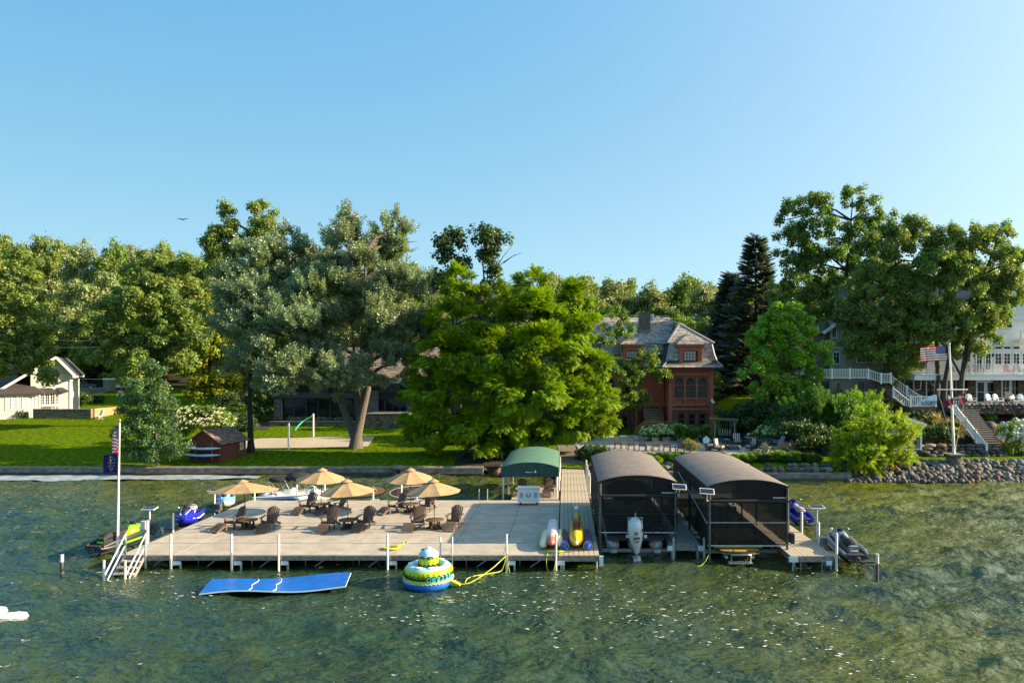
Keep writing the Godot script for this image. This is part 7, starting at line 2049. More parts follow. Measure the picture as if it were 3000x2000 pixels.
	obj("bow_cushion", bx(0, 0.72, -1.2, 0.8, 0.14, 0.7), M.pale_vinyl, t)
	obj("windscreen", MB.new().box(Vector3(0.2, 1.12, 0.0), Vector3(0.6, 0.26, 0.03), Basis(Vector3.RIGHT, -0.4)), M.solar, t)
	outboard(t, Vector3(0, 0.15, 2.35), M.charcoal, 0.62)
	text("print_lettering", "MERCURY", 0.11, 0.01, M.white, t, Vector3(-0.185, 0.72, 2.42), Basis(Vector3.UP, -PI / 2))
	for q in [[0.5, 0.5, 1.62, 0.55], [-0.9, -0.55, 1.60, -0.6]]: pass
	for s in [-1.0, 1.0]:
		for q in [[0.4, 1.2, 1.52], [0.7, 0.15, 1.52], [-0.2, 0.3, 1.60], [-0.3, -0.75, 1.72], [0.9, 1.3, 1.52]]: obj("bimini_strut", MB.new().cyl(Vector3(s * 0.88, 0.66, q[0]), Vector3(s * 0.78, q[2], q[1]), 0.018, 0.018, 5), M.alu, t)
	for q in [[0.75, 1.56, 0.78, 0.2], [-0.35, 1.68, 0.72, 0.26]]: obj("bimini_top", MB.new().ell(Vector3(0, q[1], q[0]), Vector3(0.85, q[3], q[2]), 14, 7), M.canvas_black, t)

# ---------- boat lifts ----------
func canopy_roof(b: MB, x0: float, x1: float, z0: float, z1: float, y: float, rise: float, pitch: float, drop := 0.0) -> void:
	var nz := int((z0 - z1) / pitch) * 4
	var nx := 16
	b.smooth()
	var g := []
	for i in nz + 1:
		var row := []
		for j in nx + 1:
			var u := -1.0 + 2.0 * j / nx
			var f := float(i) / nz
			var bulge := 0.10 * absf(sin(PI * f * nz / 4.0)) * (1.0 - u * u * 0.6)
			row.append(Vector3(lerpf(x0, x1, j / float(nx)), y + rise * (1.0 - pow(absf(u), 2.3)) + bulge - drop * f * (1.0 if f > 0.9 else 0.0), lerpf(z0, z1, f)))
		g.append(row)
	for i in nz:
		for j in nx: b.quad(g[i][j], g[i + 1][j], g[i + 1][j + 1], g[i][j + 1])
	b.flat()
func sheet(b: MB, a: Vector3, c: Vector3, h: float, fold := 0.03, n := 40) -> void:    # hanging cloth from a to c, h tall, with soft folds
	b.smooth()
	var d := (c - a).normalized()
	var o := d.cross(Vector3.UP)
	for i in n:
		var q := []
		for e in [[i, 0.0], [i, 1.0], [i + 1, 1.0], [i + 1, 0.0]]:
			var u: float = float(e[0]) / n
			q.append(a.lerp(c, u) + Vector3(0, -h * e[1], 0) + o * fold * (sin(u * 31.0) * 0.5 + sin(u * 73.0 + 1.0) * 0.35) * (0.4 + 0.6 * e[1]))
		b.quad(q[1], q[0], q[3], q[2])
	b.flat()
func lifts() -> void:
	for k in 2:
		var x0: float = [1.50, 6.24][k]; var x1: float = [5.10, 9.82][k]
		var z0: float = [-31.2, -30.0][k]; var z1: float = [-40.2, -39.5][k]
		var y := 3.34
		var yb: float = [1.05, 0.76][k]
		var t := thing("boat_lift", ["left black screened boat lift with taupe arched canopy over a pontoon boat", "right black screened boat lift with taupe arched canopy over a dark ski boat"][k], "boat lift", Vector3((x0 + x1) / 2, 0, (z0 + z1) / 2))
		var b := MB.new()
		canopy_roof(b, x0 - t.position.x, x1 - t.position.x, z0 - t.position.z, z1 - t.position.z, y, 0.30, 0.42)
		obj("canopy_roof", b, M.canvas_taupe, t)
		for x in [x0, x1]:
			b = MB.new()
			sheet(b, Vector3(x, y + 0.02, z0), Vector3(x, y + 0.02, z1), 0.62, 0.015, 40)
			sub("valance", b, M.canvas_black, t)
			b = MB.new()
			sheet(b, Vector3(x, y - 0.55, z0), Vector3(x, y - 0.55, z1), y - 0.55 - yb, 0.05, 60)
			sub("side_curtain", b, M.mesh_side, t)
			for z in [z0 + 0.06, z1 - 0.06, (z0 + z1) / 2]: sub("post", MB.new().cyl(Vector3(x + (0.08 if x == x0 else -0.08), -0.8, z), Vector3(x + (0.08 if x == x0 else -0.08), y - 0.05, z), 0.06, 0.06, 8), M.alu_dark, t)
			sub("eave_tube", MB.new().cyl(Vector3(x, y, z0), Vector3(x, y, z1), 0.03, 0.03, 6), M.charcoal, t)
			sub("piping", MB.new().tube([Vector3(x, y - 0.75, z0 + 0.04), Vector3(x, yb + 0.3, z0 + 0.04)], 0.02, 5), M.charcoal, t)
		var pts := PackedVector2Array([Vector2(x0, y - 0.62), Vector2(x0, y)])
		for j in 13:
			var u := -1.0 + j / 6.0
			pts.append(Vector2(lerpf(x0, x1, j / 12.0), y + 0.30 * (1.0 - pow(absf(u), 2.3))))
		pts.append(Vector2(x1, y - 0.62))
		sub("gable_screen", MB.new().ext(pts, 0.01, Basis.IDENTITY, Vector3(0, 0, z0 + 0.01)), M.mesh_screen, t)
		sub("rear_screen", MB.new().ext(pts, 0.01, Basis.IDENTITY, Vector3(0, 0, z1)), M.mesh_screen, t)
		b = MB.new()
		sheet(b, Vector3(x0, y - 0.62, z0 + 0.02), Vector3(x1, y - 0.62, z0 + 0.02), y - 0.62 - yb - (0.85 if k == 0 else 0.0), 0.02 if k == 0 else 0.05, 60)
		sub("front_curtain", b, M.mesh_screen, t)
		if k == 0:
			b = MB.new()
			sheet(b, Vector3(x0, yb + 0.85, z0 + 0.03), Vector3(x1, yb + 0.85, z0 + 0.03), 0.85, 0.02, 40)
			sub("lower_curtain", b, M.mesh_screen, t)
		sub("header_roll", MB.new().cyl(Vector3(x0, y - 0.62, z0 + 0.05), Vector3(x1, y - 0.62, z0 + 0.05), 0.075, 0.075, 8), M.canvas_black, t)
		sub("bottom_bar", MB.new().cyl(Vector3(x0, yb, z0 + 0.05), Vector3(x1, yb, z0 + 0.05), 0.03, 0.03, 6), M.steel, t)
		sub("middle_bar", MB.new().cyl(Vector3(x0, yb + (0.85 if k == 0 else 1.02), z0 + 0.07), Vector3(x1, yb + (0.85 if k == 0 else 1.02), z0 + 0.07), 0.022, 0.022, 6), M.charcoal if k == 0 else M.alu, t)
		sub("swing_arm", MB.new().cyl(Vector3(x1 + 0.03 if k == 0 else x0 - 0.03, y - 0.5, z1 + 2.0), Vector3(x1 + 0.03 if k == 0 else x0 - 0.03, yb + 1.0, z0 + 0.05), 0.03, 0.03, 6), M.alu, t)
		sub("roof_arch", MB.new().tube(range(13).map(func(j): return Vector3(lerpf(x0, x1, j / 12.0), y + 0.30 * (1.0 - pow(absf(-1.0 + j / 6.0), 2.3)), z0)), 0.025, 5), M.charcoal, t)
		sub("cradle_beam", MB.new().bar(Vector3(x0, 0.08, z0 - 0.6 - k), Vector3(x1, 0.08, z0 - 0.6 - k), 0.1, 0.16).bar(Vector3(x0, 0.12, z1 + 1.0), Vector3(x1, 0.12, z1 + 1.0), 0.1, 0.16), M.alu, t)
		text("print_lettering", "ShoreStation", 0.062, 0.012, M.white, t, Vector3(x1 - 0.44, y - 0.47, z0 + 0.06) - t.position)
		sub("print_emblem", MB.new().ext(PackedVector2Array([Vector2(0, 0), Vector2(0.03, 0.12), Vector2(0.05, 0.2), Vector2(0.06, 0.1), Vector2(0.14, 0.0), Vector2(0.05, 0.03)]), 0.012, Basis.IDENTITY, Vector3(x1 - 0.16, y - 0.5, z0 + 0.06)), M.white, t)
		# solar panel on the front corner
		var sp := at([1991, 2072][k], [1426, 1439][k], -z0 - 0.25)
		var s := thing("solar_panel", ["solar panel on the right front corner of the left black lift", "solar panel on the left front corner of the right black lift"][k], "solar panel", sp)
		obj("frame", MB.new().box(Vector3.ZERO, Vector3(0.64, 0.03, 0.30), Basis(Vector3.BACK, -0.08) * Basis(Vector3.RIGHT, 0.75)), M.white, s)
		obj("cells", MB.new().box(Vector3(0, 0.014, 0.014), Vector3(0.57, 0.02, 0.24), Basis(Vector3.BACK, -0.08) * Basis(Vector3.RIGHT, 0.75)), M.solar, s)
		obj("bracket", MB.new().cyl(Vector3(0, -0.45, -0.1), Vector3(0, -0.02, -0.02), 0.03, 0.03, 6).bar(Vector3(0, -0.4, -0.1), Vector3([-0.1, 0.2][k], -0.5, -0.2), 0.04, 0.04), M.alu, s)
		sub("winch_box", bx(x1 + 0.05, 1.15 + 0.6 * (1 - k), z0 + 0.25, 0.16, 0.42, 0.3), M.charcoal, t)
	# pontoon boat with a big outboard
	var t := thing("pontoon_boat", "dark pontoon boat with silver pontoons and pale outboard under the left lift", "boat", Vector3(3.2, 0, -34.5))
	for x in [2.17, 3.18, 4.15]: sub("pontoon", inflatable(MB.new(), Vector3(x, 0.48, -31.0), Vector3(x, 0.5, -38.6), 0.31, 0.03), M.steel, t)
	for x in [2.17, 4.15]:
		sub("pontoon_plate", bx(x + 0.02, 0.26, -30.96, 0.3, 0.16, 0.05), M.alu, t)
		sub("tie_cleat", bx(x + (0.62 if x < 3 else -0.55), 0.98, -30.75, 0.13, 0.12, 0.12), M.pale_vinyl, t)
	sub("deck", bx(3.18, 0.86, -34.6, 2.5, 0.12, 7.4), M.charcoal, t)
	sub("stern_rail", MB.new().tube([Vector3(1.9, 0.9, -31.0), Vector3(1.9, 0.84, -30.75), Vector3(4.45, 0.84, -30.75), Vector3(4.45, 0.9, -31.0)], 0.05, 6), M.charcoal, t)
	sub("side_panel", MB.new().box(Vector3(1.95, 1.35, -34.9), Vector3(0.06, 0.8, 6.6)).box(Vector3(4.42, 1.35, -34.9), Vector3(0.06, 0.8, 6.6)), M.charcoal, t)
	for x in [2.5, 3.85]: sub("stern_seat", MB.new().box(Vector3(x, 1.15, -31.9), Vector3(0.95, 0.45, 0.9)).box(Vector3(x, 1.55, -32.3), Vector3(0.95, 0.5, 0.2)), mat("seat_charcoal", L(0.05, 0.05, 0.055), 0.7), t)
	for x in [2.6, 3.7]: sub("captain_chair", MB.new().ell(Vector3(x, 1.5, -34.4), Vector3(0.3, 0.42, 0.12), 12, 8).box(Vector3(x, 1.15, -34.1), Vector3(0.5, 0.2, 0.5)), M.pale_vinyl, t)
	sub("folded_bimini", MB.new().ell(Vector3(3.15, 2.45, -34.0), Vector3(1.15, 0.5, 1.6), 18, 8), M.canvas_black, t)
	for x in [2.0, 4.35]: sub("bimini_pole", MB.new().cyl(Vector3(x, 1.7, -33), Vector3(x, 2.5, -34), 0.025, 0.025, 6), M.alu, t)
	sub("boarding_ladder", MB.new().tube([Vector3(3.95, 0.95, -30.75), Vector3(3.95, 1.35, -30.7), Vector3(4.3, 1.35, -30.7), Vector3(4.3, 0.95, -30.75)], 0.025, 5), M.charcoal, t)
	sub("ski_tow_bar", MB.new().tube([Vector3(2.85, 0.95, -31.1), Vector3(2.85, 1.75, -31.1), Vector3(3.5, 1.75, -31.1), Vector3(3.5, 0.95, -31.1)], 0.025, 5).cyl(Vector3(3.18, 1.5, -31.0), Vector3(3.18, 2.0, -31.0), 0.03, 0.03, 6), M.alu, t)
	var om := Node3D.new()
	om.name = "outboard_motor"
	t.add_child(om)
	om.position = Vector3(3.17, 0.55, -30.6) - t.position
	om.rotation.x = 0.22
	om.rotation.z = 0.07
	om.scale = Vector3(1.3, 1.12, 1.2)
	outboard(om, Vector3(0, -0.15, 0), mat("engine_pale", L(0.50, 0.56, 0.56), 0.3), 0.98)
	obj("cowl_emblem", MB.new().torus(Vector3(0, 0.76, 0.375), 0.05, 0.014, Basis(Vector3.RIGHT, PI / 2 - 0.1), 16, 5), M.charcoal, om)
	text("print_lettering", "300", 0.11, 0.01, M.charcoal, om, Vector3(0, 0.55, 0.365), Basis(Vector3.RIGHT, 0.2))
	text("print_lettering", "V6", 0.10, 0.01, M.charcoal, om, Vector3(0, 0.39, 0.33), Basis(Vector3.RIGHT, 0.2))
	text("print_lettering", "YAMAHA", 0.09, 0.01, M.charcoal, om, Vector3(0.265, 0.8, 0.05), Basis(Vector3.UP, PI / 2 - 0.25))
	# ski boat with a teak swim platform
	t = thing("ski_boat", "dark ski boat with yellow-green trim and tan teak swim platform under the right lift", "boat", Vector3(7.6, 0, -32.98))
	var hull := MB.new().loft([ring(2.9, 1.08, 0.22, 0.55, 0.98, 0.9), ring(1.0, 1.15, 0.12, 0.5, 1.05, 0.8), ring(-1.2, 1.12, 0.12, 0.55, 1.15, 0.85), ring(-2.8, 0.75, 0.3, 0.7, 1.25, 1.2), ring(-3.6, 0.1, 0.8, 1.1, 1.32, 1.34)])
	obj("hull", hull, mat("hull_navy", L(0.012, 0.016, 0.028), 0.2), t)
	for s in [-1.0, 1.0]: obj("hull_trim", MB.new().tube([Vector3(s * 1.0, 0.72, 3.0), Vector3(s * 1.13, 0.82, 1.5), Vector3(s * 1.16, 0.9, -0.5), Vector3(s * 1.0, 1.05, -2.0)], [0.07, 0.06, 0.04, 0.02], 8), mat("hull_lime", L(0.20, 0.23, 0.02), 0.3), t)
	obj("transom_band", bx(0, 0.68, 2.93, 1.9, 0.06, 0.06), M.hull_lime, t)
	var plat := PackedVector2Array()
	for i in 11:
		var a := PI * i / 10.0
		plat.append(Vector2(-cos(a) * 0.95, pow(sin(a), 0.6) * 0.62))
	obj("swim_platform", MB.new().ext(plat, 0.09, Basis(Vector3.RIGHT, PI / 2), Vector3(0, 0.56, 2.9)), M.charcoal, t)
	for i in 3: obj("teak_pad", MB.new().ext(PackedVector2Array([Vector2(-0.84 + i * 0.57, 0.04), Vector2(-0.84 + i * 0.57, 0.34 if i != 1 else 0.5), Vector2(-0.66 + i * 0.57, 0.42 if i != 1 else 0.53), Vector2(-0.48 + i * 0.57, 0.42 if i != 1 else 0.53), Vector2(-0.30 + i * 0.57, 0.34 if i != 1 else 0.5), Vector2(-0.30 + i * 0.57, 0.04)]), 0.03, Basis(Vector3.RIGHT, PI / 2), Vector3(0, 0.61, 2.9)), M.teak, t)
	obj("platform_trim", MB.new().tube(Array(plat).map(func(v): return Vector3(v.x, 0.52, 2.9 + v.y)), 0.022, 6), M.hull_lime, t)
	obj("sun_pad", bx(0, 1.0, 1.9, 1.8, 0.16, 1.5), mat("pad_brown", L(0.16, 0.09, 0.055), 0.6), t)
	obj("seats", MB.new().box(Vector3(0.5, 1.15, -0.2), Vector3(0.5, 0.6, 0.5)).box(Vector3(-0.6, 1.15, -0.4), Vector3(0.5, 0.6, 0.6)), M.pad_brown, t).name = "seat"
	obj("windscreen", MB.new().box(Vector3(0, 1.45, -1.1), Vector3(1.9, 0.4, 0.04), Basis(Vector3.RIGHT, -0.5)), M.solar, t)
	obj("tow_tower", MB.new().tube([Vector3(-1.1, 1.1, -0.6), Vector3(-0.95, 2.1, -0.2), Vector3(0, 2.25, -0.1), Vector3(0.95, 2.1, -0.2), Vector3(1.1, 1.1, -0.6)], 0.045, 7), M.alu_dark, t)
	obj("towel", bx(0.35, 1.3, 1.0, 0.2, 0.5, 0.05), M.tan_chair, t)
	text("print_lettering", "NAUTIQUE", 0.13, 0.02, M.steel, t, Vector3(-0.1, 0.16, 3.52))
	obj("stern_frame", MB.new().tube([Vector3(-0.42, 0.16, 3.4), Vector3(-0.42, 0.48, 3.5), Vector3(0.42, 0.48, 3.5), Vector3(0.42, 0.16, 3.4)], 0.025, 5).bar(Vector3(-0.5, 0.12, 3.45), Vector3(0.5, 0.12, 3.45), 0.1, 0.05), M.steel, t)
	for x in [-0.6, 0.55]: obj("exhaust", MB.new().cyl(Vector3(x, 0.34, 3.0), Vector3(x, 0.34, 3.32), 0.07, 0.07, 10), M.steel, t)
	cord("mooring_line", "thin yellow line hanging into the water left of the ski boat stern", [Vector3(6.2, 0.45, -29.6), Vector3(6.0, 0.15, -29.5), Vector3(5.7, 0.02, -29.4), Vector3(5.3, 0.02, -29.5)], 0.02, M.rope)
	# green canopy over the small platform
	t = thing("green_canopy", "green arched canvas canopy on white posts over the small platform", "canopy", Vector3(-2.2, 0, -46))
	var b := MB.new()
	canopy_roof(b, -3.97 + 2.2, -0.42 + 2.2, 4.0, -4.0, 2.42, 0.32, 1.0)
	obj("canopy_roof", b, M.canvas_green, t)
	b = MB.new()
	for s in [[-3.97, -42.0, -0.42, -42.0], [-0.42, -42.0, -0.42, -50.0], [-3.97, -50.0, -3.97, -42.0]]: sheet(b, Vector3(s[0], 2.44, s[1]), Vector3(s[2], 2.44, s[3]), 0.56, 0.025, 24)
	sub("valance", b, M.canvas_green_dark, t)
	b = MB.new()
	for s in [[-3.97, -0.42]]:
		for i in 10: b.ext(PackedVector2Array([Vector2(0, 0), Vector2(0.177, -0.09), Vector2(0.355, 0)]), 0.01, Basis.IDENTITY, Vector3(lerpf(s[0], s[1], i / 10.0), 1.89, -41.985))
	sub("scalloped_edge", b, M.canvas_green_dark, t)
	var gpt := PackedVector2Array()
	for j in 13: gpt.append(Vector2(lerpf(-3.97, -0.42, j / 12.0), 2.42 + 0.32 * (1.0 - pow(absf(-1.0 + j / 6.0), 2.3))))
	sub("gable_cloth", MB.new().ext(gpt, 0.012, Basis.IDENTITY, Vector3(0, 0, -42.0)), M.canvas_green_dark, t)
	for x in [-3.85, -0.55]:
		for z in [-42.1, -49.8, -45.9]:
			sub("post", MB.new().cyl(Vector3(x, -0.8, z), Vector3(x, 2.4, z), 0.055, 0.055, 8), M.white_pole, t)
		sub("brace", MB.new().bar(Vector3(x, 0.7, -42.1), Vector3(x, 2.0, -43.3), 0.05, 0.05).bar(Vector3(x, 1.1, -44.2), Vector3(x, 2.0, -42.6), 0.05, 0.05), M.white_pole, t)
	for i in 3: sub("cross_brace", MB.new().bar(Vector3(-2.2 + i * 0.25, 1.0, -49.7), Vector3(-0.6, 1.5 + i * 0.2, -47), 0.06, 0.06), M.alu, t)
	text("print_lettering", "ShoreStation", 0.055, 0.012, M.white, t, Vector3(-0.05, 2.14, 4.05))
	obj("print_emblem", MB.new().ext(PackedVector2Array([Vector2(0, 0), Vector2(0.03, 0.12), Vector2(0.05, 0.2), Vector2(0.06, 0.1), Vector2(0.14, 0.0)]), 0.012, Basis.IDENTITY, Vector3(0.28, 2.11, 4.05)), M.white, t)

# ---------- flags ----------
func print_mat(called: String, im: Image) -> StandardMaterial3D:
	var m := mat(called, Color.WHITE, 0.85)
	m.albedo_texture = ImageTexture.create_from_image(im)
	m.texture_repeat = false
	m.backlight_enabled = true
	m.backlight = Color(0.5, 0.5, 0.5)
	return m
func stripes() -> Image:
	var im := Image.create(380, 208, false, Image.FORMAT_RGB8)
	for i in 13: im.fill_rect(Rect2i(0, i * 16, 380, 16), S(196, 22, 42) if i % 2 == 0 else S(240, 238, 234))
	im.fill_rect(Rect2i(0, 0, 152, 112), S(38, 42, 110))
	for r in 9:
		for c in (6 if r % 2 == 0 else 5):
			var p := Vector2(14 + c * 25 + (12 if r % 2 else 0), 11 + r * 11)
			for y in range(-5, 6):
				for x in range(-5, 6):
					var a := atan2(x, -y)
					var rad := 5.0 * (0.42 + 0.58 * pow(absf(cos(a * 2.5)), 1.5))
					if Vector2(x, y).length() < rad: im.set_pixel(int(p.x) + x, int(p.y) + y, S(240, 240, 240))
	return im
func torch_flag() -> Image:
	var im := Image.create(180, 120, false, Image.FORMAT_RGB8)
	im.fill(S(14, 20, 84))
	var star := func(cx: float, cy: float, r: float):
		for y in range(int(cy - r), int(cy + r) + 1):
			for x in range(int(cx - r), int(cx + r) + 1):
				if Vector2(x - cx, y - cy).length() < r * (0.5 + 0.5 * absf(cos(atan2(x - cx, cy - y) * 2.5))): im.set_pixel(x, y, S(214, 176, 90))
	for i in 13: star.call(90 + cos(i * TAU / 13 - PI / 2) * 46, 60 + sin(i * TAU / 13 - PI / 2) * 46, 5.0)
	for i in 5: star.call(90 + cos(PI + i * PI / 4) * 25, 58 + sin(PI + i * PI / 4) * 25, 4.5)
	star.call(90, 24, 7.0)
	im.fill_rect(Rect2i(86, 48, 8, 44), S(214, 176, 90)); im.fill_rect(Rect2i(80, 44, 20, 6), S(214, 176, 90)); im.fill_rect(Rect2i(83, 32, 14, 12), S(230, 196, 110))
	return im
func cloth(called: String, label: String, m: Material, hoist_top: Vector3, h: float, fly: Vector3, amp: float, droop: float, taper := 0.0, waves := 2.2) -> MeshInstance3D:   # uv runs from the pole outwards
	var b := MB.new()
	b.smooth()
	var n := fly.normalized().cross(Vector3.UP).normalized()
	var pt := func(u: float, v: float) -> Vector3:
		var hh := h * (1.0 - taper * u)
		return fly * u + Vector3(0, -h * taper * u * 0.5 - hh * v - droop * u * u, 0) + n * amp * sin(u * waves * TAU + v * 1.6) * (0.25 + 0.75 * u)
	for i in 30:
		for j in 10:
			var e := [[i, j], [i, j + 1], [i + 1, j + 1], [i + 1, j]]
			var q := []
			for k in e: q.append([pt.call(k[0] / 30.0, k[1] / 10.0), Vector2(k[0] / 30.0, k[1] / 10.0)])
			for k in [0, 1, 2, 0, 2, 3]: b.v(q[k][0], q[k][1])
	var o := obj(called, b, m)
	o.position = hoist_top
	tag(o, label, "flag")
	return o
func flags() -> void:
	# left pole at the dock corner
	var base := Vector3(-19.05, 0.0, -29.0)
	var t := thing("flagpole", "slim flagpole with gold ball at the left front corner of the dock", "flagpole", base)
	obj("pole", MB.new().tube([Vector3(-0.02, -0.8, 0), Vector3(0.0, 1.4, 0), Vector3(0.09, 6.25, 0)], [0.062, 0.058, 0.03], 9), M.white_pole, t)
	obj("ball", MB.new().ell(Vector3(0.09, 6.33, 0), Vector3(0.065, 0.075, 0.065), 10, 8), M.gold, t)
	obj("bracket", bx(0.06, 0.5, 0, 0.2, 0.1, 0.14), M.alu, t)
	var us := print_mat("flag_stripes", stripes())
	cloth("striped_flag", "stars and stripes flag hanging in folds from the slim left flagpole", us, base + Vector3(0.06, 6.08, 0), 0.95, Vector3(-0.66, -0.25, -0.78), 0.13, 0.1, 0.0, 2.6)
	cloth("torch_flag", "navy flag with gold torch and stars on the slim left flagpole", print_mat("flag_torch", torch_flag()), base + Vector3(0.0, 4.92, 0), 0.8, Vector3(-0.95, -0.08, -0.6), 0.06, 0.05, 0.0, 1.6)
	# right pole on its stone base
	var d := 53.2
	var g := gnd(2796, 1353)
	g = Vector3(at(2796, 1353, d).x, land(at(2796, 1353, d).x, d), -d)
	t = thing("stone_plinth", "round stone flagpole base with square cap on the right lawn", "plinth", g)
	obj("core", MB.new().lathe([Vector2(0.53, -0.1), Vector2(0.50, 0.82)], Vector3.ZERO, 16), M.mortar, t)
	for r in 5:
		var k := 0
		while k < 14:
			var a := TAU * (k + 0.5 * (r % 2)) / 14
			if sin(a) > -0.5: 
				var o := obj("stone", rock_meshes()[rng.randi() % 5], rock_mats()[[0, 1, 1, 2][rng.randi() % 4]], t)
				o.transform = Transform3D(Basis(Vector3.UP, -a + PI / 2).scaled_local(Vector3(0.27, 0.24, 0.2)), Vector3(cos(a) * 0.5, 0.08 + r * 0.165, sin(a) * 0.5))
			k += 1
	obj("cap", bx(0, 0.88, 0, 1.2, 0.10, 1.2), M.concrete, t)
	var f := g + Vector3(0, 0.93, 0)
	t = thing("flagpole", "tall white flagpole with yardarm standing on the round stone base", "flagpole", f)
	var tip := Vector3(-0.36, at(0, 1010, d).y - f.y, 0)
	obj("pole", MB.new().tube([Vector3.ZERO, tip * 0.5, tip], [0.105, 0.09, 0.06], 10), M.white, t)
	obj("ball", MB.new().ell(tip + Vector3(0, 0.08, 0), Vector3(0.085, 0.085, 0.085), 10, 8), M.steel, t)
	var yy: float = at(0, 1141, d).y - f.y
	var xl: float = at(2744, 1141, d).x - f.x
	var xr: float = at(2834, 1141, d).x - f.x
	obj("yardarm", MB.new().cyl(Vector3(xl, yy, 0.1), Vector3(xr, yy, 0.1), 0.045, 0.045, 8), M.white, t)
	for q in [[xl, yy, -0.1, 0.55], [xl + 0.06, yy, -0.1, 0.5], [xr - 0.1, yy, 0.06, 0.4], [-0.5, tip.y - 0.1, -0.12, 0.5]]: obj("halyard", MB.new().tube([Vector3(q[0], q[1], 0.1), Vector3(lerpf(q[0], q[2], 0.5) + 0.02, (q[1] + q[3]) * 0.5, 0.12), Vector3(q[2], q[3], 0.1)], 0.018, 4), mat("halyard", L(0.5, 0.42, 0.32), 0.9), t)
	cloth("striped_flag", "stars and stripes flag streaming from the tall white flagpole", us, at(2773, 1013, d), 1.16, Vector3(-1.86, 0.0, -0.25), 0.08, 0.1)
	var wp := cloth("white_pennant", "white pennant with blue lettering under the left end of the yardarm", mat("pennant_white", L(0.62, 0.70, 0.82), 0.8), at(2742, 1154, d - 0.1), 0.92, Vector3(-1.45, -0.2, -0.1), 0.05, 0.22, 0.75)
	text("print_lettering", "XFORD", 0.26, 0.01, M.navy, wp, Vector3(-0.55, -0.68, 0.1), Basis(Vector3.BACK, 0.05), "Droid Serif")
	obj("pennant_line", MB.new().bar(Vector3(-1.0, -0.86, 0.06), Vector3(-0.15, -0.83, 0.06), 0.01, 0.03), M.navy, wp)
	var rp := cloth("crimson_pennant", "crimson pennant with white letters under the right end of the yardarm", mat("pennant_crimson", L(0.20, 0.008, 0.03), 0.8), at(2828, 1152, d - 0.3), 0.85, Vector3(-1.7, -0.25, 0.05), 0.06, 0.2, 0.6)
	text("print_lettering", "INDIANA", 0.14, 0.01, M.white, rp, Vector3(-0.55, -0.33, 0.1), Basis(Vector3.BACK, 0.2))
	text("print_lettering", "IU", 0.34, 0.01, M.white, rp, Vector3(-0.75, -0.72, 0.12), Basis.IDENTITY, "Droid Serif")

# ---------- on the shore ----------
func make_rocker(label: String) -> Node3D:
	var t := thing("rocking_chair", label, "rocking chair")
	var m: Material = M.grey_wood
	obj("seat", bx(0, 0.42, 0.02, 0.54, 0.04, 0.5), m, t)
	for i in 6: obj("back_slat", MB.new().bar(Vector3(-0.2 + i * 0.08, 0.45, -0.22), Vector3(-0.2 + i * 0.08, 1.06, -0.42), 0.05, 0.015, Vector3.BACK), m, t)
	for s in [-1.0, 1.0]:
		obj("back_post", MB.new().bar(Vector3(s * 0.27, 0.08, -0.2), Vector3(s * 0.27, 1.16, -0.44), 0.045, 0.045), m, t)
		obj("leg", bx(s * 0.27, 0.34, 0.24, 0.045, 0.6, 0.045), m, t)
		obj("armrest", bx(s * 0.30, 0.65, 0.03, 0.09, 0.03, 0.6), m, t)
		obj("rocker", MB.new().tube([Vector3(s * 0.27, 0.14, 0.5), Vector3(s * 0.27, 0.04, 0.15), Vector3(s * 0.27, 0.03, -0.2), Vector3(s * 0.27, 0.14, -0.6)], 0.025, 5), m, t)
	obj("top_rail", bx(0, 1.10, -0.43, 0.56, 0.12, 0.03), m, t)
	obj("lower_rail", bx(0, 0.5, -0.25, 0.52, 0.06, 0.03), m, t)
	return t
func make_club(label: String) -> Node3D:
	var t := thing("club_chair", label, "armchair")
	obj("base", MB.new().lathe([Vector2(0.36, 0.0), Vector2(0.34, 0.06), Vector2(0.08, 0.1), Vector2(0.08, 0.2)], Vector3.ZERO, 12), M.chair_dark, t)
	obj("frame", MB.new().box(Vector3(0, 0.26, 0), Vector3(0.76, 0.14, 0.74)).box(Vector3(0, 0.6, -0.38), Vector3(0.74, 0.72, 0.06), Basis(Vector3.RIGHT, -0.16)), M.chair_dark, t)
	for s in [-1.0, 1.0]: obj("armrest", MB.new().box(Vector3(s * 0.39, 0.6, 0.02), Vector3(0.09, 0.05, 0.72)).box(Vector3(s * 0.39, 0.44, 0.3), Vector3(0.05, 0.3, 0.06)), M.chair_dark, t)
	var w := MB.new()
	var k := MB.new()
	for i in 8:
		var b := w if i % 2 == 0 else k
		b.box(Vector3(-0.29 + i * 0.083, 0.42, 0.04), Vector3(0.082, 0.16, 0.66)); b.box(Vector3(-0.29 + i * 0.083, 0.78, -0.29), Vector3(0.082, 0.62, 0.14), Basis(Vector3.RIGHT, -0.16))
	obj("cushion", w, M.cushion_cream, t)
	obj("cushion_stripe", k, M.black, t)
	return t
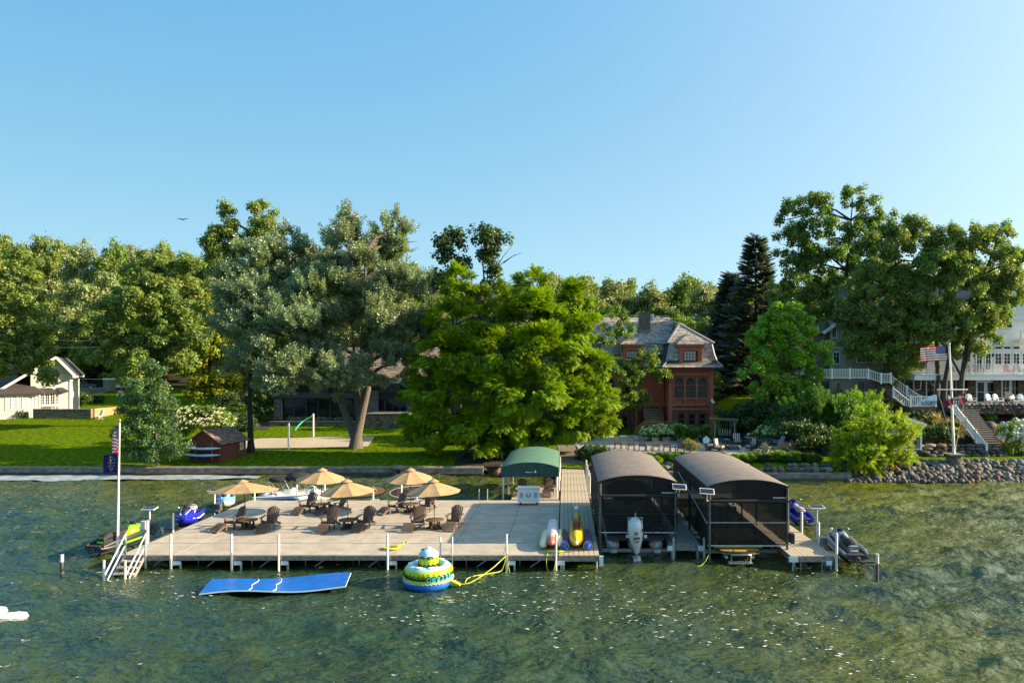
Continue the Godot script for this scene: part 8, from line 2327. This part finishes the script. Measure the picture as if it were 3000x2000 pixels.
func shore_things() -> void:
	flags()
	# rocking chairs in a row with small tables
	var lab := ["leftmost rocking chair in the row before the hydrangeas", "second rocking chair from the cypress in the row before the hydrangeas", "third grey rocking chair from the cypress, left of the middle side table", "fourth grey rocking chair from the cypress, right of the middle side table", "fifth grey rocking chair from the cypress in the row", "rocking chair at the right end of the row beside the straw-coloured plant"]
	var r0: Node3D
	for i in 6:
		var p := gnd([1811, 1850, 1882, 1923, 1954, 1995][i], [1315, 1319, 1321, 1322, 1322, 1327][i])
		var turn: float = [0.12, 0.05, -0.05, 0.08, 0.0, -0.1][i]
		if i == 0:
			r0 = make_rocker(lab[0]); r0.position = p; r0.rotation.y = turn
			r0.set_meta("group", "rocking chairs on the patio")
		else: dup(r0, p, turn, lab[i])
	var st: Node3D
	for i in 3:
		var p := gnd([1828, 1901, 1972][i], [1315, 1321, 1326][i])
		var l := "small grey side table in the row of rocking chairs, %s" % ["nearest the cypress", "middle one", "nearest the straw-coloured plant"][i]
		if i == 0:
			st = thing("side_table", l, "table", p, 0.0, "side tables between the rocking chairs")
			obj("tabletop", bx(0, 0.5, 0, 0.52, 0.03, 0.46), M.grey_wood, st)
			for x in [-0.2, 0.2]:
				for z in [-0.18, 0.18]: obj("leg", bx(x, 0.25, z, 0.04, 0.5, 0.04), M.grey_wood, st)
		else: dup(st, p, 0.0, l)
	# clock on its post
	var p := gnd(2069, 1323)
	var t := thing("post_clock", "round pale clock on a short post behind the right black lift", "clock", p)
	obj("post", bx(0.02, 0.4, 0, 0.1, 0.8, 0.1), M.chair_dark, t)
	obj("case", MB.new().cyl(Vector3(0, 1.0, -0.05), Vector3(0, 1.0, 0.05), 0.31, 0.31, 28), mat("clock_case", L(0.20, 0.30, 0.36), 0.4), t)
	obj("dial", MB.new().cyl(Vector3(0, 1.0, 0.05), Vector3(0, 1.0, 0.06), 0.27, 0.27, 28), mat("clock_dial", L(0.45, 0.68, 0.76), 0.4), t)
	var hb := MB.new()
	for i in 12:
		var a := TAU * i / 12
		hb.bar(Vector3(sin(a) * 0.2, 1.0 + cos(a) * 0.2, 0.065), Vector3(sin(a) * 0.245, 1.0 + cos(a) * 0.245, 0.065), 0.035, 0.01, Vector3.BACK)
	obj("hour_mark", hb, M.black, t).set_meta("kind", "stuff")
	obj("hand", MB.new().bar(Vector3(0, 1, 0.07), Vector3(-0.06, 1.2, 0.07), 0.025, 0.01, Vector3.BACK), M.black, t)
	obj("hand", MB.new().bar(Vector3(0, 1, 0.075), Vector3(-0.075, 0.87, 0.075), 0.03, 0.01, Vector3.BACK), M.black, t)
	obj("top_knob", MB.new().ell(Vector3(0, 1.33, 0), Vector3(0.04, 0.05, 0.04), 8, 5), M.gold, t)
	# fire pit and club chairs
	p = gnd(2147, 1317)
	t = thing("fire_pit", "round stone fire pit with pale rim between striped armchairs", "fire pit", p)
	obj("ring", MB.new().lathe([Vector2(0.66, 0), Vector2(0.66, 0.36), Vector2(0.46, 0.36), Vector2(0.46, 0.1)], Vector3.ZERO, 24), M.mortar, t)
	for r in 2:
		for i in 14:
			var o := obj("stone", rock_meshes()[i % 5], rock_mats()[[0, 2, 3][i % 3]], t)
			var a := TAU * (i + r * 0.5) / 14
			o.transform = Transform3D(Basis(Vector3.UP, -a + PI / 2).scaled_local(Vector3(0.33, 0.26, 0.16)), Vector3(cos(a) * 0.66, 0.09 + r * 0.18, sin(a) * 0.66))
	obj("rim", MB.new().torus(Vector3(0, 0.38, 0), 0.58, 0.12, Basis.IDENTITY.scaled(Vector3(1, 0.3, 1)), 28, 6), M.concrete, t)
	obj("ash_bed", MB.new().cyl(Vector3(0, 0.05, 0), Vector3(0, 0.2, 0), 0.46, 0.46, 18), M.black, t)
	var c0 := make_club("black and cream striped armchair left of the fire pit, turned to it")
	c0.position = gnd(2108, 1322); c0.rotation.y = 1.0
	c0.set_meta("group", "striped armchairs at the fire pit")
	dup(c0, gnd(2161, 1304), -0.05, "black and cream striped armchair behind the fire pit facing the lake")
	dup(c0, gnd(2203, 1321), -1.25, "black and cream striped armchair right of the fire pit, its dark back to the grasses")
	dup(c0, gnd(2080, 1318), 1.5, "black and cream striped armchair half hidden behind the post clock")
	p = gnd(2130, 1303)
	t = thing("drum_table", "small round grey table with dark legs behind the fire pit", "table", p)
	obj("tabletop", MB.new().cyl(Vector3(0, 0.5, 0), Vector3(0, 0.54, 0), 0.27, 0.27, 16), M.slate, t)
	for x in [-0.2, 0.0, 0.2]: obj("leg", bx(x, 0.25, 0.1 - absf(x), 0.05, 0.5, 0.05), M.chair_dark, t)
	# swing
	p = gnd(2124, 1291)
	t = thing("swing_seat", "weathered log A-frame swing with a slatted bench beside the red house", "swing", p, -0.25)
	var b := MB.new()
	for q in [[-0.95, 0.6], [-0.95, -0.6], [0.95, 0.75], [0.95, -0.65]]: obj("leg", MB.new().tube([Vector3(q[0] * 1.08, 0, q[1]), Vector3(q[0] * 0.95, 2.0, 0)], 0.085, 8), M.weathered, t)
	obj("top_beam", MB.new().tube([Vector3(-1.55, 2.12, 0.0), Vector3(0, 2.06, 0), Vector3(1.35, 2.06, 0.02)], 0.10, 8), M.weathered, t)
	obj("roof_board", MB.new().box(Vector3(-0.1, 2.18, 0), Vector3(2.9, 0.04, 0.6), Basis(Vector3.BACK, -0.02)), M.weathered, t)
	for x in [-0.97, 0.97]: obj("cross_log", MB.new().tube([Vector3(x * 1.03, 0.9, 0.38), Vector3(x * 1.03, 0.9, -0.38)], 0.06, 6).tube([Vector3(x, 0.45, 0.5), Vector3(x, 0.45, -0.48)], 0.05, 6).tube([Vector3(x, 1.6, 0.12), Vector3(x * 1.3, 2.05, 0.0)], 0.05, 6), M.weathered, t)
	obj("bench_seat", bx(0, 0.55, 0.0, 1.3, 0.05, 0.5), M.grey_wood, t)
	for i in 11: obj("bench_slat", MB.new().bar(Vector3(-0.6 + i * 0.12, 0.6, -0.25), Vector3(-0.6 + i * 0.12, 1.12, -0.38), 0.055, 0.02, Vector3.BACK), M.cushion_cream if i % 2 else M.chair_dark, t)
	for x in [-0.6, 0.6]: obj("chain", MB.new().cyl(Vector3(x, 0.6, 0.1), Vector3(x, 2.0, 0), 0.015, 0.015, 4), M.alu, t)
	# planter
	p = gnd(2202, 1292)
	t = thing("planter_bowl", "wide pale planter bowl of white flowers on the patio", "planter", p)
	obj("bowl", MB.new().lathe([Vector2(0.32, 0), Vector2(0.42, 0.1), Vector2(0.60, 0.34), Vector2(0.66, 0.36), Vector2(0.64, 0.42), Vector2(0.5, 0.42)], Vector3.ZERO, 20), mat("planter_clay", L(0.46, 0.40, 0.32), 0.8), t)
	crown(t, [[Vector3(0, 0.5, 0), Vector3(0.55, 0.22, 0.5)]], {"clump": "small", "size": 0.16, "dens": 50.0, "mat": "bush", "floor": 0.35}, "foliage")
	crown(t, [[Vector3(0, 0.55, 0), Vector3(0.55, 0.22, 0.5)]], {"clump": "head", "size": 0.05, "dens": 60.0, "mat": "flower_white", "floor": 0.4}, "blossom")
	# grey and tan adirondacks on the right of the patio
	var g0 := make_adirondack("lounge_chair", "slate grey adirondack chair before the white hydrangeas, nearer the planter", M.slate, M.chair_dark, 6)
	g0.position = gnd(2246, 1304); g0.rotation.y = -1.2
	dup(g0, gnd(2281, 1308), -1.2, "slate grey adirondack chair before the white hydrangeas, nearer the tan chairs")
	var go := make_ottoman("lounge_footstool", "slate grey footstool beside the planter bowl", M.chair_dark)
	go.position = gnd(2226, 1306); go.rotation.y = -1.2
	dup(go, gnd(2258, 1310), -1.2, "slate grey footstool between the two slate grey chairs")
	var a0 := make_adirondack("tan_adirondack", "tan adirondack chair with its back to the lake, closest to the striped armchair", M.tan_chair, M.tan_chair, 6)
	a0.position = gnd(2244, 1328); a0.rotation.y = PI - 0.5
	a0.set_meta("group", "tan adirondack chairs on the patio")
	dup(a0, gnd(2279, 1325), PI + 0.4, "tan adirondack chair second from the striped armchair")
	dup(a0, gnd(2303, 1321), PI + 0.7, "tan adirondack chair third from the striped armchair")
	dup(a0, gnd(2318, 1318), PI + 0.9, "tan adirondack chair farthest from the fire pit, beside the dark shrub")
	var ao := make_ottoman("tan_footstool", "tan footstool before the tan adirondack chair nearest the striped armchair", M.tan_chair)
	ao.position = gnd(2214, 1327); ao.rotation.y = PI + 1.0
	# volleyball posts and the sagging net strap
	var v0 := gnd(845, 1316)
	var v1 := gnd(917, 1280)
	for i in 2:
		t = thing("net_post", ["white net post at the front edge of the sand court", "white net post at the back edge of the sand court"][i], "post", [v0, v1][i])
		obj("shaft", bx(0, 1.2, 0, 0.14, 2.4, 0.14), M.white, t)
		obj("strap_ring", MB.new().torus(Vector3(0, 2.1, 0), 0.1, 0.015), M.alu, t)
	var n0 := v0 + Vector3(0.07, 2.3, 0)
	var n1 := v1 + Vector3(-0.07, 2.2, 0)
	var net := mat("net_green", L(0.03, 0.42, 0.22), 0.6)
	tag(obj("net_strap", MB.new().tube([n0 + Vector3(0.25, -0.7, -0.5), n0.lerp(n1, 0.35) + Vector3(0, -0.45, 0), n0.lerp(n1, 0.55) + Vector3(0, -0.2, 0)], 0.07, 5).tube([n0.lerp(n1, 0.55) + Vector3(0, -0.2, 0), n1], 0.02, 4), net), "sagging bright green net strap between the two white net posts", "net")
	# chairs on the terrace and on the upper deck of the big house
	var wl := ["white adirondack chair on the stone terrace left of the glazed double door", "white adirondack chair right before the glazed double door", "white adirondack chair next to the folded grey terrace chair, door side", "white adirondack chair right of the folded grey terrace chair", "white adirondack chair cut by the right edge of the view on the terrace"]
	var w0: Node3D
	for i in 5:
		p = at([2848, 2907, 2927, 2975, 2999][i], 1183, 66.9)
		if i == 0:
			w0 = make_adirondack("terrace_chair", wl[0], M.white, M.white)
			w0.set_meta("group", "white adirondack chairs on the terrace")
			w0.position = p
		else: dup(w0, p, rng.randf_range(-0.2, 0.2), wl[i])
	p = at(2958, 1183, 67.3)
	t = thing("folding_chair", "large grey padded folding chair among the white terrace chairs", "chair", p)
	obj("backrest", MB.new().box(Vector3(0, 0.85, -0.1), Vector3(0.75, 0.75, 0.08), Basis(Vector3.RIGHT, -0.3)), mat("pad_grey", L(0.16, 0.14, 0.14), 0.8), t)
	obj("seat", bx(0, 0.45, 0.2, 0.7, 0.08, 0.6), M.pad_grey, t)
	for x in [-0.36, 0.36]: obj("leg", MB.new().bar(Vector3(x, 0, 0.4), Vector3(x, 0.7, -0.2), 0.04, 0.04).bar(Vector3(x, 0, -0.3), Vector3(x, 0.6, 0.4), 0.04, 0.04), M.black, t)
	var pl := ["plum adirondack chair on the upper deck, leftmost beside the flag", "plum adirondack chair on the upper deck left of the wall lantern", "plum adirondack chair on the upper deck right before the double door", "plum adirondack chair on the upper deck nearest the right edge of the view", "pale orange adirondack chair on the upper deck between the windows"]
	for i in 5:
		p = at([2793, 2845, 2868, 2986, 2956][i], 1072, 69.6)
		p.y = 7.9
		if i == 0:
			w0 = make_adirondack("deck_chair", pl[0], M.plum, M.plum)
			w0.position = p
			w0.set_meta("group", "adirondack chairs on the upper deck")
		else:
			var c := dup(w0, p, rng.randf_range(-0.2, 0.2), pl[i])
			if i == 4:
				for k in c.get_children(): k.material_override = M.salmon_vinyl
	# patio heater under the deck
	p = at(2727, 1185, 68.5)
	t = thing("patio_lamp", "dark standing lamp on the terrace left of the stone pier", "lamp", p)
	obj("pole", MB.new().cyl(Vector3.ZERO, Vector3(0, 2.0, 0), 0.04, 0.04, 6), M.black, t)
	obj("lamp_head", MB.new().lathe([Vector2(0.12, 1.5), Vector2(0.2, 1.8), Vector2(0.2, 1.95), Vector2(0.3, 2.0), Vector2(0.05, 2.1)], Vector3.ZERO, 10), M.black, t)
	p = at(290, 1217, 85.2)
	t = thing("lawn_chair", "light grey folding lawn chair before the garden wall of the cottage", "chair", Vector3(p.x, land(p.x, 85.2), p.z), -0.5)
	obj("backrest", MB.new().box(Vector3(0, 0.75, -0.25), Vector3(0.6, 0.85, 0.05), Basis(Vector3.RIGHT, -0.25)), M.pale_vinyl, t)
	obj("seat", bx(0, 0.4, 0.05, 0.6, 0.05, 0.55), M.pale_vinyl, t)
	for x in [-0.29, 0.29]: obj("leg", MB.new().bar(Vector3(x, 0, 0.35), Vector3(x, 0.65, -0.2), 0.04, 0.04).bar(Vector3(x, 0, -0.3), Vector3(x, 0.6, 0.3), 0.04, 0.04), M.alu, t)

func car(label: String, p: Vector3, turn: float, c: Material, tall: float) -> void:
	var t := thing("parked_car", label, "car", p, turn)
	var bodyp := PackedVector2Array([Vector2(-2.2, 0.3), Vector2(-2.25, 0.75), Vector2(-1.9, 0.9 + tall * 0.1), Vector2(-1.0, 0.95), Vector2(1.3, 1.0), Vector2(2.1, 0.85), Vector2(2.25, 0.6), Vector2(2.2, 0.3)])
	obj("body", MB.new().ext(bodyp, 1.75), c, t)
	var top := PackedVector2Array([Vector2(-2.1 if tall > 0.2 else -1.7, 0.92), Vector2(-1.7 if tall > 0.2 else -0.9, 1.4 + tall), Vector2(0.4, 1.42 + tall), Vector2(1.25, 0.98)])
	obj("cabin_glass", MB.new().ext(top, 1.5), M.glass, t)
	obj("roof", bx(-0.45, 1.43 + tall, 0, 1.7 + tall, 0.08, 1.45), c, t)
	for s in [-1.0, 1.0]:
		for x in [-1.35, 1.4]:
			var w := obj("wheel", MB.new().cyl(Vector3(x, 0.33, s * 0.72), Vector3(x, 0.33, s * 0.9), 0.33, 0.33, 14), M.black, t)
			obj("rim", MB.new().cyl(Vector3(x, 0.33, s * 0.9), Vector3(x, 0.33, s * 0.92), 0.2, 0.2, 10), M.alu, w)
		obj("headlight", MB.new().box(Vector3(2.17, 0.72, s * 0.6), Vector3(0.14, 0.14, 0.35)), M.pale_vinyl, t)
	for x in [-1.4, -0.3, 0.7]: obj("window_pillar", MB.new().box(Vector3(x, 1.18 + tall * 0.5, 0.76), Vector3(0.08, 0.5 + tall, 0.02)), c, t)

func details() -> void:
	car("dark silver car parked behind the stone wall above the cottage garden", gnd(243, 1139), 0.4, mat("car_dark", L(0.05, 0.055, 0.07), 0.3), 0.0)
	car("white station wagon parked beyond the left lawn by the stone pillar", gnd(352, 1139), 0.1, mat("car_white", L(0.6, 0.62, 0.65), 0.3), 0.28)
	# a person by the white car
	var p := gnd(355, 1141)
	var t := thing("person", "person in red shirt and beige trousers standing by the white car", "person", p)
	var b := MB.new()
	b.tube([Vector3(0.09, 0.05, 0.02), Vector3(0.10, 0.48, 0.02), Vector3(0.09, 0.9, 0)], [0.05, 0.065, 0.1], 10); b.tube([Vector3(-0.09, 0.05, 0.0), Vector3(-0.10, 0.48, 0.0), Vector3(-0.09, 0.9, 0)], [0.05, 0.065, 0.1], 10)
	b.tube([Vector3(0, 0.85, 0), Vector3(0, 1.1, 0), Vector3(0, 1.36, 0), Vector3(0, 1.46, 0), Vector3(0, 1.53, 0)], [0.14, 0.14, 0.17, 0.08, 0.055], 12)
	b.ell(Vector3(0, 1.63, 0.01), Vector3(0.075, 0.115, 0.09), 12, 8)
	for s in [-1.0, 1.0]: b.tube([Vector3(s * 0.19, 1.38, 0), Vector3(s * 0.24, 1.1, 0.0), Vector3(s * 0.25, 0.85, 0.06)], [0.05, 0.04, 0.03], 8)
	obj("body", b, M.skin, t)
	b = MB.new()
	b.tube([Vector3(0, 0.88, 0), Vector3(0, 1.1, 0), Vector3(0, 1.36, 0), Vector3(0, 1.47, 0)], [0.165, 0.165, 0.195, 0.09], 12)
	for s in [-1.0, 1.0]: b.tube([Vector3(s * 0.16, 1.40, 0), Vector3(s * 0.24, 1.14, 0.0)], [0.075, 0.06], 8)
	obj("shirt", b, mat("shirt_red", L(0.55, 0.02, 0.03), 0.8), t)
	b = MB.new()
	for s in [-1.0, 1.0]: b.tube([Vector3(s * 0.09, 0.08, 0.01), Vector3(s * 0.1, 0.48, 0.01), Vector3(s * 0.085, 0.93, 0)], [0.075, 0.085, 0.115], 10)
	obj("trousers", b, M.tan_chair, t)
	obj("hair", MB.new().ell(Vector3(0, 1.67, -0.015), Vector3(0.085, 0.095, 0.095), 10, 6), M.chair_dark, t)
	p = gnd(353, 1160)
	t = thing("lawn_toy", "small orange and white ride-on toy on the far left lawn", "toy", p)
	obj("body", MB.new().ell(Vector3(0, 0.5, 0), Vector3(0.6, 0.35, 0.35), 12, 8), mat("toy_orange", L(0.65, 0.22, 0.03), 0.5), t)
	obj("seat", bx(-0.2, 0.85, 0, 0.4, 0.1, 0.4), M.white, t)
	for x in [-0.4, 0.4]: obj("wheel", MB.new().cyl(Vector3(x, 0.2, 0.2), Vector3(x, 0.2, 0.36), 0.2, 0.2, 10), M.white, t)
	obj("handle", MB.new().cyl(Vector3(0.35, 0.8, 0), Vector3(0.3, 1.2, 0), 0.04, 0.04, 6), M.black, t)
	for q in [[[150, 993], [330, 998]], [[130, 1018], [345, 1012]], [[205, 1102], [300, 1112]]]:
		tag(obj("power_line", MB.new().tube([at(q[0][0] - 130, q[0][1], 118), at((q[0][0] + q[1][0]) / 2, (q[0][1] + q[1][1]) / 2 + 3, 118), at(q[1][0] + 60, q[1][1], 118)], 0.022, 4), M.alu), "thin power line crossing before the dark woods behind the cottage, %s" % ["highest of the three" if q[0][1] < 1000 else ("middle of the three" if q[0][1] < 1050 else "lowest, at the cottage eave")], "power line")
	p = at(534, 643, 120)
	t = thing("flying_bird", "small dark bird gliding alone in the sky above the woods", "bird", p, 0.3)
	obj("body", MB.new().ell(Vector3.ZERO, Vector3(0.28, 0.09, 0.09), 10, 6), M.charcoal, t)
	for s in [-1.0, 1.0]: obj("wing", MB.new().tube([Vector3(0, 0.02, 0), Vector3(s * 0.45, 0.16, -0.05), Vector3(s * 0.95, 0.22 if s > 0 else 0.0, 0.05)], [0.09, 0.07, 0.015], 6), M.charcoal, t)
	# shrubs and flowers
	shrub("hydrangea_bush", "large hydrangea full of cream blossom behind the red shed", "shrub", 598, 1294, 150, 105, {"clump": "small", "size": 0.6, "dens": 3.0, "mat": "walnut"}, "", 0.0, 150, "flower_cream", 0.17)
	shrub("hydrangea_bush", "long bed of pale green hydrangeas before the red house steps", "shrub", 1945, 1290, 160, 50, {"clump": "small", "size": 0.45, "dens": 5.0, "mat": "bush"}, "", 0.0, 330, "flower_green", 0.15)
	shrub("garden_bush", "bright green feathery bush right of the pale green hydrangeas", "shrub", 2035, 1297, 115, 44, {"clump": "blade", "size": 0.7, "dens": 7.0, "mat": "bush"})
	shrub("hydrangea_bush", "white hydrangeas behind the slate grey chairs on the patio", "shrub", 2285, 1300, 130, 48, {"clump": "small", "size": 0.45, "dens": 4.0, "mat": "bush"}, "", 1.0, 190, "flower_green", 0.15)
	shrub("hydrangea_bush", "tall white panicle hydrangea beside the boulders at the right edge", "shrub", 2988, 1335, 95, 110, {"clump": "small", "size": 0.5, "dens": 3.0, "mat": "walnut"}, "", 0.0, 90, "flower_white", 0.23)
	shrub("straw_plant", "straw-coloured flowering plant at the end of the rocking chairs", "plant", 2023, 1326, 36, 32, {"clump": "blade", "size": 0.55, "dens": 9.0, "mat": "straw"}, "", 0.0, 30, "flower_white", 0.08)
	var yb := Vector3(24.0, 0.6, -52.6)
	var ys := thing("yellow_shrub", "big yellow-green arching shrub overhanging the rocks before the grey shed", "shrub", yb)
	var yl := photo_lobes(yb, [[2500, 1285, 55, 50], [2560, 1245, 65, 55], [2625, 1270, 55, 50], [2535, 1320, 80, 45], [2615, 1330, 65, 45], [2560, 1365, 75, 28], [2485, 1340, 40, 35]])
	crown(ys, yl, {"clump": "spray", "size": 0.55, "dens": 12.0, "mat": "lime", "up": 0.15, "tufts": 2.2, "tuft": 0.8, "inner": 0.15, "floor": -0.4}, "foliage")
	var yst := MB.new()
	for l in yl: yst.tube([Vector3(0, -0.2, 0), l[0] * 0.5, l[0]], [0.06, 0.04, 0.015], 5)
	obj("stem", yst, M.bark, ys)
	shrub("juniper_bush", "mid green feathery juniper behind the yellow-green shrub", "shrub", 2420, 1300, 200, 125, {"clump": "spray", "size": 0.75, "dens": 7.0, "mat": "bush", "up": 0.9, "tufts": 1.5}, "", 2.0)
	shrub("juniper_bush", "feathery green juniper left of the grey shed roof", "shrub", 2510, 1290, 130, 112, {"clump": "spray", "size": 0.75, "dens": 7.0, "mat": "fresh", "up": 0.9, "tufts": 1.5}, "", 1.5)
	var dark := {"clump": "small", "size": 0.65, "dens": 2.6, "mat": "shade"}
	var many := [[2140, 1278, 110, 115, "rounded dark shrub between the red house and the swing"], [2230, 1262, 130, 110, "wide dark shrub behind the planter bowl"], [2320, 1290, 110, 90, "dark shrub right of the white hydrangeas"], [2380, 1330, 120, 100, "dark shrub above the ornamental grasses"], [2610, 1210, 85, 40, "clipped dark hedge shrub below the white landing"], [2500, 1180, 130, 45, "dark shrub under the raised walkway"],
		[675, 1245, 70, 110, "dark undergrowth shrub behind the straight maple trunk"], [760, 1235, 80, 120, "dark shrub against the left end of the stone house"], [720, 1262, 60, 40, "low dark shrub on the mulch by the maple trunk"], [1700, 1290, 120, 60, "dark shrub beneath the cypress boughs by the path"], [1330, 1300, 150, 60, "shaded shrub in the deep shade of the cypress"], [1480, 1330, 120, 45, "shaded shrub above the dark shore rocks"], [1740, 1345, 90, 35, "low green shrub right of the gravel path"],
		[2735, 1315, 100, 75, "dark shrubbery behind the tall white flagpole"], [2700, 1255, 60, 45, "small shrub under the landing by the grey trunks"], [40, 1225, 90, 22, "low dark plants at the foot of the cottage"]]
	for q in many: shrub("dark_shrub", q[4], "shrub", q[0], q[1], q[2], q[3], dark, "dark shrubs")
	for q in [[2115, 1180, 85, 110, "tall clipped hedge right of the red house with sunlit top"], [270, 1180, 65, 22, "clipped box hedge on the lawn right of the cottage"], [236, 1190, 50, 45, "loose olive bush at the corner of the white cottage"]]:
		shrub("hedge", q[4], "hedge", q[0], q[1], q[2], q[3], {"clump": "small", "size": 0.6, "dens": 3.2, "mat": "hedge" if q[0] < 1000 else "fresh"}, "", 4.0 if q[0] > 1000 else 0.0)
	shrub("ground_cover", "pale variegated plants in the cobblestone planter of the stone house", "plant", 925, 1240, 230, 14, {"clump": "small", "size": 0.3, "dens": 6.0, "mat": "maple"}, "", 1.2)
	for q in [[2760, 1190, 40, "small round box bush under the terrace wall, leftmost"], [2910, 1216, 34, "round box bush left of the bright green plant"], [2945, 1214, 30, "round box bush at the foot of the terrace wall, rightmost"]]: shrub("box_bush", q[3], "shrub", q[0], q[1], q[2], 17, dark, "box bushes below the terrace")
	shrub("garden_bush", "small bright green plant on the bank below the terrace wall", "plant", 2903, 1228, 26, 15, {"clump": "small", "size": 0.35, "dens": 8.0, "mat": "fresh"})
	shrub("hydrangea_bush", "small white hydrangea under the terrace wall at the right edge", "shrub", 2985, 1225, 60, 28, {"clump": "small", "size": 0.35, "dens": 5.0, "mat": "walnut"}, "", 0.0, 40, "flower_white", 0.16)
	# ornamental grasses along the wall
	var gl := ["between the two black lifts", "just right of the right lift roof", "below the striped armchair", "below the tan chairs", "at the foot of the dark shrub", "beside the yellow-green shrub"]
	for i in 26:
		var px := 1770.0 + i * 24.5 + rng.randf_range(-8, 8)
		if px > 2010 and px < 2070: continue
		var w := rng.randf_range(34, 52)
		var where: String = "behind the left lift roof" if px < 1900 else ("between the two lift roofs" if px < 2010 else ("below the fire pit" if px < 2200 else "below the tan chairs"))
		var kind: String = ["tallgrass", "lime", "bush", "tallgrass", "hedge"][i % 5]
		shrub("ornamental_grass", "%s ornamental grass tuft %s" % [{"tallgrass": "arching green", "lime": "bright yellow-green", "bush": "fresh green", "hedge": "dark green"}[kind], where], "grass tuft", px, rng.randf_range(1346, 1362), w, rng.randf_range(10, 17), {"clump": "blade", "size": 0.42, "dens": 22.0, "tufts": 1.5, "mat": kind}, "ornamental grasses along the wall")
	for q in [[2690, 1300], [2650, 1290], [2790, 1290], [2735, 1275]]: shrub("ornamental_grass", "feathery dry-tipped grass tuft on the bank by the grey trunks", "grass tuft", q[0], q[1], 38, 40, {"clump": "blade", "size": 1.1, "dens": 4.0, "mat": "straw" if q[0] % 20 else "tallgrass"}, "feathery grasses on the bank")
